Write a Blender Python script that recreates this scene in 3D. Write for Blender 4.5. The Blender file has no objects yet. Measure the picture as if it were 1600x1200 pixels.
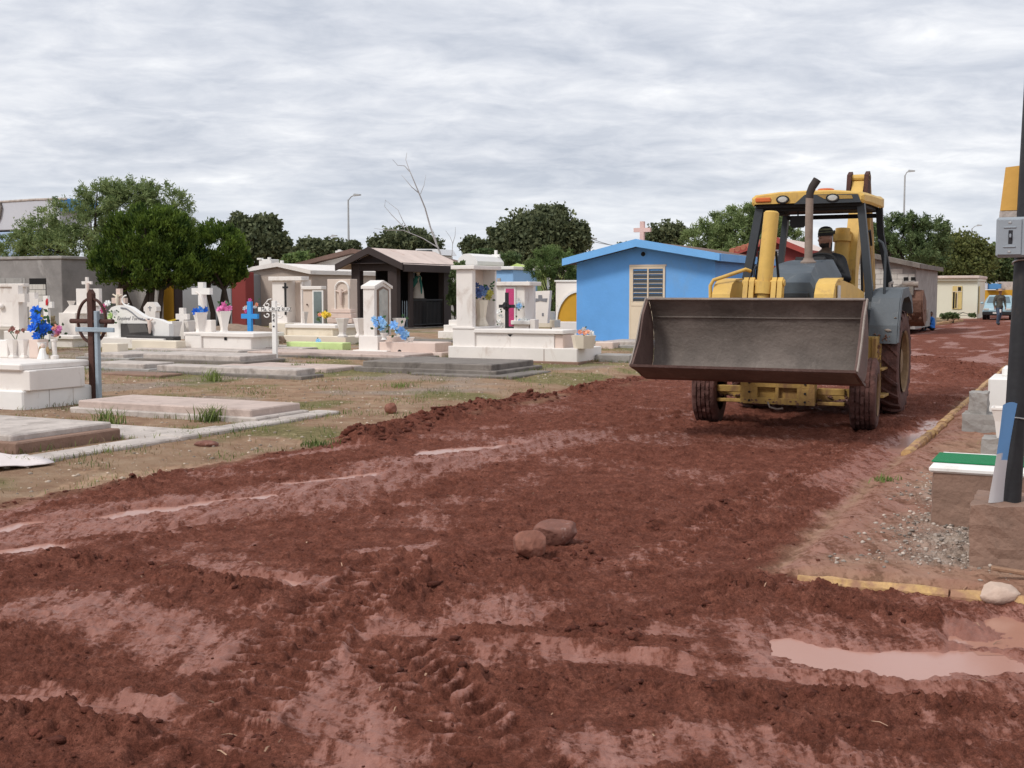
import bpy, bmesh, math, random
import numpy as np
from mathutils import Vector, Matrix, Quaternion

random.seed(7); np.random.seed(7)
SC = bpy.context.scene
COL = SC.collection

# ------------------------------------------------------------------ camera
H = 1.6; F = 1850.0; HORIZ = 457.0
PITCH = math.atan((600 - HORIZ) / F)
cam_d = bpy.data.cameras.new('camera'); cam = bpy.data.objects.new('camera', cam_d); COL.objects.link(cam)
cam.location = (0, 0, H); cam.rotation_euler = (math.pi / 2 - PITCH, 0, 0)
cam_d.sensor_width = 36.0; cam_d.lens = 36.0 * F / 1600.0
cam_d.clip_start = 0.05; cam_d.clip_end = 3000
SC.camera = cam
SC.render.resolution_x = 1024; SC.render.resolution_y = 768

# ------------------------------------------------------------------ sky, sun, exposure
SUN_EL, SUN_AZ = math.radians(46), math.radians(236)     # azimuth clockwise from +Y: behind the camera, to the left
wd = bpy.data.worlds.new('World'); SC.world = wd; wd.use_nodes = True
nt = wd.node_tree; nt.nodes.clear()
def wn(t, **kw):
    n = nt.nodes.new(t)
    for k, v in kw.items(): setattr(n, k, v)
    return n
def wl(a, b): nt.links.new(a, b)
out = wn('ShaderNodeOutputWorld')
sky = wn('ShaderNodeTexSky', sky_type='NISHITA'); sky.sun_disc = False
sky.sun_elevation = SUN_EL; sky.sun_rotation = SUN_AZ; sky.air_density = 1.0; sky.dust_density = 2.0
bg1 = wn('ShaderNodeBackground'); bg1.inputs[1].default_value = 0.08; wl(sky.outputs[0], bg1.inputs[0])
tc = wn('ShaderNodeTexCoord'); sep = wn('ShaderNodeSeparateXYZ'); wl(tc.outputs['Generated'], sep.inputs[0])
def wmath(op, a, b=None):
    n = wn('ShaderNodeMath', operation=op)
    for i, v in enumerate((a, b)):
        if v is None: continue
        if isinstance(v, (int, float)): n.inputs[i].default_value = v
        else: wl(v, n.inputs[i])
    return n.outputs[0]
zc = wmath('MAXIMUM', sep.outputs[2], 0.0)
den = wmath('ADD', zc, 0.17)
cmb = wn('ShaderNodeCombineXYZ'); wl(wmath('DIVIDE', sep.outputs[0], den), cmb.inputs[0]); wl(wmath('DIVIDE', sep.outputs[1], den), cmb.inputs[1])
mp = wn('ShaderNodeMapping'); mp.inputs['Rotation'].default_value = (0, 0, math.radians(-14)); mp.inputs['Scale'].default_value = (0.8, 1.0, 1); wl(cmb.outputs[0], mp.inputs[0])
def wnoise(scale, det, rough, dist, off=0):
    n = wn('ShaderNodeTexNoise', noise_dimensions='3D'); n.inputs['Scale'].default_value = scale; n.inputs['Detail'].default_value = det
    n.inputs['Roughness'].default_value = rough; n.inputs['Distortion'].default_value = dist
    m = wn('ShaderNodeMapping'); m.inputs['Location'].default_value = (off, off * .7, off * .3); wl(mp.outputs[0], m.inputs[0]); wl(m.outputs[0], n.inputs[0])
    return n.outputs[0]
n1 = wnoise(1.15, 8, .55, .3, 3.1); n2 = wnoise(6.0, 6, .6, .35, 8.3)
mixn = wmath('ADD', wmath('MULTIPLY', n1, .60), wmath('MULTIPLY', n2, .40))
ramp = wn('ShaderNodeValToRGB'); cr = ramp.color_ramp
cr.elements[0].position = .36; cr.elements[0].color = (.42, .45, .515, 1)
cr.elements[1].position = .66; cr.elements[1].color = (.86, .86, .86, 1)
e = cr.elements.new(.47); e.color = (.555, .575, .625, 1)
e = cr.elements.new(.56); e.color = (.68, .69, .72, 1)
wl(mixn, ramp.inputs[0])
# towards the horizon the layer thins into pale blue-grey air
hr = wn('ShaderNodeMapRange'); hr.inputs[1].default_value = 0.0; hr.inputs[2].default_value = .11; wl(zc, hr.inputs[0])
hz = wn('ShaderNodeMix', data_type='RGBA'); hz.inputs[6].default_value = (.53, .575, .64, 1); wl(ramp.outputs[0], hz.inputs[7]); wl(wmath('ADD', wmath('MULTIPLY', hr.outputs[0], .75), .25), hz.inputs[0])
bg2 = wn('ShaderNodeBackground'); bg2.inputs[1].default_value = 1.0; wl(hz.outputs[2], bg2.inputs[0])
ms = wn('ShaderNodeMixShader'); ms.inputs[0].default_value = .93; wl(bg1.outputs[0], ms.inputs[1]); wl(bg2.outputs[0], ms.inputs[2]); wl(ms.outputs[0], out.inputs[0])

sd = bpy.data.lights.new('sun', 'SUN'); sd.energy = 1.5; sd.angle = math.radians(12); sd.color = (1, .96, .90)
so = bpy.data.objects.new('sun', sd); COL.objects.link(so)
sdir = Vector((math.sin(SUN_AZ) * math.cos(SUN_EL), math.cos(SUN_AZ) * math.cos(SUN_EL), math.sin(SUN_EL)))
so.rotation_euler = sdir.to_track_quat('Z', 'Y').to_euler(); so.location = (0, 0, 60)
SC.view_settings.view_transform = 'Standard'; SC.view_settings.look = 'None'
SC.view_settings.exposure = 0.46; SC.view_settings.gamma = 1.0
SC.cycles.use_denoising = True
SC.cycles.max_bounces = 6; SC.cycles.diffuse_bounces = 3; SC.cycles.glossy_bounces = 3; SC.cycles.transparent_max_bounces = 8
SC.cycles.caustics_reflective = False; SC.cycles.caustics_refractive = False

# ------------------------------------------------------------------ geometry of the view and of the plots
ANG = math.radians(26); CA, SA = math.cos(ANG), math.sin(ANG)
VV = Vector((CA, -SA, 0)); UU = Vector((SA, CA, 0))       # across the street, along the street
def sstep(a, b, x):
    t = np.clip((x - a) / (b - a), 0, 1); return t * t * (3 - 2 * t)
def base_h(X, Y):
    U = X * SA + Y * CA; V = X * CA - Y * SA
    left = sstep(-7.3, -8.4, V)
    rise = .28 * sstep(16, 34, Y) * (1 - sstep(44, 62, Y))
    right = sstep(-1.62, -1.40, V) * sstep(6.52, 6.62, U)
    return left * (.05 + rise) + right * .07
def ray(px, py):
    cx = (px - 800) / F; cy = (600 - py) / F
    return Vector((cx, math.cos(PITCH) + cy * math.sin(PITCH), -math.sin(PITCH) + cy * math.cos(PITCH)))
def atY(px, py, Y):
    d = ray(px, py); t = Y / d.y
    return Vector((d.x * t, Y, H + d.z * t))
def G(px, py, dz=0.0):
    d = ray(px, py); z = 0.0
    for _ in range(25):
        t = (z + dz - H) / d.z
        zn = float(base_h(d.x * t, d.y * t)); z = .5 * z + .5 * zn
    return Vector((d.x * t, d.y * t, z))
def W0(px, py):
    d = ray(px, py); t = -H / d.z
    return (d.x * t, d.y * t)
ROW = 510.0
def kx(px, P):          # tan of the horizontal angle of a pixel column (slightly row dependent)
    d = ray(px, ROW); return d.x / d.y
def vlen(P, px):
    k = kx(px, P); return (k * P.y - P.x) / (CA + k * SA)
def ulen(P, px):
    k = kx(px, P); return (k * P.y - P.x) / (SA - k * CA)
def zpix(py, Y):
    return atY(800, py, Y).z

# ------------------------------------------------------------------ mesh helpers
class MB:
    def __init__(s): s.v = []; s.f = []
    def add(s, vs, fs):
        o = len(s.v); s.v.extend([tuple(v) for v in vs]); s.f.extend([tuple(i + o for i in f) for f in fs]); return s
    def box(s, x0, x1, y0, y1, z0, z1, b=.008, M=None):
        if x1 < x0: x0, x1 = x1, x0
        if y1 < y0: y0, y1 = y1, y0
        if z1 < z0: z0, z1 = z1, z0
        b = min(b, .3 * min(x1 - x0, y1 - y0, z1 - z0))
        lo = (x0, y0, z0); hi = (x1, y1, z1); ids = {}; vs = []
        for sx in (0, 1):
            for sy in (0, 1):
                for sz in (0, 1):
                    sg = (sx, sy, sz)
                    for ax in range(3):
                        p = []
                        for k in range(3):
                            c = hi[k] if sg[k] else lo[k]
                            if k != ax: c += -b if sg[k] else b
                            p.append(c)
                        ids[(sg, ax)] = len(vs); vs.append(p)
        fs = []
        for ax in range(3):
            o1, o2 = (ax + 1) % 3, (ax + 2) % 3
            for sv in (0, 1):
                q = []
                for a, c in ((0, 0), (1, 0), (1, 1), (0, 1)):
                    g = [0, 0, 0]; g[ax] = sv; g[o1] = a; g[o2] = c; q.append(ids[(tuple(g), ax)])
                fs.append(q if sv else q[::-1])
            for a in (0, 1):
                for c in (0, 1):
                    g0 = [0, 0, 0]; g0[o1] = a; g0[o2] = c; g1 = list(g0); g1[ax] = 1
                    g0, g1 = tuple(g0), tuple(g1)
                    fs.append([ids[(g0, o1)], ids[(g1, o1)], ids[(g1, o2)], ids[(g0, o2)]])
        for sx in (0, 1):
            for sy in (0, 1):
                for sz in (0, 1):
                    g = (sx, sy, sz); fs.append([ids[(g, 0)], ids[(g, 1)], ids[(g, 2)]])
        if M is not None: vs = [M @ Vector(v) for v in vs]
        return s.add(vs, fs)
    def prism(s, poly, axis, c0, c1):
        n = len(poly)
        def pt(p, c):
            return (c, p[0], p[1]) if axis == 'x' else (p[0], c, p[1]) if axis == 'y' else (p[0], p[1], c)
        vs = [pt(p, c0) for p in poly] + [pt(p, c1) for p in poly]
        fs = [tuple(range(n))[::-1], tuple(range(n, 2 * n))] + [(i, (i + 1) % n, n + (i + 1) % n, n + i) for i in range(n)]
        return s.add(vs, fs)
    def tube(s, pts, r, n=8, caps=True):
        pts = [Vector(p) for p in pts]; m = len(pts)
        rs = r if isinstance(r, (list, tuple)) else [r] * m
        vs = []; prev = None
        for i, p in enumerate(pts):
            t = (pts[min(i + 1, m - 1)] - pts[max(i - 1, 0)])
            if t.length < 1e-9: t = Vector((0, 0, 1))
            t.normalize()
            if prev is None:
                a = Vector((1, 0, 0)) if abs(t.x) < .8 else Vector((0, 1, 0)); e1 = t.cross(a).normalized()
            else:
                e1 = (prev - t * prev.dot(t)).normalized()
            e2 = t.cross(e1); prev = e1
            for k in range(n):
                th = 2 * math.pi * k / n; vs.append(p + (e1 * math.cos(th) + e2 * math.sin(th)) * rs[i])
        fs = []
        for i in range(m - 1):
            for k in range(n):
                k2 = (k + 1) % n; fs.append((i * n + k, i * n + k2, (i + 1) * n + k2, (i + 1) * n + k))
        if caps: fs += [tuple(range(n))[::-1], tuple(range((m - 1) * n, m * n))]
        return s.add(vs, fs)
    def lathe(s, prof, n=16, c=(0, 0, 0), rot=0.0, sx=1, sy=1, caps=True):
        vs = []; m = len(prof)
        for r, z in prof:
            for k in range(n):
                th = rot + 2 * math.pi * k / n; vs.append((c[0] + r * math.cos(th) * sx, c[1] + r * math.sin(th) * sy, c[2] + z))
        fs = []
        for i in range(m - 1):
            for k in range(n):
                k2 = (k + 1) % n; fs.append((i * n + k, i * n + k2, (i + 1) * n + k2, (i + 1) * n + k))
        if caps: fs += [tuple(range(n))[::-1], tuple(range((m - 1) * n, m * n))]
        return s.add(vs, fs)
    def blob(s, c, r, sub=1, jit=.15, seed=None, M=None):
        V, Fc = ICO[sub]; rg = random.Random(seed) if seed is not None else random
        if not isinstance(r, (list, tuple)): r = (r, r, r)
        vs = []
        for v in V:
            k = 1 + rg.uniform(-jit, jit); p = Vector((v[0] * r[0] * k, v[1] * r[1] * k, v[2] * r[2] * k))
            if M is not None: p = M @ p
            vs.append((c[0] + p[0], c[1] + p[1], c[2] + p[2]))
        return s.add(vs, Fc)
    def cross(s, x, y, z, h, w, t, d=None, arm=.68, M=None):
        """latin cross standing at x,y,z : outline prism, h high, w wide, bar thickness t, depth d"""
        d = d or t; a = h * arm; q = t / 2
        poly = [(-q, 0), (q, 0), (q, a - q), (w / 2, a - q), (w / 2, a + q), (q, a + q), (q, h), (-q, h), (-q, a + q), (-w / 2, a + q), (-w / 2, a - q), (-q, a - q)]
        return s.prism([(x + p[0], z + p[1]) for p in poly], 'y', y - d / 2, y + d / 2)
    def build(s, name, m, parent=None, smooth=False, recalc=True):
        me = bpy.data.meshes.new(name); me.from_pydata(s.v, [], s.f)
        if recalc:
            bm = bmesh.new(); bm.from_mesh(me); bmesh.ops.recalc_face_normals(bm, faces=bm.faces); bm.to_mesh(me); bm.free()
        if m is not None: me.materials.append(m)
        if smooth:
            me.polygons.foreach_set('use_smooth', [True] * len(me.polygons)); me.set_sharp_from_angle(angle=math.radians(42))
        return link(name, me, parent)
def link(name, me, parent=None):
    o = bpy.data.objects.new(name, me); COL.objects.link(o)
    if parent is not None: o.parent = parent
    return o
ICO = {}
for _s in (1, 2, 3, 4):
    _b = bmesh.new(); bmesh.ops.create_icosphere(_b, subdivisions=_s, radius=1); _b.verts.ensure_lookup_table()
    ICO[_s] = ([tuple(v.co) for v in _b.verts], [tuple(v.index for v in f.verts) for f in _b.faces]); _b.free()

def tag(o, label=None, cat=None, group=None, kind=None):
    if label: o['label'] = label
    if cat: o['category'] = cat
    if group: o['group'] = group
    if kind: o['kind'] = kind
    return o
def empty(name, P, rz=-ANG):
    o = bpy.data.objects.new(name, None); o.empty_display_size = .2; COL.objects.link(o); o.location = P; o.rotation_euler = (0, 0, rz); return o

class Thing:
    """a thing on the plot grid: local x across the street (to the right), y along the street (away), z up"""
    def __init__(s, name, label, cat, P, group=None):
        s.P = Vector(P); s.o = tag(empty(name, P), label, cat, group); s.name = name
    def base(s, y): return s.P + UU * y
    def x(s, px, y=0.0): return vlen(s.base(y), px)
    def z(s, py, y=0.0, x=0.0): return zpix(py, (s.base(y) + VV * x).y) - s.P.z
    def dims(s, px0, px1, pyt, pyb, y):
        x0, x1 = s.x(px0, y), s.x(px1, y); xm = .5 * (x0 + x1)
        return x0, x1, (s.z(pyb, y, xm) if pyb is not None else -.06), s.z(pyt, y, xm)
    def box(s, part, m, px0, px1, pyt, pyb, y=0.0, d=.5, b=.012, parent=None):
        x0, x1, z0, z1 = s.dims(px0, px1, pyt, pyb, y)
        return MB().box(x0, x1, y, y + d, z0, z1, b).build(part, m, parent or s.o)
    def mb(s, part, mbx, m, parent=None, smooth=False): return mbx.build(part, m, parent or s.o, smooth)
    def cross(s, part, m, px, pyt, pyb, wpx, y=0.0, tpx=6, arm=.68, d=.08):
        xx = s.x(px, y); z0 = s.z(pyb, y, xx); z1 = s.z(pyt, y, xx); sc = (s.x(px + 10, y) - xx) / 10
        return MB().cross(xx, y, z0, z1 - z0, wpx * sc, tpx * sc, d, arm).build(part, m, s.o)
    def vase(s, part, m, px, pyt, pyb, wpx, y=0.0, n=6):
        xx = s.x(px, y); z0 = s.z(pyb, y, xx); h = s.z(pyt, y, xx) - z0; r = .5 * wpx * (s.x(px + 10, y) - xx) / 10
        return MB().lathe(vprof(r, h), n, (xx, y, z0), rot=.3).build(part, m, s.o)
def vprof(r, h):
    return [(r * .72, 0), (r * .74, h * .08), (r * .50, h * .16), (r * .46, h * .26), (r * .78, h * .75), (r, h * .97), (r, h), (r * .8, h), (r * .6, h * .8)]
# ------------------------------------------------------------------ materials
MATS = {}
def mat(name, col, rough=.8, var=.12, scale=3.0, bump=.15, bscale=30.0, stain=None, stain_amt=.5, stain_scale=2.0, metal=0.0, spec=.4, island=0.0, coords='Object', det=5):
    m = bpy.data.materials.new(name); m.use_nodes = True; t = m.node_tree; N = t.nodes; L = t.links
    b = N['Principled BSDF']; b.inputs['Roughness'].default_value = rough; b.inputs['Metallic'].default_value = metal
    b.inputs['Specular IOR Level'].default_value = spec
    tc = N.new('ShaderNodeTexCoord'); ge = N.new('ShaderNodeNewGeometry')
    vec = ge.outputs['Position'] if coords == 'World' else tc.outputs['Object']
    n = N.new('ShaderNodeTexNoise'); n.inputs['Scale'].default_value = scale; n.inputs['Detail'].default_value = det; n.inputs['Roughness'].default_value = .65; L.new(vec, n.inputs['Vector'])
    mr = N.new('ShaderNodeMapRange'); mr.inputs[1].default_value = .25; mr.inputs[2].default_value = .75; mr.inputs[3].default_value = 1 - var; mr.inputs[4].default_value = 1 + var; L.new(n.outputs[0], mr.inputs[0])
    mul = N.new('ShaderNodeMix'); mul.data_type = 'RGBA'; mul.blend_type = 'MULTIPLY'; mul.inputs[0].default_value = 1
    mul.inputs[6].default_value = (*col, 1); L.new(mr.outputs[0], mul.inputs[7]); last = mul.outputs[2]
    if island:
        ir = N.new('ShaderNodeMapRange'); ir.inputs[3].default_value = 1 - island; ir.inputs[4].default_value = 1 + island; L.new(ge.outputs['Random Per Island'], ir.inputs[0])
        m2 = N.new('ShaderNodeMix'); m2.data_type = 'RGBA'; m2.blend_type = 'MULTIPLY'; m2.inputs[0].default_value = 1; L.new(last, m2.inputs[6]); L.new(ir.outputs[0], m2.inputs[7]); last = m2.outputs[2]
    if stain is not None:
        sn = N.new('ShaderNodeTexNoise'); sn.inputs['Scale'].default_value = stain_scale; sn.inputs['Detail'].default_value = 7; sn.inputs['Roughness'].default_value = .7; sn.inputs['Distortion'].default_value = .6
        mp_ = N.new('ShaderNodeMapping'); mp_.inputs['Scale'].default_value = (1, 1, .55); L.new(vec, mp_.inputs[0]); L.new(mp_.outputs[0], sn.inputs['Vector'])
        sr = N.new('ShaderNodeMapRange'); sr.inputs[1].default_value = .66 - .28 * stain_amt; sr.inputs[2].default_value = .80 - .2 * stain_amt; sr.inputs[4].default_value = .85; L.new(sn.outputs[0], sr.inputs[0])
        m3 = N.new('ShaderNodeMix'); m3.data_type = 'RGBA'; L.new(sr.outputs[0], m3.inputs[0]); L.new(last, m3.inputs[6]); m3.inputs[7].default_value = (*stain, 1); last = m3.outputs[2]
    L.new(last, b.inputs['Base Color'])
    if bump:
        bn = N.new('ShaderNodeTexNoise'); bn.inputs['Scale'].default_value = bscale; bn.inputs['Detail'].default_value = 5; L.new(vec, bn.inputs['Vector'])
        bp = N.new('ShaderNodeBump'); bp.inputs['Strength'].default_value = bump; bp.inputs['Distance'].default_value = .02; L.new(bn.outputs[0], bp.inputs['Height']); L.new(bp.outputs[0], b.inputs['Normal'])
    MATS[name] = m; return m

white = mat('white_marble', (.80, .75, .705), .6, .07, 1.5, .08, 25, stain=(.55, .46, .40), stain_amt=.36, stain_scale=2.6, coords='World')
white_clean = mat('white_paint', (.84, .82, .79), .6, .05, 2, .05, 30, stain=(.62, .58, .52), stain_amt=.15, coords='World')
cream = mat('cream_marble', (.74, .66, .54), .6, .08, 1.5, .08, 25, stain=(.60, .50, .38), stain_amt=.3, coords='World')
pinkst = mat('pink_marble', (.70, .56, .49), .6, .10, 1.5, .1, 25, stain=(.55, .40, .33), stain_amt=.35, coords='World')
beige = mat('beige_plaster', (.50, .415, .355), .9, .10, .8, .25, 18, stain=(.36, .28, .24), stain_amt=.3, stain_scale=.9, coords='World')
beige_lt = mat('pale_beige_plaster', (.68, .57, .49), .9, .07, .8, .2, 18, stain=(.52, .42, .36), stain_amt=.2, coords='World')
concrete = mat('grey_concrete', (.33, .31, .29), .9, .22, 2.5, .5, 22, stain=(.17, .15, .14), stain_amt=.45, stain_scale=1.8, coords='World')
conc_dk = mat('dark_stained_concrete', (.20, .175, .155), .92, .28, 3, .6, 22, stain=(.10, .085, .075), stain_amt=.5, coords='World')
conc_lt = mat('pale_concrete', (.50, .44, .40), .9, .25, 3.5, .6, 22, stain=(.24, .20, .175), stain_amt=.5, stain_scale=3.2, coords='World')
conc_pk = mat('pinkish_slab', (.53, .42, .37), .88, .22, 3, .5, 22, stain=(.30, .22, .19), stain_amt=.5, stain_scale=3.0, coords='World')
conc_br = mat('brown_concrete', (.25, .155, .115), .92, .2, 3, .6, 26, stain=(.13, .085, .065), stain_amt=.4, stain_scale=2.5, coords='World')
plaster_gr = mat('raw_grey_plaster', (.27, .255, .245), .95, .25, 1.2, .4, 12, stain=(.50, .48, .46), stain_amt=.36, stain_scale=.7, coords='World')
block_gr = mat('concrete_block', (.36, .35, .335), .95, .15, 4, .5, 25, island=.12, coords='World')
block_wh = mat('pale_block', (.58, .555, .51), .95, .10, 4, .4, 25, stain=(.42, .38, .34), stain_amt=.3, coords='World')
bluewall = mat('blue_wall_paint', (.14, .385, .79), .8, .10, .9, .2, 14, stain=(.17, .37, .68), stain_amt=.4, stain_scale=1.1, coords='World')
bluetrim = mat('blue_trim_paint', (.17, .43, .80), .7, .07, 2, .1, 14, coords='World')
ltblue = mat('light_blue_wall', (.28, .50, .80), .8, .06, 1, .1, 14, coords='World')
ltgreen = mat('lime_green_wall', (.44, .55, .18), .8, .08, 1, .1, 14, coords='World')
redwall = mat('dark_red_wall', (.24, .042, .038), .8, .10, 1, .15, 14, coords='World')
redtrim = mat('red_trim', (.36, .065, .05), .75, .1, 2, .1, 14, coords='World')
ochre = mat('ochre_wall', (.58, .315, .03), .8, .14, 1.0, .15, 10, coords='World')
creamwall = mat('cream_wall', (.76, .73, .60), .85, .05, .6, .1, 10, coords='World')
brownpaint = mat('dark_brown_paint', (.042, .029, .027), .7, .15, 1.2, .15, 14, coords='World')
roof_pk = mat('pink_concrete_roof', (.66, .54, .48), .9, .16, 1.2, .3, 10, stain=(.46, .30, .24), stain_amt=.35, coords='World')
roof_br = mat('brown_roof', (.16, .10, .08), .9, .25, 1.5, .4, 10, coords='World')
tile_red = mat('red_roof_tile', (.42, .15, .09), .85, .3, 4, .3, 20, coords='World', island=.2)
black_iron = mat('black_iron', (.018, .018, .02), .55, .2, 6, .1, 40)
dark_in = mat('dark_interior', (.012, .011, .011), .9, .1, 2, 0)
glass_dk = mat('dark_glass', (.02, .022, .025), .12, .2, 2, 0, spec=.6)
glass_gr = mat('grey_green_glass', (.16, .20, .20), .15, .3, 2.2, 0, spec=.6)
glass_lt = mat('hazy_glass', (.42, .44, .40), .18, .25, 4, 0, spec=.6, stain=(.22, .24, .22), stain_amt=.5, stain_scale=5)
door_cr = mat('cream_door_enamel', (.72, .60, .45), .5, .06, 3, .05, 20)
granite = mat('black_granite', (.055, .052, .052), .35, .2, 20, .05, 60, spec=.5)
granite_lt = mat('brushed_granite', (.12, .115, .11), .4, .15, 20, .05, 60, spec=.5)
rust = mat('rusty_steel', (.075, .032, .024), .85, .35, 8, .5, 50, stain=(.16, .07, .045), stain_amt=.4, stain_scale=7)
steel_bl = mat('blue_grey_steel', (.30, .365, .42), .45, .18, 6, .12, 40, metal=.0, stain=(.20, .22, .24), stain_amt=.3, stain_scale=6)
bluecross = mat('bright_blue_paint', (.04, .30, .72), .6, .1, 5, .1, 30)
pinkpanel = mat('pink_sequin_panel', (.56, .055, .19), .5, .45, 60, .3, 90)
pinkcross = mat('pale_pink_paint', (.72, .50, .46), .75, .1, 3, .1, 30)
leaf_dk = mat('dark_leaf', (.035, .07, .022), .7, .25, 3, 0, island=.4)
skin = mat('skin', (.30, .155, .105), .55, .1, 12, .05, 60)
# ------------------------------------------------------------------ ground: one sheet, mud street and cemetery soil
def _hash(ix, iy, seed):
    h = (ix.astype(np.int64) * 374761393 + iy.astype(np.int64) * 668265263 + seed * 1274126177) & 0xffffffff
    h = ((h ^ (h >> 13)) * 1274126177) & 0xffffffff
    return ((h ^ (h >> 16)) & 0xffffffff).astype(np.float64) / 4294967296.0
def perlin(x, y, seed=0):
    ix = np.floor(x); iy = np.floor(y); fx = x - ix; fy = y - iy
    u = fx * fx * fx * (fx * (fx * 6 - 15) + 10); v = fy * fy * fy * (fy * (fy * 6 - 15) + 10)
    def g(dx, dy):
        a = _hash(ix + dx, iy + dy, seed) * 2 * np.pi
        return np.cos(a) * (fx - dx) + np.sin(a) * (fy - dy)
    a = g(0, 0); b = g(1, 0); c = g(0, 1); d = g(1, 1)
    return (a + u * (b - a)) * (1 - v) + (c + u * (d - c)) * v
def fbm(x, y, oc=4, seed=0, gain=.5):
    s = 0; a = 1.0; f = 1.0
    for i in range(oc):
        s = s + a * perlin(x * f + 17.3 * i, y * f - 9.1 * i, seed + i); a *= gain; f *= 2.03
    return s
def clods(x, y, seed=0, dens=.7):
    ix = np.floor(x); iy = np.floor(y); best = np.zeros_like(x)
    for dx in (-1, 0, 1):
        for dy in (-1, 0, 1):
            cx = ix + dx; cy = iy + dy
            px = cx + _hash(cx, cy, seed); py = cy + _hash(cx, cy, seed + 1)
            r = .25 + .5 * _hash(cx, cy, seed + 2); on = _hash(cx, cy, seed + 3) < dens
            q = 1 - ((x - px) ** 2 + (y - py) ** 2) / (r * r)
            best = np.maximum(best, np.where(on & (q > 0), np.sqrt(np.maximum(q, 0)) * r, 0))
    return best
def seg_dist(X, Y, pts):
    """distance to a polyline, with arclength and signed side"""
    D = np.full_like(X, 1e9); S = np.zeros_like(X); SG = np.zeros_like(X); acc = 0
    for (x0, y0), (x1, y1) in zip(pts[:-1], pts[1:]):
        dx, dy = x1 - x0, y1 - y0; l = math.hypot(dx, dy)
        t = np.clip(((X - x0) * dx + (Y - y0) * dy) / (l * l), 0, 1)
        d = np.hypot(X - x0 - t * dx, Y - y0 - t * dy); sd = ((X - x0) * dy - (Y - y0) * dx) / l
        m = d < D; D = np.where(m, d, D); S = np.where(m, acc + t * l, S); SG = np.where(m, sd, SG); acc += l
    return D, S, SG
def smooth_pts(pts, n=3):
    pts = [Vector((p[0], p[1])) for p in pts]
    for _ in range(n):
        q = [pts[0]]
        for a, b in zip(pts[:-1], pts[1:]): q += [a * .75 + b * .25, a * .25 + b * .75]
        q.append(pts[-1]); pts = q
    return [(p.x, p.y) for p in pts]
def wpx(l): return [W0(*p) for p in l]

PUDDLES = [   # outline along a line in the street, half width in metres
    ([(1225, 1008), (1310, 1022), (1420, 1036), (1540, 1022)], .20),
    ([(1550, 985), (1600, 975), (1690, 990)], .24),
    ([(1418, 702), (1474, 655)], .23),
    ([(345, 893), (490, 908)], .10),
    ([(-60, 862), (80, 850)], .10),
    ([(-40, 826), (130, 806)], .10),
    ([(175, 806), (300, 786), (420, 772)], .13),
    ([(450, 752), (600, 737)], .12),
    ([(660, 706), (800, 693)], .17),
]
WET = [       # packed, smooth, wet mud
    ([(110, 945), (250, 985), (360, 1035)], .34), ([(540, 1190), (500, 1080), (580, 985)], .25), ([(700, 985), (830, 945)], .24),
    ([(960, 990), (1020, 985)], .13), ([(1235, 905), (1310, 825), (1360, 755)], .17), ([(640, 822), (695, 828)], .06),
    ([(1310, 755), (1440, 685)], .36), ([(-60, 850), (470, 785), (700, 722), (900, 680)], .50), ([(-60, 830), (200, 800), (420, 772), (640, 728), (820, 690)], .42), ([(-60, 815), (150, 752), (560, 695)], .20),
    ([(1190, 1000), (1420, 1050), (1640, 1040)], .40), ([(1540, 985), (1700, 985)], .5), ([(300, 885), (560, 915)], .2), ([(560, 860), (640, 850)], .1),
    ([(0, 1085), (230, 1110), (500, 1170)], .12), ([(600, 985), (800, 1005), (1000, 1035), (1400, 1075)], .10), ([(860, 1180), (1100, 1150), (1250, 1190)], .2),
]
BERMS = [     # heaped clods
    ([(556, 690), (680, 655), (850, 622)], .30, .23), ([(890, 615), (1000, 592)], .35, .14), ([(0, 793), (140, 765), (300, 735), (540, 692)], .10, .045),
    ([(110, 880), (260, 895), (400, 930)], .20, .12), ([(60, 852), (320, 822), (470, 787)], .06, .045), ([(640, 930), (760, 870)], .16, .07),
    ([(1280, 950), (1400, 960), (1520, 975)], .17, .10), ([(620, 1050), (820, 1060), (1050, 1090), (1350, 1090), (1620, 1125)], .13, .07),
    ([(850, 880), (960, 850), (1150, 790)], .20, .06), ([(660, 1000), (800, 985), (1000, 1000), (1130, 1010)], .07, .05),
    ([(1440, 560), (1500, 575), (1545, 590)], .9, .10), ([(930, 1000), (1200, 900)], .18, .06), ([(0, 1130), (250, 1150), (420, 1180)], .16, .07),
]
LUGGED = [([(300, 1180), (360, 1110), (440, 1030), (530, 958), (640, 880)], .21), ([(600, 1010), (690, 1090), (850, 1230)], .18), ([(1000, 900), (1160, 800), (1340, 672)], .17)]
GROOVE = [([(-40, 1075), (100, 1092), (230, 1122), (420, 1170), (560, 1215)], .11), ([(590, 990), (700, 1000), (800, 1008), (1000, 1040), (1250, 1070), (1620, 1100)], .11),
          ([(560, 760), (760, 715), (960, 668), (1107, 640)], .13), ([(-40, 905), (150, 860), (350, 812), (520, 775), (760, 720)], .12)]

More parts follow.
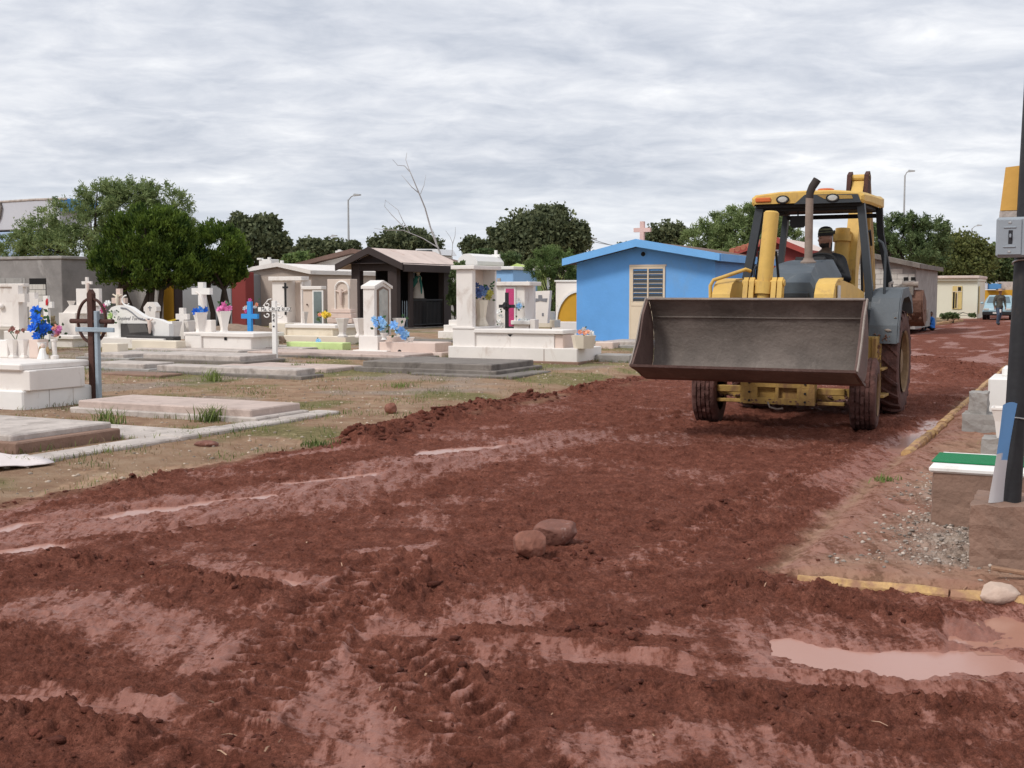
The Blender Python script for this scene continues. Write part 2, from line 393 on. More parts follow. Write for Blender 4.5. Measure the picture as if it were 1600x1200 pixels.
def fields(X, Y):
    """relief, mud, wet, gravel, dry grass at world points"""
    U = X * SA + Y * CA; V = X * CA - Y * SA
    n_lo = fbm(X * .6, Y * .6, 3, 11); n_md = fbm(X * 2.2, Y * 2.2, 3, 23)
    vl = V + .28 * n_lo + .12 * n_md
    mud = sstep(-7.5, -7.1, vl)
    blk = sstep(-1.75, -1.45, V + .10 * n_md + .05 * n_lo) * sstep(6.50, 6.60, U)
    mud = mud * (1 - blk)
    # wetness
    wet = np.zeros_like(X); xx = X + .12 * n_md + .16 * n_lo; yy = Y + .16 * fbm(X * 2.6 + 5, Y * 2.6, 3, 41) + .05 * fbm(X * 9, Y * 9, 2, 43)
    def near(pts, mg):
        xs = [p[0] for p in pts]; ys = [p[1] for p in pts]
        return np.nonzero((X > min(xs) - mg) & (X < max(xs) + mg) & (Y > min(ys) - mg) & (Y < max(ys) + mg))[0]
    for l, hw in WET:
        p = wpx(l); i = near(p, hw * 1.3 + .5); d, s, g = seg_dist(xx[i], yy[i], p); wet[i] = np.maximum(wet[i], .62 * (1 - sstep(hw * .45, hw * 1.7, d)))
    far = sstep(17, 26, Y)
    wet = np.maximum(wet, far * sstep(-.05, .35, fbm(U * .25, V * 1.1, 3, 61)) * .8)
    wet = np.maximum(wet, .46 * sstep(-.05, .40, fbm(X * .9 + 3, Y * .9, 4, 71)))
    # roughness of the churned mud; the graded middle of the street is nearly flat
    graded = sstep(-6.3, -5.4, V) * (1 - sstep(-2.9, -2.2, V)) * sstep(6.9, 8.2, U)
    rough = np.clip(.62 + .7 * n_lo, .2, 1.1) * (1 - .55 * graded) * (1 - 1.05 * wet)
    q5 = np.nonzero((Y < 40) & (mud > 0))[0]; xq, yq, aq, bq = X[q5], Y[q5], n_md[q5], n_lo[q5]
    cd = np.zeros_like(X); fine = np.zeros_like(X)
    wx, wy = .06 * perlin(xq * 14, yq * 14, 91) + .03 * perlin(xq * 33, yq * 33, 93), .06 * perlin(xq * 14, yq * 14, 92) + .03 * perlin(xq * 33, yq * 33, 94)
    cd[q5] = (clods((xq + wx) * 6 + aq, (yq + wy) * 6 + bq, 101, .40) / 6 * .28 + clods((xq + wx) * 14 + 2 * aq, (yq + wy) * 14, 111, .65) / 14 * .75 + clods((xq + wx) * 30 + 2 * aq, (yq + wy) * 30, 121, .8) / 30 * 1.15)
    rd = 1 - np.abs(fbm(xq * 7 + .5 * aq, yq * 7, 3, 133)) * 1.6
    fine[q5] = fbm(xq * 9, yq * 9, 4, 131) * .022 + fbm(xq * 34, yq * 34, 2, 137) * .010 - .022 * np.maximum(rd - .55, 0)
    h = mud * (rough * (cd * .72 + fine * 1.2 + .012 * n_md) + .016 * n_lo + .30 * fine)
    stk = fbm(U * .55 + .4 * n_md, V * 7, 3, 221); h = h + mud * graded * (.22 * cd + fine * .35) * (1 - wet) + mud * .012 * stk * sstep(6.5, 8, U)
    stx = fbm(V * .5 + .4 * n_md, U * 8 + 1.5 * n_lo, 3, 231); h = h + mud * .012 * stx * (1 - sstep(6.0, 7.5, U))
    dark = np.clip(rough * 1.1 + .25 * graded, 0, 1)
    for l, hw, hh in BERMS:
        p = smooth_pts(wpx(l), 2); i = near(p, hw * 1.3 + .4); d, s, g = seg_dist(X[i] + .14 * n_md[i], Y[i] + .14 * n_lo[i], p)
        m = 1 - sstep(0, 1, d / hw * .8); m = m * (.7 + .45 * n_lo[i] + .45 * n_md[i]).clip(.1, 1.2)
        h[i] = h[i] + (.62 if hh > .2 else .34) * hh * m + m * (cd[i] * .75 + .8 * fine[i]) * min(1, hh * 8); wet[i] = wet[i] * (1 - np.clip(m * 1.6, 0, 1)); dark[i] = np.maximum(dark[i], np.clip(m * 1.5, 0, 1))
        mud[i] = np.maximum(mud[i], np.clip(m * 3, 0, 1) * (1 if hh > .06 else .7))
    for l, hw in LUGGED:
        p = smooth_pts(wpx(l), 3); i = near(p, hw + .3); d, s, g = seg_dist(X[i] + .03 * n_md[i], Y[i], p); m = 1 - sstep(hw * .85, hw * 1.15, d)
        m = m * (.9 + .6 * n_lo[i]).clip(.4, 1)
        ph = (s / .125 + np.abs(g) / hw * .8 + .5 * (g > 0) + .22 * n_md[i]) % 1.0
        lug = sstep(.08, .22, ph) * (1 - sstep(.52, .66, ph)) * sstep(.06, .16, np.abs(g) / hw) * (.9 + .7 * perlin(X[i] * 7, Y[i] * 7, 97)).clip(.2, 1.2)
        rim = np.exp(-((d - hw * 1.15) / .045) ** 2)
        h[i] = h[i] * (1 - .85 * m) - .030 * m + m * lug * .040 + m * .16 * cd[i] + rim * .016 * (1 + 1.5 * n_md[i]); wet[i] = wet[i] * (1 - m) + m * (.02 + .45 * lug)  # mask also paints tread shade: paler lug tops, darker pits
    for l, hw in GROOVE:
        p = smooth_pts(wpx(l), 3); i = near(p, hw + .3); d, s, g = seg_dist(X[i] + .04 * n_md[i], Y[i] + .05 * n_lo[i], p); m = 1 - sstep(hw * .8, hw * 1.2, d)
        m = m * (.7 + 1.0 * n_lo[i]).clip(.15, 1)
        rib = .5 + .5 * np.cos(g / hw * 9 + n_md[i]); rim = np.exp(-((d - hw * 1.2) / .04) ** 2)
        h[i] = h[i] * (1 - .75 * m) - .022 * m + m * rib * .016 + rim * .020 * (1 + 2 * n_md[i]); wet[i] = np.maximum(wet[i], m * .5)
    dip = np.zeros_like(X)
    for l, hw in PUDDLES:
        p = wpx(l); i = near(p, hw * 1.3 + .5); d, s, g = seg_dist(xx[i], yy[i], p); dip[i] = np.maximum(dip[i], 1 - sstep(hw * .55, hw * 1.25, d))
    h = h * (1 - .35 * dip) - .040 * dip + .012 * dip * fbm(X * 5, Y * 5, 3, 241); wet = np.maximum(wet, dip)
    # dry soil
    dry = 1 - mud
    h = h + dry * (.012 * fbm(X * 3, Y * 3, 4, 151) + .05 * np.maximum(0, clods(X * 9, Y * 9, 161, .12) / 9))
    grav = blk * sstep(-1.35, -.8, V + .5 * n_lo + .3 * n_md) * sstep(6.75, 7.1, U + .3 * n_md) * (1 - sstep(9.2, 11, U + n_lo))
    h = h + grav * (clods(X * 28, Y * 28, 171, .8) / 28 * .8)
    grav = np.maximum(grav, (1 - blk) * dry * .9 * sstep(.02, .3, fbm(X * .45 + 9, Y * .45, 3, 181)) * sstep(-7.8, -9.0, V) * sstep(14, 18, Y))
    mud = np.maximum(mud, .8 * blk * (1 - sstep(-1.5, -.55, V + .5 * n_lo + .3 * n_md)) * sstep(6.5, 6.6, U)); mud = np.maximum(mud, .55 * blk * (1 - sstep(6.6, 7.3, U + .4 * n_md))); wet = np.maximum(wet, .62 * blk); h = h + blk * (.018 * fbm(X * 6, Y * 6, 4, 211))
    gr = dry * (1 - blk) * sstep(.10, .42, fbm(X * .5 - 4, Y * .5 + 8, 4, 191) + .18 * sstep(18, 24, Y))
    fade = 1 - sstep(24, 40, Y)
    return base_h(X, Y) + h * (.35 + .65 * fade), mud, wet, grav, gr, dark

NC, rows = 880, []
y = 2.6
while y < 34: rows.append(y); y *= 1.0033
while y < 130: rows.append(y); y *= 1.014
while y < 1500: rows.append(y); y *= 1.12
rows = np.array(rows); NR = len(rows)
hw_ = np.where(rows < 40, .47 * rows + 1.2, .47 * 40 + 1.2 + (rows - 40) * 1.1)
cc = np.linspace(-1, 1, NC)
GX = hw_[:, None] * cc[None, :]; GY = np.repeat(rows[:, None], NC, 1)
GZ, gmud, gwet, ggrav, ggr, gdark = [a.reshape(NR, NC) for a in fields(GX.ravel(), GY.ravel())]
def grid_mesh(name, X, Y, Z, attrs, m):
    nr, nc = X.shape; nv = nr * nc
    me = bpy.data.meshes.new(name); co = np.empty((nv, 3), np.float32); co[:, 0] = X.ravel(); co[:, 1] = Y.ravel(); co[:, 2] = Z.ravel()
    i = np.arange(nv).reshape(nr, nc); q = np.stack([i[:-1, :-1], i[:-1, 1:], i[1:, 1:], i[1:, :-1]], -1).reshape(-1, 4); nf = len(q)
    me.vertices.add(nv); me.vertices.foreach_set('co', co.ravel()); me.loops.add(nf * 4); me.loops.foreach_set('vertex_index', q.ravel().astype(np.int32))
    me.polygons.add(nf); me.polygons.foreach_set('loop_start', (np.arange(nf) * 4).astype(np.int32)); me.polygons.foreach_set('loop_total', np.full(nf, 4, np.int32))
    me.polygons.foreach_set('use_smooth', np.ones(nf, bool)); me.update(calc_edges=True)
    for k, a in attrs.items():
        at = me.attributes.new(k, 'FLOAT', 'POINT'); at.data.foreach_set('value', a.ravel().astype(np.float32))
    me.materials.append(m); return me

def ground_material():
    m = bpy.data.materials.new('mud_and_soil'); m.use_nodes = True; t = m.node_tree; N = t.nodes; L = t.links; b = N['Principled BSDF']
    pos = N.new('ShaderNodeNewGeometry').outputs['Position']
    def att(n): a = N.new('ShaderNodeAttribute'); a.attribute_name = n; return a.outputs['Fac']
    def noise(s, d=5, r=.6): n = N.new('ShaderNodeTexNoise'); n.inputs['Scale'].default_value = s; n.inputs['Detail'].default_value = d; n.inputs['Roughness'].default_value = r; L.new(pos, n.inputs['Vector']); return n.outputs[0]
    def ramp(f, *st):
        r = N.new('ShaderNodeValToRGB'); r.color_ramp.elements[0].position = st[0][0]; r.color_ramp.elements[0].color = (*st[0][1], 1); r.color_ramp.elements[1].position = st[-1][0]; r.color_ramp.elements[1].color = (*st[-1][1], 1)
        for p, c in st[1:-1]: e = r.color_ramp.elements.new(p); e.color = (*c, 1)
        L.new(f, r.inputs[0]); return r.outputs[0]
    def mix(f, a, b_):
        x = N.new('ShaderNodeMix'); x.data_type = 'RGBA'
        for i, v in ((0, f), (6, a), (7, b_)):
            if isinstance(v, (int, float)): x.inputs[i].default_value = v
            elif isinstance(v, tuple): x.inputs[i].default_value = (*v, 1)
            else: L.new(v, x.inputs[i])
        return x.outputs[2]
    def mth(op, a, b_=None, clamp=False):
        x = N.new('ShaderNodeMath'); x.operation = op; x.use_clamp = clamp
        for i, v in enumerate((a, b_)):
            if v is None: continue
            if isinstance(v, (int, float)): x.inputs[i].default_value = v
            else: L.new(v, x.inputs[i])
        return x.outputs[0]
    mud, wet, grav, gr, dk = att('mud'), att('wet'), att('grav'), att('grassy'), att('churn')
    mpn = N.new('ShaderNodeMapping'); mpn.vector_type = 'POINT'; mpn.inputs['Rotation'].default_value = (0, 0, ANG); mpn.inputs['Scale'].default_value = (4.5, 1.0, 1); L.new(pos, mpn.inputs[0])
    def snoise(s_, d=5, r=.65): n = N.new('ShaderNodeTexNoise'); n.inputs['Scale'].default_value = s_; n.inputs['Detail'].default_value = d; n.inputs['Roughness'].default_value = r; n.inputs['Distortion'].default_value = .4; L.new(mpn.outputs[0], n.inputs['Vector']); return n.outputs[0]
    def mulc(c, f):
        x = N.new('ShaderNodeMix'); x.data_type = 'RGBA'; x.blend_type = 'MULTIPLY'; x.inputs[0].default_value = 1; L.new(c, x.inputs[6]); L.new(f, x.inputs[7]); return x.outputs[2]
    def rng(f, a, b_, c, d): x = N.new('ShaderNodeMapRange'); x.inputs[1].default_value = a; x.inputs[2].default_value = b_; x.inputs[3].default_value = c; x.inputs[4].default_value = d; L.new(f, x.inputs[0]); return x.outputs[0]
    speck = mth('MULTIPLY', rng(noise(48, 6, .8), .3, .7, .58, 1.42), rng(noise(170, 3, .7), .3, .7, .75, 1.25))  # random crumb tone, also painted to stand in for shade in crumb gaps
    crumb = ramp(noise(6, 6, .7), (.28, (.115, .037, .024)), (.5, (.195, .067, .044)), (.66, (.27, .102, .069)), (.8, (.36, .155, .112)))
    crumb = mulc(crumb, speck)
    smooth = ramp(snoise(1.6, 6, .7), (.25, (.19, .070, .048)), (.5, (.285, .120, .088)), (.75, (.39, .195, .155)))
    smooth = mulc(smooth, rng(noise(70, 5, .75), .3, .7, .78, 1.2))
    warm = mix(mth('MULTIPLY', noise(1.3, 3), .5), smooth, (.24, .095, .066))
    wn_ = mth('ADD', mth('MULTIPLY', snoise(2.2, 6, .75), .62), mth('MULTIPLY', noise(26, 4, .7), .38))
    wetn = N.new('ShaderNodeMapRange'); wetn.interpolation_type = 'SMOOTHSTEP'; wetn.inputs[1].default_value = .34; wetn.inputs[2].default_value = .74
    L.new(mth('ADD', wet, mth('MULTIPLY', mth('SUBTRACT', wn_, .5), 3.0)), wetn.inputs[0]); wetm = wetn.outputs[0]
    mudc = mix(wetm, crumb, warm)
    soil = ramp(noise(3.0, 7, .7), (.3, (.27, .165, .105)), (.5, (.40, .275, .18)), (.7, (.51, .385, .27)))
    soil = mix(mth('MULTIPLY', noise(.9, 4, .6), .55), soil, (.27, .135, .085))
    gravc = ramp(noise(45, 4, .8), (.3, (.13, .115, .105)), (.5, (.30, .275, .25)), (.72, (.58, .55, .52)))
    soil = mix(mth('MULTIPLY', grav, .55), soil, gravc)
    grs = ramp(noise(14, 5, .75), (.35, (.10, .105, .035)), (.55, (.22, .20, .085)), (.72, (.36, .29, .15)))
    soil = mix(mth('MULTIPLY', gr, .8), soil, grs)
    L.new(mix(mud, soil, mudc), b.inputs['Base Color'])
    rn = noise(9, 4)
    rw = mth('MULTIPLY', mth('MULTIPLY', wetm, mud), mth('ADD', .42, mth('MULTIPLY', rn, .5)))
    L.new(mth('SUBTRACT', .95, mth('MULTIPLY', rw, .62), True), b.inputs['Roughness'])
    L.new(mth('ADD', .10, mth('MULTIPLY', rw, .36)), b.inputs['Specular IOR Level'])
    bn = N.new('ShaderNodeBump'); bn.inputs['Distance'].default_value = .04
    L.new(mth('SUBTRACT', 1.0, mth('MULTIPLY', wetm, .62)), bn.inputs['Strength'])
    L.new(mth('ADD', mth('MULTIPLY', noise(38, 6, .75), .7), mth('MULTIPLY', noise(120, 3, .7), .3)), bn.inputs['Height']); L.new(bn.outputs[0], b.inputs['Normal'])
    return m
ground_mat = ground_material()
ground = link('ground', grid_mesh('ground', GX, GY, GZ, dict(mud=gmud, wet=gwet, grav=ggrav, grassy=ggr, churn=gdark), ground_mat)); tag(ground, kind='structure')
# the land around and behind the viewpoint
lx, ly = np.meshgrid(np.linspace(-1500, 1500, 25), np.linspace(-1500, 1500, 25))
z0 = np.zeros_like(lx)
land = link('terrain', grid_mesh('terrain', lx, ly, z0 - .16, dict(mud=z0 + .5, wet=z0 + .2, grav=z0, grassy=z0, churn=z0), ground_mat)); tag(land, kind='structure')
def hgt(x, y):
    return float(fields(np.array([float(x)]), np.array([float(y)]))[0][0])
def hgts(x, y): return fields(np.asarray(x, float), np.asarray(y, float))

# standing water in the ruts
def water_material(name, col, rough):
    m = bpy.data.materials.new(name); m.use_nodes = True; t = m.node_tree; b = t.nodes['Principled BSDF']
    b.inputs['Base Color'].default_value = (*col, 1); b.inputs['Roughness'].default_value = rough; b.inputs['Specular IOR Level'].default_value = .6; b.inputs['IOR'].default_value = 1.33
    n = t.nodes.new('ShaderNodeTexNoise'); n.inputs['Scale'].default_value = 5; n.inputs['Detail'].default_value = 3
    g = t.nodes.new('ShaderNodeNewGeometry'); t.links.new(g.outputs['Position'], n.inputs['Vector'])
    bp = t.nodes.new('ShaderNodeBump'); bp.inputs['Strength'].default_value = .06; bp.inputs['Distance'].default_value = .01; t.links.new(n.outputs[0], bp.inputs['Height']); t.links.new(bp.outputs[0], b.inputs['Normal'])
    return m
water_mat = water_material('silty_water', (.44, .235, .185), .22); water_br = water_material('brown_water', (.40, .20, .145), .16)
for i, (l, hw) in enumerate(PUDDLES):
    p = wpx(l); xs = [q[0] for q in p]; ys = [q[1] for q in p]; mg = hw * 1.5; st = max(.04, hw * .25)
    gx = np.arange(min(xs) - mg, max(xs) + mg, st); gy = np.arange(min(ys) - mg, max(ys) + mg, st)
    QX, QY = np.meshgrid(gx, gy); d = seg_dist(QX.ravel(), QY.ravel(), p)[0].reshape(QX.shape); m = MB(); ids = {}
    for r in range(len(gy) - 1):
        for c_ in range(len(gx) - 1):
            if d[r, c_] < mg:
                q = []
                for rr, kk in ((r, c_), (r, c_ + 1), (r + 1, c_ + 1), (r + 1, c_)):
                    if (rr, kk) not in ids: ids[(rr, kk)] = len(m.v); m.v.append((gx[kk], gy[rr], -.030 + .0012 * i))
                    q.append(ids[(rr, kk)])
                m.f.append(tuple(q))
    tag(m.build('puddle', water_br if i == 1 else water_mat, None, recalc=False), kind='structure')
# ------------------------------------------------------------------ right-hand block: kerbs, pole, graves
yellow_kerb = mat('worn_yellow_kerb', (.56, .36, .15), .9, .3, 5, .6, 30, stain=(.33, .17, .12), stain_amt=.95, stain_scale=6, coords='World')
def Pv(U, V, z=0.0): return UU * U + VV * V + Vector((0, 0, z))
def kerb_run(a, b, n, wdt, top, m, label):
    """kerb stones end to end between two plan points (U,V)"""
    root = empty('kerb', (0, 0, 0), 0); tag(root, kind='structure')
    A, B = Pv(*a), Pv(*b); d = (B - A); L = d.length; d.normalize(); nn = Vector((-d.y, d.x, 0)); step = L / n
    for i in range(n):
        j = random.uniform(-.012, .012); z1 = top + random.uniform(-.012, .008); g = .006; mb = MB()
        c0 = A + d * (i * step + g); c1 = A + d * ((i + 1) * step - g); tl = random.uniform(-.01, .01)
        q = 5; 
        prof = [(-wdt / 2, -.15), (wdt / 2, -.15), (wdt / 2, z1 - .03), (wdt / 2 - .025, z1), (-wdt / 2 + .02, z1 + .004), (-wdt / 2, z1 - .025)]
        vs = []
        for k in range(q + 1):
            t = k / q; c = c0.lerp(c1, t)
            for (a_, z_) in prof: vs.append(c + nn * (a_ + j + random.uniform(-.008, .008)) + Vector((0, 0, z_ + tl * t + random.uniform(-.007, .007))))
        np_ = len(prof); fs = [tuple(range(np_)), tuple(range(q * np_, (q + 1) * np_))[::-1]]
        for k in range(q):
            for e_ in range(np_): fs.append((k * np_ + e_, k * np_ + (e_ + 1) % np_, (k + 1) * np_ + (e_ + 1) % np_, (k + 1) * np_ + e_))
        mb.add(vs, fs).build('kerb_stone', m, root)
    return root
kerb_run((6.56, -1.42), (6.56, 3.4), 6, .10, .040, yellow_kerb, '')
kerb_run((12.1, -1.57), (27, -1.57), 15, .10, .052, yellow_kerb, '')
kerb_run((44, -7.6), (70, -6.4), 22, .18, .12, yellow_kerb, '')

blackpole = mat('black_painted_steel', (.022, .023, .026), .5, .3, 5, .12, 30, stain=(.06, .05, .045), stain_amt=.3, stain_scale=4)
boxgrey = mat('grey_enamel', (.30, .335, .37), .5, .06, 6, .05, 60, stain=(.20, .22, .24), stain_amt=.2, stain_scale=8)
boxdark = mat('switch_recess', (.02, .02, .024), .6, .1, 10, 0)
yellowbd = mat('faded_yellow_board', (.74, .42, .10), .75, .1, 4, .1, 30)
zinc = mat('galvanised_wire', (.5, .5, .5), .4, .2, 20, 0, metal=.6)
vinyl_bl = mat('blue_vinyl', (.16, .38, .72), .5, .12, 3, .05, 20)
vinyl_wh = mat('white_vinyl_back', (.66, .65, .66), .6, .06, 4, .05, 20)
turf = mat('green_synthetic_mat', (.012, .20, .075), .9, .2, 60, .5, 200)
cable_m = mat('pale_cable', (.42, .38, .30), .6, .1, 20, 0)

ROW = 700.0
# concrete footing with the black pole standing in it
P = G(1512, 884); T = Thing('utility_pole', 'black steel utility pole standing in a square concrete footing at the right', 'pole', P)
fx1 = .62; fz = T.z(790, 0, .1)
def rough_block(x0, x1, y0, y1, z0, z1, n=7, j=.008):
    """concrete block with slightly uneven faces and worn edges"""
    mb = MB(); bm = bmesh.new(); bmesh.ops.create_cube(bm, size=1)
    bmesh.ops.subdivide_edges(bm, edges=bm.edges[:], cuts=n, use_grid_fill=True)
    for v in bm.verts:
        c = v.co; on = sum(1 for k in range(3) if abs(abs(c[k]) - .5) < 1e-4)
        f = 1 - (.0 if on < 2 else random.uniform(.004, .02))
        p = [x0 + (c.x * f + .5) * (x1 - x0), y0 + (c.y * f + .5) * (y1 - y0), z0 + (c.z * f + .5) * (z1 - z0)]
        v.co = [p[k] + random.uniform(-j, j) for k in range(3)]
    bm.verts.index_update(); mb.add([tuple(v.co) for v in bm.verts], [tuple(v.index for v in f.verts) for f in bm.faces]); bm.free(); return mb
T.mb('concrete_footing', rough_block(0, fx1, 0, .55, -.12, fz), conc_br, smooth=False)
py_ = .22; xb = T.x(1581, py_); rp = .5 * (T.x(1600, py_) - T.x(1565, py_)) * .98
ztop = T.z(28, py_, xb)
lean = .062
T.mb('pole_shaft', MB().tube([(xb, py_, fz - .05), (xb + lean * .45, py_, .45 * ztop), (xb + lean, py_, ztop)], [rp, rp * .97, rp * .93], 28), blackpole, smooth=True)
T.mb('pole_cap', MB().lathe([(rp * 1.04, ztop - .05), (rp * 1.06, ztop), (rp * .5, ztop + .03), (.01, ztop + .04)], 24, (xb + lean, py_, 0)), blackpole)
xb0 = xb; xb = xb0 + lean * .3; zt = T.z(652, py_, xb); MBt = MB().tube([(xb + (rp + .004) * math.cos(a), py_ + (rp + .004) * math.sin(a), zt + .004 * math.sin(3 * a)) for a in np.linspace(0, 2 * math.pi, 25)], .004, 6, False)
T.mb('wire_tie', MBt, zinc)
xb = xb0 + lean * .58; zt2 = T.z(403, py_, xb); T.mb('wire_tie', MB().tube([(xb + (rp + .006) * math.cos(a), py_ + (rp + .006) * math.sin(a), zt2 - .03 - .02 * math.sin(a)) for a in np.linspace(0, 2 * math.pi, 25)], .005, 6, False), zinc)
xb = xb0 + lean * .8; cb = [(xb + .035, py_ - rp - .004, T.z(120, py_, xb)), (xb + .018, py_ - rp - .015, T.z(190, py_, xb)), (xb + .045, py_ - rp - .02, T.z(250, py_, xb)), (xb + .075, py_ - rp * .6, T.z(300, py_, xb)), (xb + .05, py_ - rp - .004, T.z(345, py_, xb))]
T.mb('cable', MB().tube(cb, .006, 6), cable_m)
xb = xb0; pole_T, pole_x, pole_y, pole_r = T, xb, py_, rp

ROW = 370.0
# breaker box on the pole, facing the street corner
yb_ = py_ - rp - .075
B = Thing('breaker_box', 'small grey metal breaker box strapped to the black pole', 'switch box', T.P + UU * yb_ + VV * 0)
x0, x1, z0, z1 = B.dims(1556, 1600, 339, 402, 0)
B.mb('box_body', MB().box(x0, x1 + .03, 0, .085, z0, z1, .012), boxgrey)
xm = x0 + (x1 - x0) * .47; zm = .5 * (z0 + z1); hh = (z1 - z0); ww = x1 - x0
B.mb('cover_plate', MB().box(x0 + ww * .07, x1 - .012, -.008, .002, z0 + hh * .06, z1 - hh * .06, .005), boxgrey)
B.mb('switch_slot', MB().box(xm - ww * .02, xm + ww * .13, -.0105, -.006, zm - hh * .17, zm + hh * .17, .002), boxdark)
B.mb('switch_lever', MB().box(xm + ww * .02, xm + ww * .09, -.026, -.009, zm - hh * .02, zm + hh * .08, .003), boxgrey)
B.mb('embossed_rib', MB().box(xm - ww * .2, xm + ww * .25, -.013, -.006, zm - hh * .26, zm - hh * .22, .003), boxgrey)
B.mb('embossed_rib', MB().box(xm - ww * .2, xm + ww * .25, -.013, -.006, zm + hh * .22, zm + hh * .26, .003), boxgrey)
for dz in (-.36, .36): B.mb('screw', MB().box(xm - .005, xm + .011, -.012, -.006, zm + dz * hh - .006, zm + dz * hh + .006, .003), zinc)
# yellow board behind the pole
Yb = Thing('yellow_board', 'faded yellow board fixed behind the black pole above the breaker box', 'board', pole_T.P)
ROW = 300.0; ybk = py_ + rp + .01; x0, x1, z0, z1 = Yb.dims(1567, 1640, 260, 328, ybk)
mb = MB(); t_ = .03
mb.prism([(x0 - .012, z0), (x1, z0), (x1, z1 + .02), (x0 + .010, z1)], 'y', ybk, ybk + .05); Yb.mb('yellow_face', mb, yellowbd)
Yb.mb('lower_rim', MB().prism([(x0 - .016, z0 - .05), (x1, z0 - .04), (x1, z0 - .003), (x0 - .014, z0 - .003)], 'y', ybk + .002, ybk + .045), conc_lt)

ROW = 700.0
# curled vinyl banner leaning against the pole
A_ = pole_T; bn = MB(); n = 14; vs = []
zb0, zt_ = fz + .004, A_.z(634, .0, A_.x(1578, 0))
for i in range(n + 1):
    t = i / n; z = zb0 + (zt_ - zb0) * t
    xl = A_.x(1545 + 19 * t ** 1.2 + 3 * math.sin(t * 3.1), -.02); yl = .07 - .05 * t
    xr = A_.x(1568 + 17 * t ** 1.5, .08); yr = pole_y - pole_r - .014 - .025 * math.sin(t * 3)
    for k in range(5):
        s_ = k / 4; vs.append((xl + (xr - xl) * s_, yl + (yr - yl) * s_ - .02 * math.sin(s_ * math.pi) * (1 - t), z + .05 * s_ * (1 - s_) * t))
fs = [(i * 5 + k, i * 5 + k + 1, (i + 1) * 5 + k + 1, (i + 1) * 5 + k) for i in range(n) for k in range(4)]
nv = len(vs); vs2 = vs + [(v[0] + .004, v[1] + .006, v[2]) for v in vs]
me = bn.add(vs2, fs + [tuple(i + nv for i in f[::-1]) for f in fs] + [(i * 5, (i + 1) * 5, nv + (i + 1) * 5, nv + i * 5) for i in range(n)] + [(i * 5 + 4, nv + i * 5 + 4, nv + (i + 1) * 5 + 4, (i + 1) * 5 + 4) for i in range(n)])
ban = me.build('vinyl_banner', vinyl_wh, None, True); ban.data.materials.append(vinyl_bl)
ban.location = A_.P; ban.rotation_euler = (0, 0, -ANG)
for p_ in ban.data.polygons:
    c = p_.center; tt = (c.z - zb0) / (zt_ - zb0); ss = (c.x - A_.x(1545 + 19 * max(tt, 0) ** 1.2, -.02))
    if tt > .50 - .7 * ss: p_.material_index = 1
tag(ban, 'curled blue and white vinyl banner tied to the foot of the black pole', 'banner')

# concrete grave with the green mat
P = G(1452, 822); g = Thing('concrete_grave', 'low concrete grave with green mat and white painted top behind the pole', 'grave', P)
z1 = g.z(735, 0, .3)
g.mb('grave_body', rough_block(0, 1.9, 0, .74, -.1, z1 - .03, 7, .006), conc_br)
g.mb('top_slab', MB().box(-.012, 1.93, -.012, .76, z1 - .032, z1 + .012, .015), white_clean)
g.mb('green_mat', MB().box(-.016, 1.9, .16, .62, z1 + .0145, z1 + .024, .003), turf)
# white planter on a small footing
P = G(1532, 712); g = Thing('stone_planter', 'white flared planter on a small concrete footing beside the banner', 'planter', P)
zf = g.z(686, 0, .1); x1 = .36
g.mb('footing', rough_block(0, x1, 0, .34, -.08, zf, 4, .006), concrete)
xx = .17; zt_ = g.z(636, .17, xx)
g.mb('planter_bowl', MB().lathe([(.085, zf), (.09, zf + .02), (.115, zf + (zt_ - zf) * .55), (.155, zt_ - .02), (.165, zt_ - .018), (.165, zt_), (.14, zt_), (.10, zt_ - .1)], 4, (xx + .02, .17, 0), rot=math.pi / 4), white)
P = G(1502, 674); g = Thing('concrete_step', 'rough grey concrete step with a broken block on it beside the white grave', 'step', P)
z1 = g.z(648, 0, .2); g.mb('lower_slab', rough_block(0, .50, 0, .45, -.08, z1, 4, .005), concrete)
x0, x1, z0, z2 = g.dims(1511, 1540, 614, 644, .05); g.mb('broken_block', rough_block(x0, x1, .05, .42, z1 - .01, z2, 4, .007), concrete)
P = G(1538, 664); g = Thing('white_grave', 'white painted block grave standing behind the flared planter', 'grave', P)
z1 = g.z(592, 0, .2); g.mb('grave_body', MB().box(.02, 1.5, .1, .9, -.06, z1, .02), white_clean)
x0 = g.x(1562, .5); g.mb('raised_head', MB().box(x0, 1.4, .45, .85, z1 - .01, g.z(574, .5, .3), .02), white_clean)

def stone(name, label, px, py, r, m, seed, sink=.25, cat='stone', group=None, rot=0.0, jit=.10):
    P = G(px, py); z = hgt(P.x, P.y); rg = random.Random(seed)
    V_, F_ = ICO[4]; dirs = [Vector((rg.gauss(0, 1), rg.gauss(0, 1), rg.gauss(0, 1))).normalized() for _ in range(16)]; cut = [rg.uniform(.66, .92) for _ in dirs]
    vs = []
    for v in V_:
        q = Vector(v)
        for d_, c_ in zip(dirs, cut):
            e_ = q.dot(d_)
            if e_ > c_: q = q - d_ * (e_ - c_) * .97
        w = 1 + .02 * math.sin(q.x * 9 + seed) * math.sin(q.y * 8) + rg.uniform(-.006, .006)
        vs.append((q.x * r[0] * w, q.y * r[1] * w, q.z * r[2] * w + r[2] * (1 - sink * 2)))
    o = MB().add(vs, F_).build(name, m, None, True); o.location = (P.x, P.y, z); o.rotation_euler = (0, 0, rot)
    return tag(o, label, cat, group)
rock_red = mat('mud_caked_rock', (.24, .095, .063), .75, .35, 9, .9, 25, stain=(.40, .22, .16), stain_amt=.4, stain_scale=9)
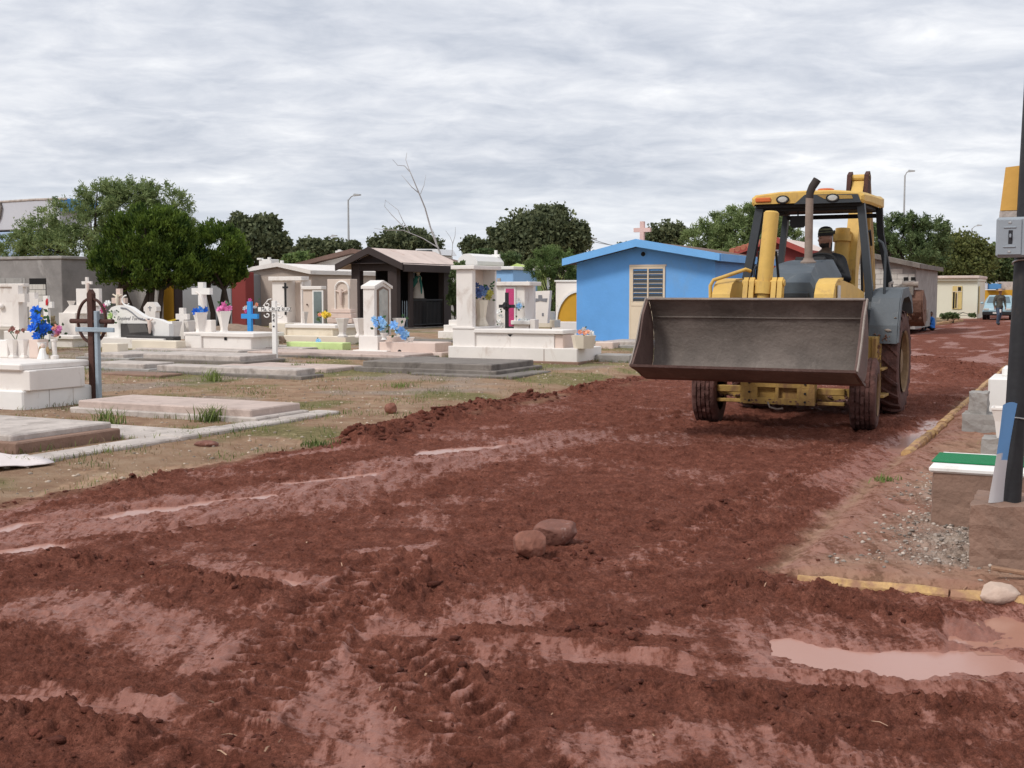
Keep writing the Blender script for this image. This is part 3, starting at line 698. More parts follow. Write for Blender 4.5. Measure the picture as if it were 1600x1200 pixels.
rock_gr = mat('red_grey_rock', (.20, .085, .062), .8, .35, 8, .9, 25, stain=(.45, .38, .34), stain_amt=.28, stain_scale=11)
rock_wh = mat('pale_stone', (.55, .41, .33), .8, .15, 6, .3, 40, stain=(.45, .28, .2), stain_amt=.3)
stone('rock', 'round reddish rock lying in front of the larger rock in the mud', 828, 873, (.110, .10, .092), rock_red, 3, .12)
stone('rock', 'larger angular rock with pale chips behind the round rock', 869, 848, (.158, .115, .095), rock_gr, 12, .08, rot=.25)
stone('white_stone', 'pale half-buried stone in front of the concrete footing', 1562, 922, (.115, .09, .07), rock_wh, 8, .42)
stone('rock', 'small brown clod-like rock on dry soil below the concrete strip', 323, 696, (.13, .08, .05), rock_gr, 21, .3)
stone('rock', 'brown rock at the top of the clod heap beside the street', 611, 646, (.085, .08, .08), rock_red, 31, .1)
P = G(1590, 906); w_ = MB().box(-.14, .22, -.02, .02, .035, .055, .004).build('wood_offcut', mat('old_wood', (.33, .19, .12), .85, .25, 9, .3, 40), None)
w_.location = (P.x, P.y, hgt(P.x, P.y) - .005); w_.rotation_euler = (.05, .12, -.25); tag(w_, 'short wooden offcut lying behind the pale stone', 'wood')

ROW = 510.0
# ------------------------------------------------------------------ backhoe loader (local: x to the right in view, y to its rear, z up; origin under the front axle)
yel = mat('loader_yellow', (.66, .42, .105), .55, .18, 2.5, .06, 30, stain=(.44, .27, .10), stain_amt=.42, stain_scale=5, spec=.4)
yel_dirty = mat('dusty_loader_yellow', (.40, .255, .075), .8, .25, 4, .25, 30, stain=(.16, .075, .05), stain_amt=.6, stain_scale=3)
hoodgr = mat('hood_grey', (.085, .105, .125), .5, .2, 3, .12, 25, stain=(.20, .21, .22), stain_amt=.32, stain_scale=3.5)
postgr = mat('cab_post_grey', (.040, .047, .055), .5, .15, 3, .05, 30)
fendgr = mat('fender_grey', (.105, .12, .135), .65, .15, 3, .15, 40, stain=(.32, .31, .30), stain_amt=.15, stain_scale=9)
blk = mat('black_rubber', (.014, .014, .015), .7, .2, 5, .1, 30)
tyre_m = mat('muddy_tyre', (.105, .048, .040), .9, .45, 6, .9, 30, stain=(.030, .022, .021), stain_amt=.38, stain_scale=6)
tyre_dk = mat('tyre_side', (.06, .04, .035), .9, .3, 6, .6, 30, stain=(.20, .12, .09), stain_amt=.45, stain_scale=5)
rim_m = mat('mud_splashed_rim', (.22, .14, .075), .85, .3, 5, .4, 30, stain=(.14, .075, .055), stain_amt=.55, stain_scale=5)
bucket_in = mat('scoured_bucket_steel', (.145, .118, .102), .7, .45, 1.6, .4, 30, stain=(.24, .20, .175), stain_amt=.40, stain_scale=2.6, spec=.4)
bucket_out = mat('muddy_bucket_steel', (.125, .075, .064), .75, .3, 3, .4, 30, stain=(.20, .13, .11), stain_amt=.4, stain_scale=4)
worn = mat('worn_pale_steel', (.26, .215, .185), .5, .25, 5, .2, 40, stain=(.16, .09, .07), stain_amt=.4, stain_scale=6)
exh = mat('rusty_exhaust', (.26, .20, .165), .7, .2, 6, .2, 40, stain=(.17, .09, .06), stain_amt=.35, stain_scale=6)
exh_dk = mat('sooty_pipe', (.045, .036, .033), .85, .2, 6, .1, 40)
amber = mat('amber_lens', (.62, .13, .02), .3, .15, 10, 0, spec=.6)
lamp = mat('clear_lens', (.50, .50, .47), .2, .2, 14, 0, spec=.6)
mudcake = mat('caked_mud', (.17, .09, .065), .95, .3, 5, .8, 25, stain=(.06, .035, .03), stain_amt=.4, stain_scale=5)
chrome = mat('hydraulic_rod', (.6, .6, .58), .25, .1, 10, 0, metal=.9)
labelw = mat('worn_label', (.60, .58, .55), .6, .25, 20, .05, 60, stain=(.55, .32, .05), stain_amt=.4, stain_scale=14)

FC = Vector((3.31, 14.30, 0)); BZ = -.02
LD = tag(empty('backhoe_loader', (FC.x, FC.y, BZ)), 'yellow and grey backhoe loader with raised muddy front bucket on the street', 'backhoe loader')
def part(name, mbx, m, parent=None, smooth=False): return mbx.build(name, m, parent or LD, smooth)

def tyre_mesh(r, w, lugs, kind):
    mb = MB(); n = 72; hw = w / 2
    if kind == 'rib':
        prof = [(-hw * .92, r * .60), (-hw, r * .72), (-hw * .99, r * .86), (-hw * .90, r * .95), (-hw * .80, r * .985)]
        for g_ in (-.52, -.18, .18, .52):
            prof += [(hw * (g_ - .05), r), (hw * (g_ - .045), r * .955), (hw * (g_ + .045), r * .955), (hw * (g_ + .05), r)]
        prof += [(hw * .80, r * .985), (hw * .90, r * .95), (hw * .99, r * .86), (hw, r * .72), (hw * .92, r * .60)]
    else:
        prof = [(-hw * .85, r * .55), (-hw * .98, r * .68), (-hw, r * .80), (-hw * .93, r * .90), (-hw * .6, r * .935), (0, r * .945), (hw * .6, r * .935), (hw * .93, r * .90), (hw, r * .80), (hw * .98, r * .68), (hw * .85, r * .55)]
    m_ = len(prof); vs = []
    for k in range(n):
        th = 2 * math.pi * k / n
        for (x_, rr) in prof:
            z_ = rr
            if kind == 'rib' and rr > r * .93: z_ += r * .013 * math.sin(k * 7.3 + x_ * 40) + random.uniform(-.008, .006) - (r * .03 if (k % 3 == 0) and rr > r * .97 else 0)
            elif rr > r * .6: z_ += random.uniform(-.005, .005)
            vs.append((x_, z_ * math.cos(th), z_ * math.sin(th)))
    fs = [(k * m_ + i, k * m_ + i + 1, ((k + 1) % n) * m_ + i + 1, ((k + 1) % n) * m_ + i) for k in range(n) for i in range(m_ - 1)]
    mb.add(vs, fs)
    if kind == 'lug':
        for k in range(lugs):
            for sd in (-1, 1):
                th0 = 2 * math.pi * (k + (.5 if sd > 0 else 0)) / lugs; vs = []
                for (a, xx) in ((0, .02), (.5, .55), (1, .98)):
                    th = th0 + a * 2 * math.pi / lugs * .95; rb = r * (.93 - .06 * a * a); rt = r * (1.0 - .07 * a * a * a)
                    for dth in (-.035, .035):
                        for rr in (rb - .02, rt): vs.append((sd * xx * hw, rr * math.cos(th + dth), rr * math.sin(th + dth)))
                fs = []
                for q in range(2):
                    o_ = q * 4
                    fs += [(o_ + 1, o_ + 3, o_ + 7, o_ + 5), (o_ + 0, o_ + 1, o_ + 5, o_ + 4), (o_ + 2, o_ + 6, o_ + 7, o_ + 3)]
                fs += [(0, 2, 3, 1), (8, 9, 11, 10)]; mb.add(vs, fs)
    return mb
def rim_mesh(r, w, sd):
    """dished wheel disc, outside on side sd"""
    mb = MB(); n = 32; prof = [(.50, r), (.46, r * .93), (.30, r * .90), (.22, r * .55), (.26, r * .42), (.40, r * .38), (.42, r * .2), (.42, .001)]
    vs = [(sd * w * a, rr * math.cos(2 * math.pi * k / n), rr * math.sin(2 * math.pi * k / n)) for k in range(n) for a, rr in prof]; m_ = len(prof)
    mb.add(vs, [(k * m_ + i, k * m_ + i + 1, ((k + 1) % n) * m_ + i + 1, ((k + 1) % n) * m_ + i) for k in range(n) for i in range(m_ - 1)])
    for k in range(6):
        a = k * math.pi / 3; c = (sd * w * .26, r * .48 * math.cos(a), r * .48 * math.sin(a)); mb.box(c[0] - .015, c[0] + .015, c[1] - .014, c[1] + .014, c[2] - .014, c[2] + .014, .003)
    return mb
def wheel(name, x, y, r, w, kind, sd, lugs=0, rr=.58):
    e_ = bpy.data.objects.new(name, None); COL.objects.link(e_); e_.parent = LD; e_.location = (x, y, r)
    part('tyre', tyre_mesh(r, w, lugs, kind), tyre_m, e_, True); part('rim', rim_mesh(r * rr, w, sd), rim_m, e_, True); return e_
for sx in (-1, 1): wheel('front_wheel', sx * .94, 0, .425, .30, 'rib', sx, rr=.60).rotation_euler = (0, 0, math.radians(5))
wheel('rear_wheel', -.87, 2.1, .71, .46, 'lug', -1, 20); wheel('rear_wheel', .87, 2.1, .71, .46, 'lug', 1, 20)

# front axle and the plate with two slots
ax = MB(); ax.prism([(-.80, .38), (-.36, .30), (.36, .30), (.80, .38), (.80, .48), (.36, .46), (-.36, .46), (-.80, .48)], 'y', -.09, .09); part('front_axle', ax, yel_dirty)
fy = -.42
pl = MB()
for (x0, x1, z0, z1) in ((-.44, .44, .50, .60), (-.44, .44, .30, .375), (-.44, -.235, .375, .50), (-.02, .02, .375, .50), (.235, .44, .375, .50)): pl.box(x0, x1, fy, fy + .05, z0, z1, .003)
part('bumper_plate', pl, yel_dirty)
part('bumper_back', MB().box(-.40, .40, fy + .055, fy + .35, .30, .62, .01), yel_dirty)
for sx in (-1, 1):
    part('bumper_wing', MB().box(sx * .445, sx * .76, fy + .12, fy + .2, .42, .50, .008), yel_dirty); part('bumper_wing', MB().box(sx * .445, sx * .76, fy + .12, fy + .2, .30, .34, .006), yel_dirty)
    for z in (.34, .44, .55): part('bolt', MB().tube([(sx * .33, fy - .012, z), (sx * .33, fy + .01, z)], .014, 8), blk)
part('hose', MB().tube([(-.1, fy - .03, .33), (-.07, fy - .05, .27), (.02, fy - .05, .25), (.08, fy - .02, .26)], .012, 6), worn)
part('chassis', MB().box(-.34, .34, -.05, 2.6, .52, .95, .02), yel_dirty)
part('engine_block', MB().box(-.28, .28, .0, 1.4, .95, 1.45, .03), blk)
part('rear_axle', MB().box(-.66, .66, 1.95, 2.25, .58, .84, .04), yel_dirty)
part('side_tank', MB().prism([(1.02, .50), (1.62, .44), (1.80, .62), (1.80, 1.06), (1.02, 1.06)], 'x', .50, .88), yel_dirty)
part('side_tank', MB().prism([(1.02, .50), (1.62, .44), (1.80, .62), (1.80, 1.06), (1.02, 1.06)], 'x', -.88, -.50), yel_dirty)
st = MB(); st.box(.84, .90, 1.0, 1.06, .32, 1.05, .006); st.box(.84, .90, 1.38, 1.44, .32, 1.05, .006); st.box(.80, 1.0, 1.0, 1.44, .30, .335, .006); st.box(.80, .98, 1.0, 1.44, .64, .67, .006); part('step_ladder', st, yel_dirty)

# hood
hd = MB(); hw0, hw1 = .315, .345
def ring(y, zt, zs, w0, w1, zb): return [(-w1, y, zb), (-w1, y, zs), (-w0, y, zt), (w0, y, zt), (w1, y, zs), (w1, y, zb)]
secs = [ring(.02, 1.74, 1.66, .27, .315, 1.20), ring(.12, 1.85, 1.70, .255, .335, 1.15), ring(.50, 1.97, 1.72, .235, .345, 1.10), ring(1.0, 2.02, 1.78, .24, .355, 1.10), ring(1.5, 2.05, 1.84, .25, .365, 1.10)]
vs = [p for s_ in secs for p in s_]; fs = [tuple(range(6)), tuple(range(24, 30))[::-1]]
for i in range(4):
    for k in range(6): fs.append((i * 6 + k, i * 6 + (k + 1) % 6, (i + 1) * 6 + (k + 1) % 6, (i + 1) * 6 + k))
hood = part('hood', hd.add(vs, fs), hoodgr)
gm = MB(); gm.box(-.265, .265, -.015, .018, 1.22, 1.62, .012); part('grille', gm, postgr, hood)
for k in range(6): part('grille_slat', MB().box(-.24, .24, -.028, -.016, 1.27 + k * .055, 1.295 + k * .055, .003), blk, hood)
part('dash_cowl', MB().prism([(1.36, 2.00), (1.66, 1.96), (1.72, 2.02), (1.42, 2.085)], 'x', -.22, .16), blk)
ex = MB(); ex.tube([(.10, .70, 1.96), (.10, .70, 2.80)], [.050, .047], 18); exo = part('exhaust_pipe', ex, exh, smooth=True)
part('pipe_flange', MB().lathe([(.10, 1.965), (.10, 2.0), (.065, 2.03), (.06, 2.05)], 16, (.10, .70, 0)), exh, exo)
e2 = MB(); e2.tube([(.10, .70, 2.79), (.105, .70, 2.86), (.13, .71, 2.93), (.185, .73, 3.02)], [.048, .048, .05, .052], 16, False); part('pipe_tip', e2, exh_dk, exo, True)

# loader arms: rounded knees just behind the bucket
def arm(sx):
    prof = [(1.35, 1.62), (1.35, 1.44), (.2, 1.36), (-.55, 1.06), (-.95, .74), (-1.06, .68), (-1.12, .78), (-.98, 1.12), (-.78, 1.45), (-.74, 1.58), (-.66, 1.69), (-.52, 1.745), (-.1, 1.76), (.5, 1.72)]
    mb = MB().prism(prof, 'x', sx * .50, sx * .68); o = part('loader_arm', mb, yel)
    part('arm_cover', MB().prism([(-.80, 1.46), (-.77, 1.60), (-.68, 1.715), (-.52, 1.775), (-.2, 1.79), (-.2, 1.765), (-.52, 1.75), (-.66, 1.695), (-.745, 1.585), (-.77, 1.46)], 'x', sx * .485, sx * .70), yel, o)
    part('pivot_pin', MB().tube([(sx * .47, -1.07, .76), (sx * .71, -1.07, .76)], .05, 12), worn, o)
    lc = MB(); lc.tube([(sx * .42, 1.1, 1.0), (sx * .42, -.1, 1.28)], .055, 12); part('lift_cylinder', lc, yel, o, True)
    part('lift_rod', MB().tube([(sx * .42, -.1, 1.28), (sx * .5, -.72, 1.42)], .03, 10), chrome, o, True)
    return o
aL = arm(-1); aR = arm(1)
part('worn_decal', MB().box(.688, .7, -.50, -.34, 1.50, 1.70, .002), labelw, aR)
part('worn_decal', MB().box(.59, .67, -.806, -.795, 1.50, 1.56, .002), labelw, aR)
part('arm_brace', MB().box(-.70, .70, -.60, -.46, 1.22, 1.36, .02), yel)
rl = MB(); rl.tube([(-.73, -.72, 1.50), (-.735, -.72, 1.70), (-.70, -.71, 1.765), (-.60, -.67, 1.80), (-.44, -.60, 1.86), (-.36, -.56, 1.89), (-.32, -.5, 1.87)], .022, 10); part('guard_rail', rl, yel, aL, True)

# upright tilt cylinder with its fork
cyx = -.13
tc_ = MB(); tc_.tube([(cyx, -.62, 1.52), (cyx, -.61, 1.62)], .075, 18); tc_.tube([(cyx, -.615, 1.60), (cyx + .005, -.60, 1.74)], .105, 18); tc_.tube([(cyx + .005, -.60, 1.73), (cyx + .05, -.50, 2.54)], [.088, .088], 20); tcy = part('tilt_cylinder', tc_, yel, None, True)
part('cylinder_end', MB().tube([(cyx + .05, -.50, 2.54), (cyx + .051, -.498, 2.56)], [.088, .07], 20), yel, tcy)
part('tilt_rod', MB().tube([(cyx, -.62, 1.53), (cyx, -.80, 1.2)], .035, 12), chrome, tcy, True)
for dx in (-.20, -.13, .13, .20):
    fk = MB().prism([(-.74, 1.42), (-.60, 1.42), (-.555, 1.70), (-.57, 1.78), (-.62, 1.795), (-.665, 1.75)], 'x', cyx + dx - .028, cyx + dx + .028); part('fork_plate', fk, yel)
part('fork_pin', MB().tube([(cyx - .245, -.61, 1.73), (cyx + .245, -.61, 1.73)], .04, 12), yel)
for sx in (-1, 1): part('hydraulic_hose', MB().tube([(cyx + sx * .10, -.46, 2.1), (cyx + sx * .12, -.40, 1.8), (cyx + sx * .10, -.3, 1.5)], .016, 8), blk, tcy, True)

# front bucket: curved shell with side plates
prof = [(-2.13, .835), (-1.86, .745), (-1.68, .695), (-1.56, .725), (-1.475, .82), (-1.44, .98), (-1.45, 1.16), (-1.50, 1.33), (-1.57, 1.45), (-1.645, 1.545)]
def shell(prof, th, x0, x1, nx=26, dent=.006):
    n = len(prof); nrm = []
    for i in range(n):
        a = prof[max(i - 1, 0)]; b_ = prof[min(i + 1, n - 1)]; d = Vector((b_[0] - a[0], b_[1] - a[1])).normalized(); nrm.append((-d.y, d.x))
    vs = []
    for j in range(nx + 1):
        x_ = x0 + (x1 - x0) * j / nx
        for i in range(n):
            q = random.uniform(-dent, dent); vs.append((x_, prof[i][0] + nrm[i][0] * q, prof[i][1] + nrm[i][1] * q))
        for i in range(n): vs.append((x_, prof[i][0] - nrm[i][0] * th, prof[i][1] - nrm[i][1] * th))
    m_ = 2 * n; fs = []
    for j in range(nx):
        for i in range(n - 1):
            fs.append((j * m_ + i, j * m_ + i + 1, (j + 1) * m_ + i + 1, (j + 1) * m_ + i)); fs.append((j * m_ + n + i, (j + 1) * m_ + n + i, (j + 1) * m_ + n + i + 1, j * m_ + n + i + 1))
        fs.append((j * m_, (j + 1) * m_, (j + 1) * m_ + n, j * m_ + n)); fs.append((j * m_ + n - 1, j * m_ + 2 * n - 1, (j + 1) * m_ + 2 * n - 1, (j + 1) * m_ + n - 1))
    return MB().add(vs, fs)
def dense(pts, k=4):
    out_ = []
    P4 = [pts[0]] + pts + [pts[-1]]
    for i in range(1, len(P4) - 2):
        for s_ in range(k):
            t = s_ / k; p0, p1, p2, p3 = [Vector(q) for q in P4[i - 1:i + 3]]
            out_.append(tuple(.5 * ((2 * p1) + (-p0 + p2) * t + (2 * p0 - 5 * p1 + 4 * p2 - p3) * t * t + (-p0 + 3 * p1 - 3 * p2 + p3) * t ** 3)))
    return out_ + [pts[-1]]
BW = 1.175
bk = part('front_bucket', shell(dense(prof), .028, -BW, BW), bucket_in, None, True)
sp = dense(prof, 3)
for sx in (-1, 1):
    pl_ = sp + [(-1.80, 1.36), (-1.92, 1.12), (-2.06, .90)] if sx > 0 else sp + [(-1.79, 1.38), (-1.90, 1.10), (-2.07, .90)]
    part('side_plate', MB().prism(pl_, 'x', sx * (BW + .002), sx * (BW + .026)), bucket_out, bk)
    ed = [(-1.64, 1.56), (-1.80, 1.37), (-1.925, 1.12), (-2.075, .90), (-2.15, .83)]
    part('wear_strip', MB().prism([(y_ - .004, z_) for y_, z_ in ed] + [(y_ + .05, z_ - .012) for y_, z_ in ed[::-1]], 'x', sx * (BW + .028), sx * (BW + .042)), worn, bk)
ce = MB().prism([(-2.16, .842), (-2.05, .815), (-1.86, .742), (-1.80, .700), (-1.66, .655), (-1.58, .640), (-1.58, .665), (-1.80, .716), (-2.06, .786), (-2.155, .815)], 'x', -BW - .03, BW + .03); part('cutting_edge', ce, bucket_out, bk)
part('lip_strip', MB().box(-BW - .02, BW + .02, -1.665, -1.635, 1.535, 1.56, .006), worn, bk)
part('stiffener', MB().prism([(-1.40, .84), (-1.06, .78), (-1.02, 1.1), (-1.25, 1.30), (-1.42, 1.25)], 'x', -.72, .72), bucket_out, bk)
part('weld_seam', MB().tube([(-BW + .02, -1.512, 1.345), (-.4, -1.514, 1.347), (.3, -1.51, 1.343), (BW - .02, -1.513, 1.346)], .010, 6), bucket_in, bk)
cl_ = MB(); rg = random.Random(5)
for _ in range(150):
    x_ = rg.uniform(-BW + .05, BW - .05); y_ = rg.uniform(-2.05, -1.52); z_ = np.interp(y_, [-2.13, -1.86, -1.68, -1.56, -1.475], [.835, .745, .695, .725, .82]) + .012
    r_ = rg.uniform(.008, .03); cl_.blob((x_, y_, z_), (r_ * 1.4, r_, r_ * .6), 1, .25)
tag(part('mud_crumbs', cl_, mudcake, bk), kind='stuff')

sp_ = MB(); rg = random.Random(21)
for _ in range(26): sp_.blob((rg.uniform(-.44, .44), fy - .001, rg.uniform(.30, .36)), (rg.uniform(.006, .022), .005, rg.uniform(.004, .012)), 1, .3)
for _ in range(60): sp_.blob((.90 + rg.uniform(-.01, .01), rg.uniform(1.05, 1.75), rg.uniform(.5, .95)), (.008, rg.uniform(.01, .04), rg.uniform(.01, .03)), 1, .3)
for _ in range(30): sp_.blob((rg.uniform(.76, 1.07), 1.375 + rg.uniform(-.012, .008), rg.uniform(.98, 1.10)), (rg.uniform(.004, .018), .015, rg.uniform(.004, .014)), 1, .3)
for _ in range(80): sp_.blob((rg.uniform(-.78, .78), -.1 - .0 * _, rg.uniform(.31, .47)), (rg.uniform(.01, .03), .02, rg.uniform(.008, .02)), 1, .3)
tag(part('mud_splashes', sp_, mudcake), kind='stuff')
# canopy
CX = -.11; cy0, cy1, cz0, cz1 = 1.50, 3.08, 2.785, 2.955
rf = MB()
sec = []
for (y_, hwid, zb, zt) in ((cy0, .70, cz0 + .01, cz0 + .135), (cy0 + .04, .735, cz0 - .01, cz0 + .155), (cy0 + .5, .745, cz0 + .0, cz1), (cy1 - .3, .755, cz0 + .0, cz1 + .01), (cy1 - .04, .75, cz0, cz0 + .20), (cy1, .72, cz0 + .03, cz0 + .16)):
    sec.append([(CX + p[0], y_, p[1]) for p in [(-hwid + .02, zb), (-hwid, zb + .03), (-hwid, zt - .06), (-hwid + .05, zt - .02), (-hwid * .5, zt + .012), (0, zt + .018), (hwid * .5, zt + .012), (hwid - .05, zt - .02), (hwid, zt - .06), (hwid, zb + .03), (hwid - .02, zb)]])
m_ = 11; vs = [p for s_ in sec for p in s_]; fs = [tuple(range(11)), tuple(range(55, 66))[::-1]]
for i in range(5):
    for k in range(10): fs.append((i * m_ + k, i * m_ + k + 1, (i + 1) * m_ + k + 1, (i + 1) * m_ + k))
roof = part('canopy_roof', rf.add(vs, fs), yel, None, False)
part('roof_lining', MB().box(CX - .68, CX + .68, cy0 + .07, cy1 - .07, cz0 - .045, cz0 + .03, .01), blk, roof)
part('visor_recess', MB().prism([(CX - .16, cz0 - .004), (CX + .70, cz0 - .004), (CX + .66, cz0 + .10), (CX + .56, cz0 + .105), (CX - .02, cz0 + .115)], 'y', cy0 - .012, cy0 + .02), postgr, roof)
part('visor_panel', MB().prism([(CX + .24, cz0 + .05), (CX + .60, cz0 + .045), (CX + .58, cz0 + .092), (CX + .14, cz0 + .104)], 'y', cy0 - .018, cy0 - .008), yel_dirty, roof)
part('marker_lamp', MB().box(CX - .675, CX - .47, cy0 - .025, cy0 + .01, cz0 + .035, cz0 + .095, .012), amber, roof)
for x_ in (CX - .31, CX + .34):
    part('work_lamp', MB().lathe([(.0, 0), (.055, .004), (.07, .02), (.07, .04)], 18, (0, 0, 0), sx=1, sy=.62), lamp, roof, True)
    lo = roof.children[-1]; lo.rotation_euler = (math.pi / 2, 0, 0); lo.location = (x_, cy0 - .035 + .04 - .04, cz0 + .062); lo.scale = (1, 1, -1)
    part('lamp_bezel', MB().tube([(x_ + .078 * math.cos(a), cy0 - .016, cz0 + .062 + .046 * math.sin(a)) for a in np.linspace(0, 2 * math.pi, 21)], .011, 6, False), blk, roof)
part('beacon_base', MB().lathe([(.12, 0), (.11, .05), (.09, .06), (.0, .065)], 20, (.0, 2.2, cz1 + .015)), amber, roof, True)
# posts
def post(pts, w, d, m=postgr, nm='cab_post'):
    mb = MB(); vs = []
    for p in pts:
        for a, b_ in ((-1, -1), (1, -1), (1, 1), (-1, 1)): vs.append((p[0] + a * w / 2, p[1] + b_ * d / 2, p[2]))
    fs = [(0, 1, 2, 3), tuple(range(len(vs) - 4, len(vs)))]
    for i in range(len(pts) - 1):
        for k in range(4): fs.append((i * 4 + k, i * 4 + (k + 1) % 4, (i + 1) * 4 + (k + 1) % 4, (i + 1) * 4 + k))
    return part(nm, mb.add(vs, fs), m)
post([(-.93, 1.62, 1.0), (-.93, 1.62, 1.75), (-.75, 1.64, cz0 + .01)], .11, .10); post([(-.80, 1.74, 1.3), (-.79, 1.74, 1.9), (-.66, 1.74, cz0 + .01)], .07, .06, blk)
post([(.72, 1.62, .95), (.69, 1.64, 1.7), (.56, 1.66, cz0 + .01)], .095, .10)
post([(-.88, 2.95, 1.05), (-.70, 2.95, cz0 + .01)], .08, .10); post([(.79, 2.95, 1.05), (.75, 2.95, 1.75), (.62, 2.93, 2.45), (.60, 2.90, cz0 + .01)], .085, .10, blk)
part('rear_crossbar', MB().box(-.70, .60, 2.9, 2.96, 2.66, 2.72, .01), blk); part('front_crossbar', MB().box(-.74, .55, 1.64, 1.70, 2.70, 2.755, .01), blk)
part('roof_bracket', MB().box(-.68, -.44, 1.72, 1.95, 2.66, 2.74, .015), blk)
mir = part('inside_mirror', MB().prism([(-.10, 2.52), (-.075, 2.49), (.075, 2.49), (.10, 2.52), (.10, 2.60), (.07, 2.64), (-.07, 2.64), (-.10, 2.60)], 'y', 1.80, 1.84), blk); mir.location.x = -.29
part('mirror_stem', MB().tube([(0, 1.83, 2.63), (0, 1.83, 2.75)], .01, 6), blk, mir)
part('grab_rail', MB().tube([(-.80, 1.62, 1.35), (-.82, 1.60, 1.92), (-.80, 1.62, 1.98), (-.70, 1.66, 2.0)], .018, 8), postgr, None, True)
part('grab_rail', MB().tube([(.78, 1.70, 2.30), (.84, 1.70, 2.26), (.88, 1.68, 2.15), (.88, 1.66, 1.3), (.85, 1.64, 1.15)], .018, 8), postgr, None, True)
part('grab_rail', MB().tube([(.83, 2.5, 1.20), (.83, 2.5, 1.68), (.82, 2.52, 1.74), (.80, 2.9, 1.76)], .02, 8), worn, None, True)
part('cab_floor', MB().box(-.84, .76, 1.55, 3.1, .98, 1.06, .01), postgr)
part('side_console', MB().prism([(1.70, 1.06), (2.6, 1.06), (2.55, 1.52), (2.1, 1.50), (1.78, 1.24)], 'x', .52, .78), postgr)
part('seat_cushion', MB().box(-.25, .25, 2.0, 2.48, 1.42, 1.54, .04), blk); part('seat_back', MB().box(-.23, .23, 2.46, 2.56, 1.5, 2.02, .04), blk); part('seat_pedestal', MB().box(-.2, .2, 2.05, 2.4, 1.05, 1.43, .03), blk)
sw = MB(); cs = Vector((.02, 1.80, 2.03)); nrm_ = Vector((0, -.55, .83)).normalized(); e1 = Vector((1, 0, 0)); e2 = nrm_.cross(e1)
sw.tube([cs + e1 * (.20 * math.cos(a)) + e2 * (.20 * math.sin(a)) for a in np.linspace(0, 2 * math.pi, 33)], .016, 8, False); swo = part('steering_wheel', sw, blk, None, True)
part('steering_column', MB().tube([cs, cs - nrm_ * .35 + Vector((0, -.1, -.2))], [.025, .05], 10), blk)
for a in (0.5, 2.6, 4.7): part('wheel_spoke', MB().tube([cs - nrm_ * .02, cs + e1 * (.19 * math.cos(a)) + e2 * (.19 * math.sin(a))], .012, 6), blk, swo)
# rear fenders, angular
def fender(sx):
    out_ = [(1.36, .97), (1.40, 1.20), (1.58, 1.55), (1.74, 1.66), (2.30, 1.69), (2.72, 1.56), (2.86, 1.36), (2.80, 1.33), (2.66, 1.49), (2.28, 1.61), (1.78, 1.585), (1.64, 1.49), (1.47, 1.18), (1.44, .97)]
    o = part('rear_fender', MB().prism(out_, 'x', sx * .74, sx * 1.09), fendgr)
    sd_ = [(1.40, 1.0), (1.43, 1.20), (1.60, 1.53), (1.76, 1.63), (2.28, 1.66), (2.68, 1.53), (2.80, 1.36), (2.6, 1.0)]
    part('inner_panel', MB().prism(sd_, 'x', sx * .70, sx * .735), postgr, o)
    part('outer_lip', MB().prism([(a_ + (.0), b_ ) for a_, b_ in [(1.37, .98), (1.42, 1.21), (1.60, 1.56), (1.75, 1.665), (2.30, 1.695), (2.30, 1.57), (1.82, 1.545), (1.68, 1.46), (1.52, 1.16), (1.50, .98)]], 'x', sx * 1.092, sx * 1.106), fendgr, o); return o
fR = fender(1); fL = fender(-1)
part('mud_flap', MB().box(.36, .72, 1.42, 1.46, .95, 1.50, .01), blk)
# backhoe at the rear: tower, boom standing up, dipper folded behind, bucket slewed to the right
part('swing_tower', MB().prism([(3.15, .45), (3.5, .45), (3.62, 1.0), (3.55, 1.45), (3.2, 1.45)], 'x', -.22, .26), yel_dirty)
part('rear_frame', MB().box(-.95, .95, 2.98, 3.14, .45, .98, .02), yel_dirty)
for sx in (-1, 1): part('stabiliser', MB().box(sx * .80, sx * .96, 3.16, 3.32, .35, 1.55, .02), yel_dirty)
bm_ = MB().prism([(3.30, 1.15), (3.52, 1.05), (3.64, 1.9), (3.98, 2.75), (4.05, 3.22), (3.94, 3.27), (3.76, 3.0), (3.40, 2.1)], 'x', .04, .21); boom = part('boom', bm_, yel)
part('boom_cylinder', MB().tube([(.02, 3.32, 1.25), (.0, 3.42, 2.05), (.0, 3.48, 2.55)], [.09, .115, .105], 18), yel, boom, True); part('cylinder_collar', MB().tube([(.0, 3.43, 2.36), (.0, 3.44, 2.46)], .13, 18), yel, boom, True)
part('collar', MB().tube([(-.08, 3.36, 1.86), (.16, 3.36, 1.86)], .10, 14), yel_dirty, boom)
for dx in (.0, .25): part('boom_ear', MB().prism([(3.80, 3.0), (4.08, 2.98), (4.12, 3.34), (4.02, 3.42), (3.88, 3.36)], 'x', dx - .03, dx + .03), rust, boom)
part('boom_tip', MB().tube([(-.03, 4.0, 3.32), (.28, 4.0, 3.32)], .055, 12), yel, boom)
part('dipper', MB().prism([(4.0, 3.30), (4.2, 3.35), (4.65, 2.4), (4.9, 1.7), (4.75, 1.62), (4.35, 2.3)], 'x', .10, .26), yel_dirty, boom)
for (dx, dy) in ((-.12, -.02), (-.17, -.05), (.33, 0.0)): part('boom_hose', MB().tube([(dx, 3.35 + dy, 1.3), (dx - .03, 3.36 + dy, 2.0), (dx - .02, 3.40 + dy, 2.45), (dx + .04, 3.55 + dy, 2.52), (dx + .06, 3.6, 2.3)], .018, 8), blk, boom, True)
bx0, bx1 = .78, .99
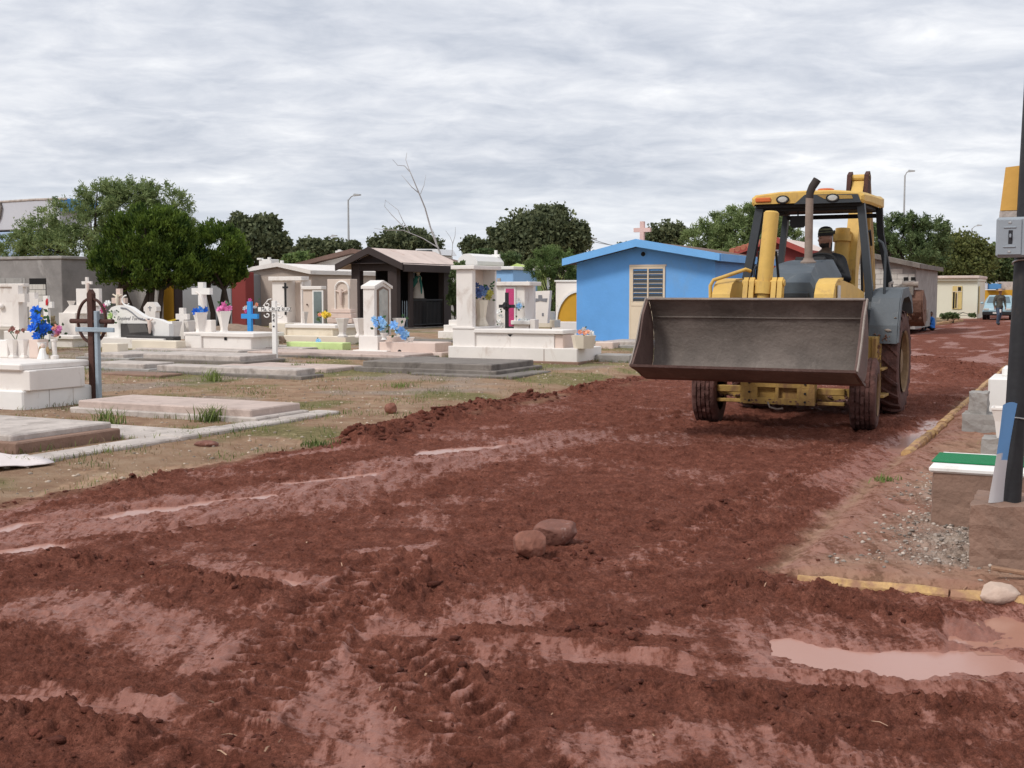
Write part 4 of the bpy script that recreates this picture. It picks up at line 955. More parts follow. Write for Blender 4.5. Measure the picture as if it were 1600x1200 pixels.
pr = [(4.60, 1.66), (4.52, 1.50), (4.55, 1.32), (4.68, 1.17), (4.86, 1.10), (5.05, 1.20), (5.02, 1.25), (4.86, 1.16), (4.72, 1.22), (4.62, 1.34), (4.60, 1.48), (4.67, 1.62)]
bkt = part('backhoe_bucket', MB().prism(pr, 'x', bx0, bx1), mudcake)
for x_ in (bx0 - .012, bx1 + .012): part('bucket_side', MB().prism([(4.60, 1.655), (4.525, 1.50), (4.56, 1.33), (4.68, 1.175), (4.86, 1.105), (5.04, 1.20), (4.96, 1.50)], 'x', x_ - .01, x_ + .01), mudcake, bkt)
for k in range(3): part('bucket_tooth', MB().prism([(5.02, 1.18), (5.10, 1.22), (5.12, 1.36)], 'x', bx0 + .02 + k * .09, bx0 + .07 + k * .09), worn, bkt)
part('bucket_link', MB().prism([(4.50, 1.58), (4.70, 1.56), (4.76, 1.72), (4.70, 1.80), (4.54, 1.78)], 'x', bx0 - .06, bx1 - .12), conc_dk, bkt)
part('bucket_link', MB().tube([(bx0 - .08, 4.56, 1.74), (bx1 - .05, 4.56, 1.74)], .045, 10), worn, bkt); part('link_arm', MB().tube([(bx0 - .02, 4.58, 1.70), (.3, 4.3, 1.55)], .06, 10), conc_dk, bkt)
ck = MB(); rg = random.Random(11)
for _ in range(40): ck.blob((rg.uniform(bx0, bx1), rg.uniform(4.56, 4.80), rg.uniform(1.22, 1.58)), (rg.uniform(.02, .045),) * 3, 1, .3)
tag(part('mud_lumps', ck, mudcake, bkt), kind='stuff')
# ------------------------------------------------------------------ people: one continuous skin per body
def body_mesh(name, tubes, blobs, voxel, zones, mats, parent=None, smooth_it=6):
    """tubes: [(points, radii)], blobs: [(centre, radii, rot)], fused by a voxel remesh; zones(p)->material index"""
    mb = MB()
    for pts, rs in tubes:
        mb.tube(pts, rs, 14)
        for p, r in ((pts[0], rs[0]), (pts[-1], rs[-1])): mb.blob(p, r * .98, 2, 0)
    for c, r, M_ in blobs: mb.blob(c, r, 3, 0, M=M_)
    o = mb.build(name, None, None)
    md = o.modifiers.new('r', 'REMESH'); md.mode = 'VOXEL'; md.voxel_size = voxel
    sm = o.modifiers.new('s', 'SMOOTH'); sm.factor = .5; sm.iterations = smooth_it
    dg = bpy.context.evaluated_depsgraph_get(); me = bpy.data.meshes.new_from_object(o.evaluated_get(dg)); bpy.data.objects.remove(o)
    me.materials.clear()
    for m in mats: me.materials.append(m)
    for p in me.polygons: p.use_smooth = True; p.material_index = zones(p.center)
    return link(name, me, parent)
jacket = mat('black_jacket', (.020, .021, .024), .75, .3, 5, .3, 30, stain=(.05, .05, .055), stain_amt=.3, stain_scale=7)
beard = mat('dark_hair', (.02, .014, .012), .8, .2, 20, .2, 60)
knit = mat('striped_knit', (.022, .022, .022), .9, .2, 30, .4, 120)
knit_gr = mat('pale_stripe', (.16, .17, .10), .9, .2, 30, .4, 120)
skin.node_tree.nodes['Principled BSDF'].inputs['Roughness'].default_value = .5
jeans = mat('dark_trousers', (.03, .035, .05), .85, .2, 8, .2, 40)
shirt_m = mat('brown_collar', (.10, .07, .05), .85, .2, 8, .2, 40)
hc = Vector((.03, 2.10, 2.335)); fd = Vector((-.80, -.60, -.06)).normalized(); sdv = Vector((0, 0, 1)).cross(fd).normalized()
up = fd.cross(sdv)
HM = Matrix((sdv, fd, up)).transposed()      # columns: side, front, up
def hp(a, b_, c): return hc + sdv * a + fd * b_ + up * c
drv_t = [
    ([(0, 2.25, 1.56), (0, 2.24, 1.78), (.0, 2.20, 2.00), (.01, 2.17, 2.10)], [.175, .180, .195, .125]),
    ([(-.19, 2.18, 2.05), (0, 2.19, 2.08), (.20, 2.18, 2.05)], [.095, .115, .095]),
    ([(.02, 2.17, 2.12), tuple(hp(0, -.01, -.07))], [.066, .058]),
    ([(.22, 2.16, 2.04), (.33, 2.02, 1.80), (.20, 1.86, 1.86), (.12, 1.79, 1.98)], [.088, .070, .055, .038]),
    ([(-.21, 2.16, 2.04), (-.36, 2.00, 1.84), (-.24, 1.86, 1.94), (-.14, 1.80, 2.02)], [.088, .070, .055, .038]),
    ([(.10, 2.22, 1.58), (.14, 1.84, 1.60), (.15, 1.74, 1.36), (.15, 1.72, 1.16), (.15, 1.64, 1.10)], [.105, .085, .07, .055, .05]),
    ([(-.10, 2.22, 1.58), (-.14, 1.84, 1.60), (-.15, 1.74, 1.36), (-.15, 1.72, 1.16), (-.15, 1.64, 1.10)], [.105, .085, .07, .055, .05]),
]
for (hx, sg) in ((.12, 1), (-.14, -1)):        # fingers closed on the wheel rim
    for k in range(4):
        b0 = Vector((hx + (k - 1.5) * .021, 1.775, 2.00 if sg > 0 else 2.035)); drv_t.append(([b0 + Vector((0, .02, .015)), b0 + Vector((0, -.025 - .004 * (k % 2), .022)), b0 + Vector((0, -.032, -.008)), b0 + Vector((0, -.012, -.022))], [.012, .011, .010, .009]))
    b0 = Vector((hx - sg * .035, 1.80, 2.0 if sg > 0 else 2.035)); drv_t.append(([b0, b0 + Vector((-sg * .015, -.025, .0)), b0 + Vector((-sg * .005, -.045, -.012))], [.013, .012, .010]))
drv_b = [(hp(0, 0, .01), (.076, .094, .112), HM), (hp(0, .035, -.055), (.058, .062, .060), HM), (hp(0, .098, -.004), (.014, .022, .022), HM), (hp(0, .088, .040), (.05, .014, .012), HM),
         (hp(.078, -.01, .0), (.012, .024, .032), HM), (hp(-.078, -.01, .0), (.012, .024, .032), HM), (hp(.03, .08, -.018), (.022, .016, .016), HM), (hp(-.03, .08, -.018), (.022, .016, .016), HM), (hp(0, .092, -.055), (.026, .012, .008), HM)]
def drv_zone(p):
    q = HM.transposed() @ (Vector(p) - hc)
    if q.z > -.11 and (Vector(p) - hc).length < .19:
        if q.z < -.045 and q.y > -.02 and not (abs(q.x) < .02 and -.066 < q.z < -.05 and q.y > .08): return 2
        return 1
    if p.y < 1.80 and p.z > 1.9: return 1
    if (Vector(p) - hc).length < .24 and abs(p.x - .02) < .10 and p.z > 2.13: return 4
    if p.z < 1.70 and p.y < 2.15: return 3
    return 0
PD = tag(empty('person', (FC.x, FC.y, BZ)), 'driver in black jacket and striped knit cap at the loader wheel', 'person')
body_mesh('body', drv_t, drv_b, .011, drv_zone, [jacket, skin, beard, jeans, shirt_m], PD)
cap = MB(); 
def capring(r, z, n=28): return [hp(math.cos(2 * math.pi * k / n) * r * .90, math.sin(2 * math.pi * k / n) * r * 1.08 - .004, z) for k in range(n)]
rings = [(.090, .030), (.098, .032), (.100, .055), (.098, .075), (.095, .085), (.092, .105), (.080, .130), (.055, .150), (.02, .160), (.002, .161)]
n = 28; vs = [p for r, z in rings for p in capring(r, z + .02)]
capo = MB().add(vs, [(i * n + k, i * n + (k + 1) % n, (i + 1) * n + (k + 1) % n, (i + 1) * n + k) for i in range(len(rings) - 1) for k in range(n)]).build('knit_cap', knit, PD, True)
capo.data.materials.append(knit_gr)
for p in capo.data.polygons:
    i = p.index // n
    if i in (3, 5): p.material_index = 1
for sg in (-1, 1):
    MB().blob(hp(sg * .030, .084, .022), (.011, .006, .007), 2, 0, M=HM).build('eye', dark_in, PD, True)
    MB().blob(hp(sg * .031, .092, .046), (.022, .006, .005), 2, 0, M=HM).build('eyebrow', beard, PD, True)
zp = MB().tube([(0.02, 2.02, 2.10), (.03, 2.0, 1.9), (.03, 2.03, 1.65)], .008, 6).build('jacket_zip', steel_bl, PD)
part('paint_chip', MB().blob((.98, 1.372, 1.14), (.05, .006, .016), 1, .35, 6), worn, fR); part('paint_chip', MB().blob((1.06, 1.44, 1.30), (.02, .012, .01), 1, .35, 9), worn, fR)
# ------------------------------------------------------------------ cemetery
def bx(T, part_, m, px0, px1, px2, pyt, pyb, y=0.0, b=.012, parent=None, d=None):
    """box whose front face runs px0..px1 and whose right face runs on to px2 (or depth d); rows measured at the near right corner"""
    B0 = T.base(y); x0, x1 = vlen(B0, px0), vlen(B0, px1); C = B0 + VV * x1
    dd = d if d is not None else max(.03, ulen(C, px2)); z1 = zpix(pyt, C.y) - T.P.z; z0 = zpix(pyb, C.y) - T.P.z if pyb is not None else -.08
    return MB().box(x0, x1, y, y + dd, z0, z1, b).build(part_, m, parent or T.o)
def TH(name, label, cat, px, Y, group=None, z=None):
    p = atY(px, ROW, Y); p.z = float(base_h(p.x, p.y)) if z is None else z
    return Thing(name, label, cat, p, group)
def slab(label, px, py, px0, px2, thick, m, lower=None, name='flat_grave', cat='grave', two=None):
    T = Thing(name, label, cat, G(px, py))
    if lower: # (px offset to the right/left, thickness px, material)
        bx(T, 'border', lower[1], px0 - 14, px, px2 + 6, py - lower[0], None, 0, .015)
        bx(T, 'cover_slab', m, px0, px - 8, px2 - 8, py - lower[0] - thick, py - lower[0] + 1, .06, .015)
    else: bx(T, 'cover_slab', m, px0, px, px2, py - thick, None, 0, .018)
    return T
# ---- flowers
FLM = {}
def flower_mesh(col):
    if col in FLM: return FLM[col]
    m = mat('petal_%d' % len(FLM), col, .7, .15, 30, 0, island=.25); mb = MB(); rg = random.Random(3)
    for ly, (n, r, lift) in enumerate(((7, 1.0, .15), (6, .75, .45), (4, .42, .8))):
        for k in range(n):
            a = 2 * math.pi * (k + .4 * ly) / n; w = .55 * r; c, s_ = math.cos(a), math.sin(a)
            def q(u, v, z): return (c * u - s_ * v, s_ * u + c * v, z)
            mb.add([q(.05, 0, 0), q(.55 * r, -w * .6, lift * .4), q(r, -w * .25, lift), q(r * 1.04, w * .25, lift * 1.05), q(.55 * r, w * .6, lift * .42)], [(0, 1, 4), (1, 2, 3, 4)])
    me = mb.build('flower_src', m, None, recalc=False); d = me.data; bpy.data.objects.remove(me); FLM[col] = d; return d
stemg = mat('plastic_leaf', (.05, .12, .045), .6, .3, 10, 0, island=.4)
BLUE, PINK, LTBLUE, WHITEF, YELF, PURP, REDF, SAL = (.02, .16, .68), (.70, .12, .32), (.32, .55, .80), (.78, .78, .76), (.75, .55, .06), (.35, .25, .55), (.38, .03, .04), (.75, .34, .22)
def bouquet(label, pts, Y, cols, r_px, leaves=18, name='bouquet', stem_to=None, spread=.25):
    """pts: flower positions in the picture plane of the vase, Y depth"""
    px, py = pts[0]; P = atY(px, max(p[1] for p in pts), Y); o = tag(empty(name, P, 0), label, 'flowers'); rg = random.Random(hash(label) % 999); r = r_px * Y / F
    for i, (a, b_) in enumerate(pts):
        p = atY(a, b_, Y) - P; p.y += rg.uniform(-r, r) * 1.2
        f = link('flower', flower_mesh(cols[i % len(cols)]), o); f.location = p; k = r * rg.uniform(.85, 1.2); f.scale = (k, k, k); f.rotation_euler = (math.radians(70) + rg.uniform(-.5, .5), rg.uniform(-.5, .5), rg.uniform(-.6, .6))
    mb = MB(); xs = [p[0] for p in pts]; ys = [p[1] for p in pts]
    for _ in range(leaves):
        a = rg.uniform(min(xs) - r_px * .6, max(xs) + r_px * .6); b_ = rg.uniform(min(ys) - r_px * .6, max(ys) + r_px); c = atY(a, b_, Y) - P; c.y += rg.uniform(0, r * 1.5)
        d = Vector((rg.uniform(-1, 1), rg.uniform(-.6, .3), rg.uniform(-.4, 1))).normalized() * r * 1.1; w = d.cross(Vector((0, 1, .2))).normalized() * r * .35
        mb.add([c, c + d * .5 + w, c + d, c + d * .5 - w], [(0, 1, 2, 3)])
    if stem_to: 
        for (a, b_) in pts[::2]: mb.tube([atY(a, b_, Y) - P, atY(stem_to[0], stem_to[1], Y) - P], .006, 5)
    if mb.v: tag(mb.build('leaves', stemg, o, recalc=False), kind='stuff')
    return o
def text_obj(txt, size, m, parent, loc, rot=(math.pi / 2, 0, 0), name='lettering', shear=0.0, extrude=.002):
    cu = bpy.data.curves.new('t', 'FONT'); cu.body = txt; cu.size = size; cu.extrude = extrude; cu.shear = shear; cu.align_x = 'CENTER'; cu.align_y = 'CENTER'
    to = bpy.data.objects.new('t', cu); COL.objects.link(to); dg = bpy.context.evaluated_depsgraph_get(); me = bpy.data.meshes.new_from_object(to.evaluated_get(dg)); bpy.data.objects.remove(to)
    me.materials.clear(); me.materials.append(m); o = link(name, me, parent); o.location = loc; o.rotation_euler = rot; return o
ink = mat('dark_lettering', (.03, .03, .035), .7, .1, 10, 0); ink_gr = mat('grey_lettering', (.22, .22, .24), .7, .1, 10, 0)

# ---- flat graves and strips near the street
S = Thing('concrete_edging', 'long pale concrete strip edging the graves along the street', 'kerb strip', G(62, 724))
L_ = ulen(S.P, 534); pieces = [0, .21, .38, .58, .80, 1.0]
for i in range(5):
    wob = random.uniform(-.02, .02); S.mb('strip_piece', MB().box(-.36 + wob, wob, L_ * pieces[i] + .006, L_ * pieces[i + 1] - .006, -.06, .035 + random.uniform(-.012, .012), .015), conc_lt)
slab('white cracked grave slab on a brown concrete base at the left edge', 20, 710, -330, 179, 12, conc_lt, (18, conc_br))
slab('large pinkish grave slab in front of the two metal crosses', 398, 662, 118, 476, 13, conc_pk, (9, conc_lt))
slab('pale edging slab lying between the two nearest grave slabs', 250, 690, 60, 330, 5, conc_lt)
slab('long pale grave slab with ragged edge in grass, centre left', 470, 594, 243, 500, 10, conc_lt, (6, conc_dk))
slab('pinkish grave slab with two weed tufts growing on it', 510, 583, 338, 566, 7, conc_pk)
slab('dark weathered double-kerbed grave in front of the big white tomb', 776, 590, 566, 842, 10, conc_dk, (10, conc_dk))
slab('low dark step slab right of the dark double-kerbed grave', 800, 593, 640, 862, 5, conc_dk)
slab('thin blue-grey slab leaning behind the dark double-kerbed grave', 668, 572, 590, 706, 5, steel_bl)
slab('grey grave slab on dark border in the middle of the left plots', 382, 573, 222, 440, 8, conc_lt, (8, conc_dk))
slab('weathered grey slab behind the leaning metal crosses', 232, 582, 140, 280, 8, conc_lt, (5, concrete))
slab('brown stepped slab just right of the metal crosses', 250, 590, 158, 285, 4, conc_br)
slab('pale slab with rubble edge right of the metal crosses', 200, 565, 130, 268, 6, conc_lt, (5, concrete))
slab('long dark-edged slab below the white lettered cross', 640, 566, 412, 690, 5, conc_pk, (6, conc_dk))
slab('pinkish slab left of the white lettered cross foot', 520, 561, 385, 572, 5, conc_pk, (4, conc_dk))
slab('thin grey slab in front of the lime-edged tomb', 480, 552, 300, 530, 4, conc_lt, (4, conc_dk))
slab('grey slab in front of the white cross tomb with two vases', 380, 556, 210, 440, 4, conc_lt, (4, concrete))
slab('pale slab beside the white niche tomb base', 640, 560, 560, 680, 4, conc_lt)
slab('grey concrete plinth below the loader bucket lip', 985, 567, 930, 1000, 12, concrete)
slab('pale broken block in front of the blue house', 958, 545, 930, 975, 10, pinkst)
slab('flat grey slab in front of the blue house door', 1010, 545, 940, 1040, 6, conc_lt, (5, concrete))
slab('dark stone step at the foot of the black pavilion', 700, 536, 600, 730, 3, conc_dk)

# ---- large white tomb at the left edge
T = Thing('white_tomb', 'large white marble tomb on a plinth at the left edge', 'tomb', G(32, 641))
bx(T, 'plinth', white_clean, -230, 32, 143, 611, None, 0, .02); bx(T, 'chest', white, -220, 40, 131, 579, 612, .05, .01); bx(T, 'lid', white, -225, 30, 139, 569, 580.5, .0, .02)
bx(T, 'corner_pilaster', white, 30, 44, 56, 580, 611, .04, .008)
xe = vlen(T.P, 32); de = ulen(T.P + VV * xe, 143)
for f_ in (.36, .70): T.mb('joint_line', MB().box(xe - .002, xe + .003, de * f_ - .004, de * f_ + .004, .0, zpix(612, T.P.y) - T.P.z, .001), conc_lt)
T.mb('joint_line', MB().box(xe - .9, xe - .892, -.003, .002, .0, zpix(612, T.P.y) - T.P.z, .001), conc_lt)
ztop = zpix(569, T.P.y) - T.P.z
def on_lid(name, label, cat, px, y):
    B0 = T.base(y); p = B0 + VV * vlen(B0, px); p.z = T.P.z + ztop + .002; return Thing(name, label, cat, p)
v = on_lid('stone_vase', 'left one of two white vases on the nearest white tomb', 'vase', 19, 1.0); v.mb('vase_body', MB().lathe(vprof(.10, .27), 6, (0, 0, 0), rot=.3), white)
v = on_lid('stone_vase', 'right one of two white vases on the nearest white tomb', 'vase', 36, 1.05); v.mb('vase_body', MB().lathe(vprof(.095, .27), 6, (0, 0, 0), rot=.3), white)
Yv = v.P.y
bouquet('dried brown flowers in the two white vases at the left edge', [(15, 517), (21, 514), (28, 519), (35, 516)], Yv, [(.35, .16, .12), (.28, .12, .10)], 4, 8, 'dried_flowers', (25, 532))
v = on_lid('white_block', 'plain white marble block left of the two vases', 'block', 6, 1.0); v.mb('block_body', MB().box(-.3, .06, 0, .2, 0, .25, .01), white)
v = on_lid('white_block', 'plain pinkish marble block right of the two vases', 'block', 53, 1.05); v.mb('block_body', MB().box(-.12, .07, 0, .2, 0, .27, .01), pinkst)
v = on_lid('stone_baluster', 'short white column with round foot on the nearest tomb', 'column', 84, 1.1); v.mb('column_shaft', MB().lathe([(.06, 0), (.06, .04), (.035, .06), (.032, .24), (.05, .26), (.05, .28)], 12), white)
v = on_lid('figurine', 'small white angel figurine below the blue flowers', 'figurine', 66, 1.0)
v.mb('robe', MB().lathe([(.085, 0), (.08, .02), (.06, .08), (.045, .14), (.02, .155)], 12), white_clean); v.mb('head', MB().blob((0, 0, .19), .035, 2, 0), pinkst, smooth=True)
for sx in (-1, 1): v.mb('wing', MB().blob((sx * .07, .02, .12), (.035, .015, .06), 2, .05), mat('gilt', (.30, .20, .09), .6, .3, 20, .2, 60) if sx < 0 else MATS['gilt'], smooth=True)
bouquet('tall spray of bright blue artificial flowers on the nearest tomb', [(60, 525), (58, 517), (66, 520), (54, 512), (72, 512), (63, 507), (60, 498), (55, 494), (54, 486), (67, 516)], Yv + .05, [BLUE], 8, 30, stem_to=(63, 548))
bouquet('two small yellow flowers tucked behind the blue spray', [(65, 496), (48, 498)], Yv + .1, [YELF], 5, 4)
v = on_lid('white_pot', 'white pot holding the tall blue flower spray', 'pot', 64, 1.12); v.mb('pot_body', MB().lathe([(.05, 0), (.07, .2), (.075, .23), (.05, .23)], 12), white_clean)

# ---- the two metal crosses
T = Thing('rusty_cross', 'rusty steel cross with a ring standing left of the grey one', 'cross', G(147, 629))
h = T.z(452, 0); za = T.z(502, 0); sc = (T.x(157, 0) - T.x(147, 0)) / 10; w2 = 33 * sc; rr = 3.9 * sc
shaft = [(-rr, -.1), (rr, -.1), (rr, h - .06), (0, h), (-rr, h - .06)]
T.mb('upright', MB().prism(shaft, 'y', -rr * .8, rr * .8), rust); T.mb('cross_arm', MB().tube([(-w2, 0, za), (w2, 0, za)], rr * .72, 12), rust)
rg_ = MB(); zc_ = T.z(501, 0); R1 = 22 * sc
for k in range(40):
    a0, a1 = 2 * math.pi * k / 40, 2 * math.pi * (k + 1) / 40; vs = []
    for a in (a0, a1):
        for r_ in (R1 - .012, R1 + .010):
            for yy in (-.02, .02): vs.append((r_ * math.cos(a), yy, zc_ + 1.18 * r_ * math.sin(a)))
    rg_.add(vs, [(0, 1, 5, 4), (2, 6, 7, 3), (0, 4, 6, 2), (1, 3, 7, 5)])
T.mb('ring', rg_, rust)
T = Thing('steel_cross', 'blue-grey square-tube cross right in front of the rusty ringed one', 'cross', G(155, 630))
h = T.z(486, 0); za = T.z(515, 0); q = 2.6 * sc
T.mb('upright', MB().box(-q, q, -q, q, -.1, h, .006), steel_bl); ca = T.mb('cross_arm', MB().box(-30 * sc, 30 * sc, -q * 1.9, -q * 1.02, za - q, za + q, .006), steel_bl); 

# ---- background of the left edge: niche, crosses
T = TH('white_niche', 'white marble niche tomb with flat cornice at the far left', 'tomb', 40, 27)
bx(T, 'niche_wall', white, -60, 36, 44, 448, None, 0, .01); bx(T, 'cornice', white, -66, 39, 48, 443, 448.5, -.04, .012); bx(T, 'ledge', white, -30, 18, 30, 508, 512, -.3, .012)
T.mb('round_ornament', MB().blob((T.x(2, -.05), -.05, T.z(479, 0)), (.09, .05, .07), 2, .04), white, smooth=True)
T = TH('white_cross', 'tall white stone cross rising behind the blue flowers', 'cross', 29, 24); T.cross('cross_body', white, 29, 446, 560, 29, 0, 9.5, .83, .12); bx(T, 'pedestal', white, 5, 52, 60, 518, None, -.15, .012)
T = TH('white_cross', 'plain white cross behind the tall one at the left', 'cross', 54, 29); T.cross('cross_body', white, 54, 457, 545, 20, 0, 9, .82, .12)
T = TH('white_cross', 'white wooden cross with a red ribbon, far left', 'cross', 74, 27); T.cross('cross_body', white_clean, 74, 462, 545, 20, 0, 7, .83, .07)
ribbon = mat('red_ribbon', (.55, .02, .03), .5, .1, 10, 0); xx = T.x(74, -.05); T.mb('ribbon', MB().prism([(xx - .03, T.z(477, 0)), (xx + .02, T.z(477, 0)), (xx + .05, T.z(468, 0)), (xx + .01, T.z(466, 0)), (xx - .03, T.z(470, 0))], 'y', -.055, -.045), ribbon)
# stepped headstone tomb
T = TH('white_tomb', 'stepped white headstone tomb topped by a small crucifix', 'tomb', 150, 29)
bx(T, 'base_chest', white, 68, 112, 160, 530, None, -.5, .012); bx(T, 'base_lid', white, 64, 114, 166, 525, 530.5, -.56, .012)
bx(T, 'middle_block', white, 92, 118, 146, 489, 526, 0, .01)
x0, x1 = T.x(98, .12), T.x(152, .12); z0, z1 = T.z(490, .12), T.z(477, .12)
T.mb('sloped_shoulder', MB().prism([(x0, z0), (x1, z0), (x1 - .15, z1), (x0 + .25, z1)], 'y', .12, .4), white)
bx(T, 'upper_panel', white, 120, 156, 161, 451, 478, .2, .008)
xx = T.x(139, .1); text_obj('LÓPEZ', .09, ink_gr, T.o, (xx, .195, T.z(472.5, .2)))
T.cross('crucifix_cross', white, 138, 433, 459, 15, .17, 3.5, .66, .05)
T.mb('christ_figure', MB().tube([(T.x(138, .1), .12, T.z(458, .1)), (T.x(138.5, .1), .11, T.z(448, .1)), (T.x(138, .1), .12, T.z(442, .1))], [.02, .035, .03], 8), pinkst, smooth=True)
T.vase('vase_part', white, 112.5, 470, 480, 11, .2, 4)
bouquet('mixed pink and orange artificial flowers in front of the stepped headstone', [(80, 514), (87, 511), (92, 518), (84, 521), (78, 522), (90, 523), (95, 513)], 27.5, [PINK, (.80, .40, .30), (.75, .25, .55), (.55, .55, .80)], 6, 14)
T = TH('teddy_bear', 'small brown and beige toy bear above the pink flowers', 'toy', 83, 27.6); tz = T.z(505, 0); fur = mat('toy_fur', (.30, .24, .14), .95, .2, 30, .4, 100)
T.mb('bear_body', MB().blob((0, 0, tz), (.08, .07, .09), 2, .04), fur, smooth=True); T.mb('bear_head', MB().blob((0, -.01, tz + .11), .06, 2, .03), fur, smooth=True)
for sx in (-1, 1): T.mb('bear_ear', MB().blob((sx * .05, 0, tz + .16), .022, 1, 0), fur, smooth=True); T.mb('bear_arm', MB().blob((sx * .08, -.03, tz + .02), (.03, .03, .05), 1, 0), fur, smooth=True)
# white curved tomb with script
T = TH('curved_tomb', 'white curved tomb with script lettering and black granite front', 'tomb', 186, 29)
y0 = 0.0; prof_px = [(166, 530), (188, 530), (264, 530), (264, 506), (248, 499), (236, 497), (226, 495), (215, 488), (204, 480), (195, 477), (184, 477), (175, 480), (168, 488)]
T.mb('curved_panel', MB().prism([(T.x(a, y0), T.z(b_, y0, T.x(a, y0))) for a, b_ in prof_px], 'y', 0, .16), white_clean)
gp = [(188.5, 529.5), (237, 529.5), (237, 518), (229, 505.5), (188.5, 505.5)]
T.mb('granite_panel', MB().prism([(T.x(a, -.03), T.z(b_, -.03, T.x(a, 0))) for a, b_ in gp], 'y', -.03, -.005), granite)
gp = [(199, 506.5), (227.5, 506.5), (232, 519), (203, 520)]; T.mb('granite_facet', MB().prism([(T.x(a, -.04), T.z(b_, -.04, T.x(a, 0))) for a, b_ in gp], 'y', -.045, -.033), granite_lt)
x0, x1 = T.x(188, -.5), T.x(262, -.5); T.mb('granite_ledge', MB().box(x0, x1, -.32, -.05, T.z(530, -.2), T.z(523.5, -.2), .01), granite)
text_obj('Ezquivel Torres', .13, ink_gr, T.o, (T.x(203, 0), -.004, T.z(497.5, 0)), shear=.35)
sw_ = MB().tube([(T.x(a, 0), -.01, T.z(b_, 0)) for a, b_ in ((190, 481), (198, 482), (207, 488), (216, 496), (225, 499), (234, 498))], .018, 6); T.mb('scroll_moulding', sw_, ink_gr)
T.mb('christ_figure', MB().tube([(T.x(232, -.1), -.06, T.z(520, -.1)), (T.x(232.5, -.1), -.07, T.z(508, -.1)), (T.x(231, -.1), -.06, T.z(500, -.1))], [.025, .05, .035], 8), pinkst, smooth=True)
for a in (226, 237): T.mb('figure_arm', MB().tube([(T.x(231.5, -.1), -.07, T.z(502, -.1)), (T.x(a, -.1), -.06, T.z(498, -.1))], .018, 6), pinkst)
bx(T, 'white_plinth', white, 150, 255, 282, 529.5, None, -.4, .012); bx(T, 'side_block', white_clean, 238, 247, 252, 503, 530, .05, .01)
T = TH('wall_block', 'cream low wall piece at the foot of the curved white tomb', 'wall', 160, 26); bx(T, 'wall_body', cream, 158, 183, 200, 537, None, 0, .012)
bouquet('pink and white flowers on the left shoulder of the curved tomb', [(165, 478), (169, 474), (163, 485)], 29.2, [PINK, WHITEF], 5, 5); bouquet('pale green and white flowers beside the lettered panel', [(172, 493), (180, 489), (168, 500)], 28.8, [(.45, .60, .25), WHITEF], 5, 10)
T = TH('crucifix', 'stone crucifix standing above the curved white tomb', 'cross', 188, 31); T.cross('cross_body', pinkst, 188, 451, 500, 21, 0, 6.5, .62, .1); T.mb('christ_figure', MB().tube([(0, -.08, T.z(479, 0)), (.0, -.09, T.z(467, 0)), (0, -.08, T.z(460, 0))], [.03, .05, .035], 8), cream, smooth=True)
T.mb('figure_arms', MB().tube([(-.16, -.07, T.z(460, 0)), (0, -.08, T.z(464, 0)), (.16, -.07, T.z(460, 0))], .02, 6), cream)
T = TH('scroll_ornament', 'white wrought scroll ornament on top of the curved tomb', 'ornament', 197, 29.2); T.mb('scroll_loop', MB().tube([(T.x(197 + 5 * math.cos(a), 0), 0, T.z(474 + 5 * math.sin(a) - 1.5 * a, 0)) for a in np.linspace(0, 5, 22)], .018, 6), white_clean)
T = TH('arched_headstone', 'white octagon-topped headstone between curved tomb and yellow wall', 'headstone', 235, 30.5); pp = [(227, 532), (243, 532), (243, 487), (245, 486), (245, 479), (240, 472), (231, 472), (225, 480), (225, 486), (227, 487)]
T.mb('headstone_body', MB().prism([(T.x(a, 0), T.z(b_, 0)) for a, b_ in pp], 'y', 0, .16), white); T.mb('engraving', MB().cross(T.x(235, 0), -.005, T.z(486, 0), .13, .12, .02, .01), ink_gr)
# small white cross with vases
T = TH('white_cross', 'small white stone cross between two flared vases', 'cross', 286, 29); T.cross('cross_body', white, 286, 481, 530, 18, 0, 7, .72, .1)
T = TH('stone_vase', 'flared white vase left of the small white stone cross', 'vase', 274, 28.6); T.vase('vase_body', white, 274, 502, 540, 18, 0, 4)
T = TH('stone_vase', 'flared white vase right of the small white stone cross', 'vase', 298, 28.8); T.vase('vase_body', white, 298, 501, 528, 18, 0, 4)
T = TH('wall_block', 'cream weathered low wall under the small white cross', 'wall', 240, 27.5); bx(T, 'wall_body', cream, 205, 275, 290, 533, None, 0, .014)
yl = mat('yellow_cloth', (.70, .50, .03), .8, .2, 6, .2, 30); T = TH('yellow_cloth', 'strip of yellow cloth strung before the ochre wall', 'cloth', 260, 31); T.mb('cloth_strip', MB().prism([(T.x(a, 0), T.z(b_, 0)) for a, b_ in ((241, 503), (250, 501), (262, 501), (277, 497), (277, 499), (264, 504), (250, 505))], 'y', 0, .03), yl)
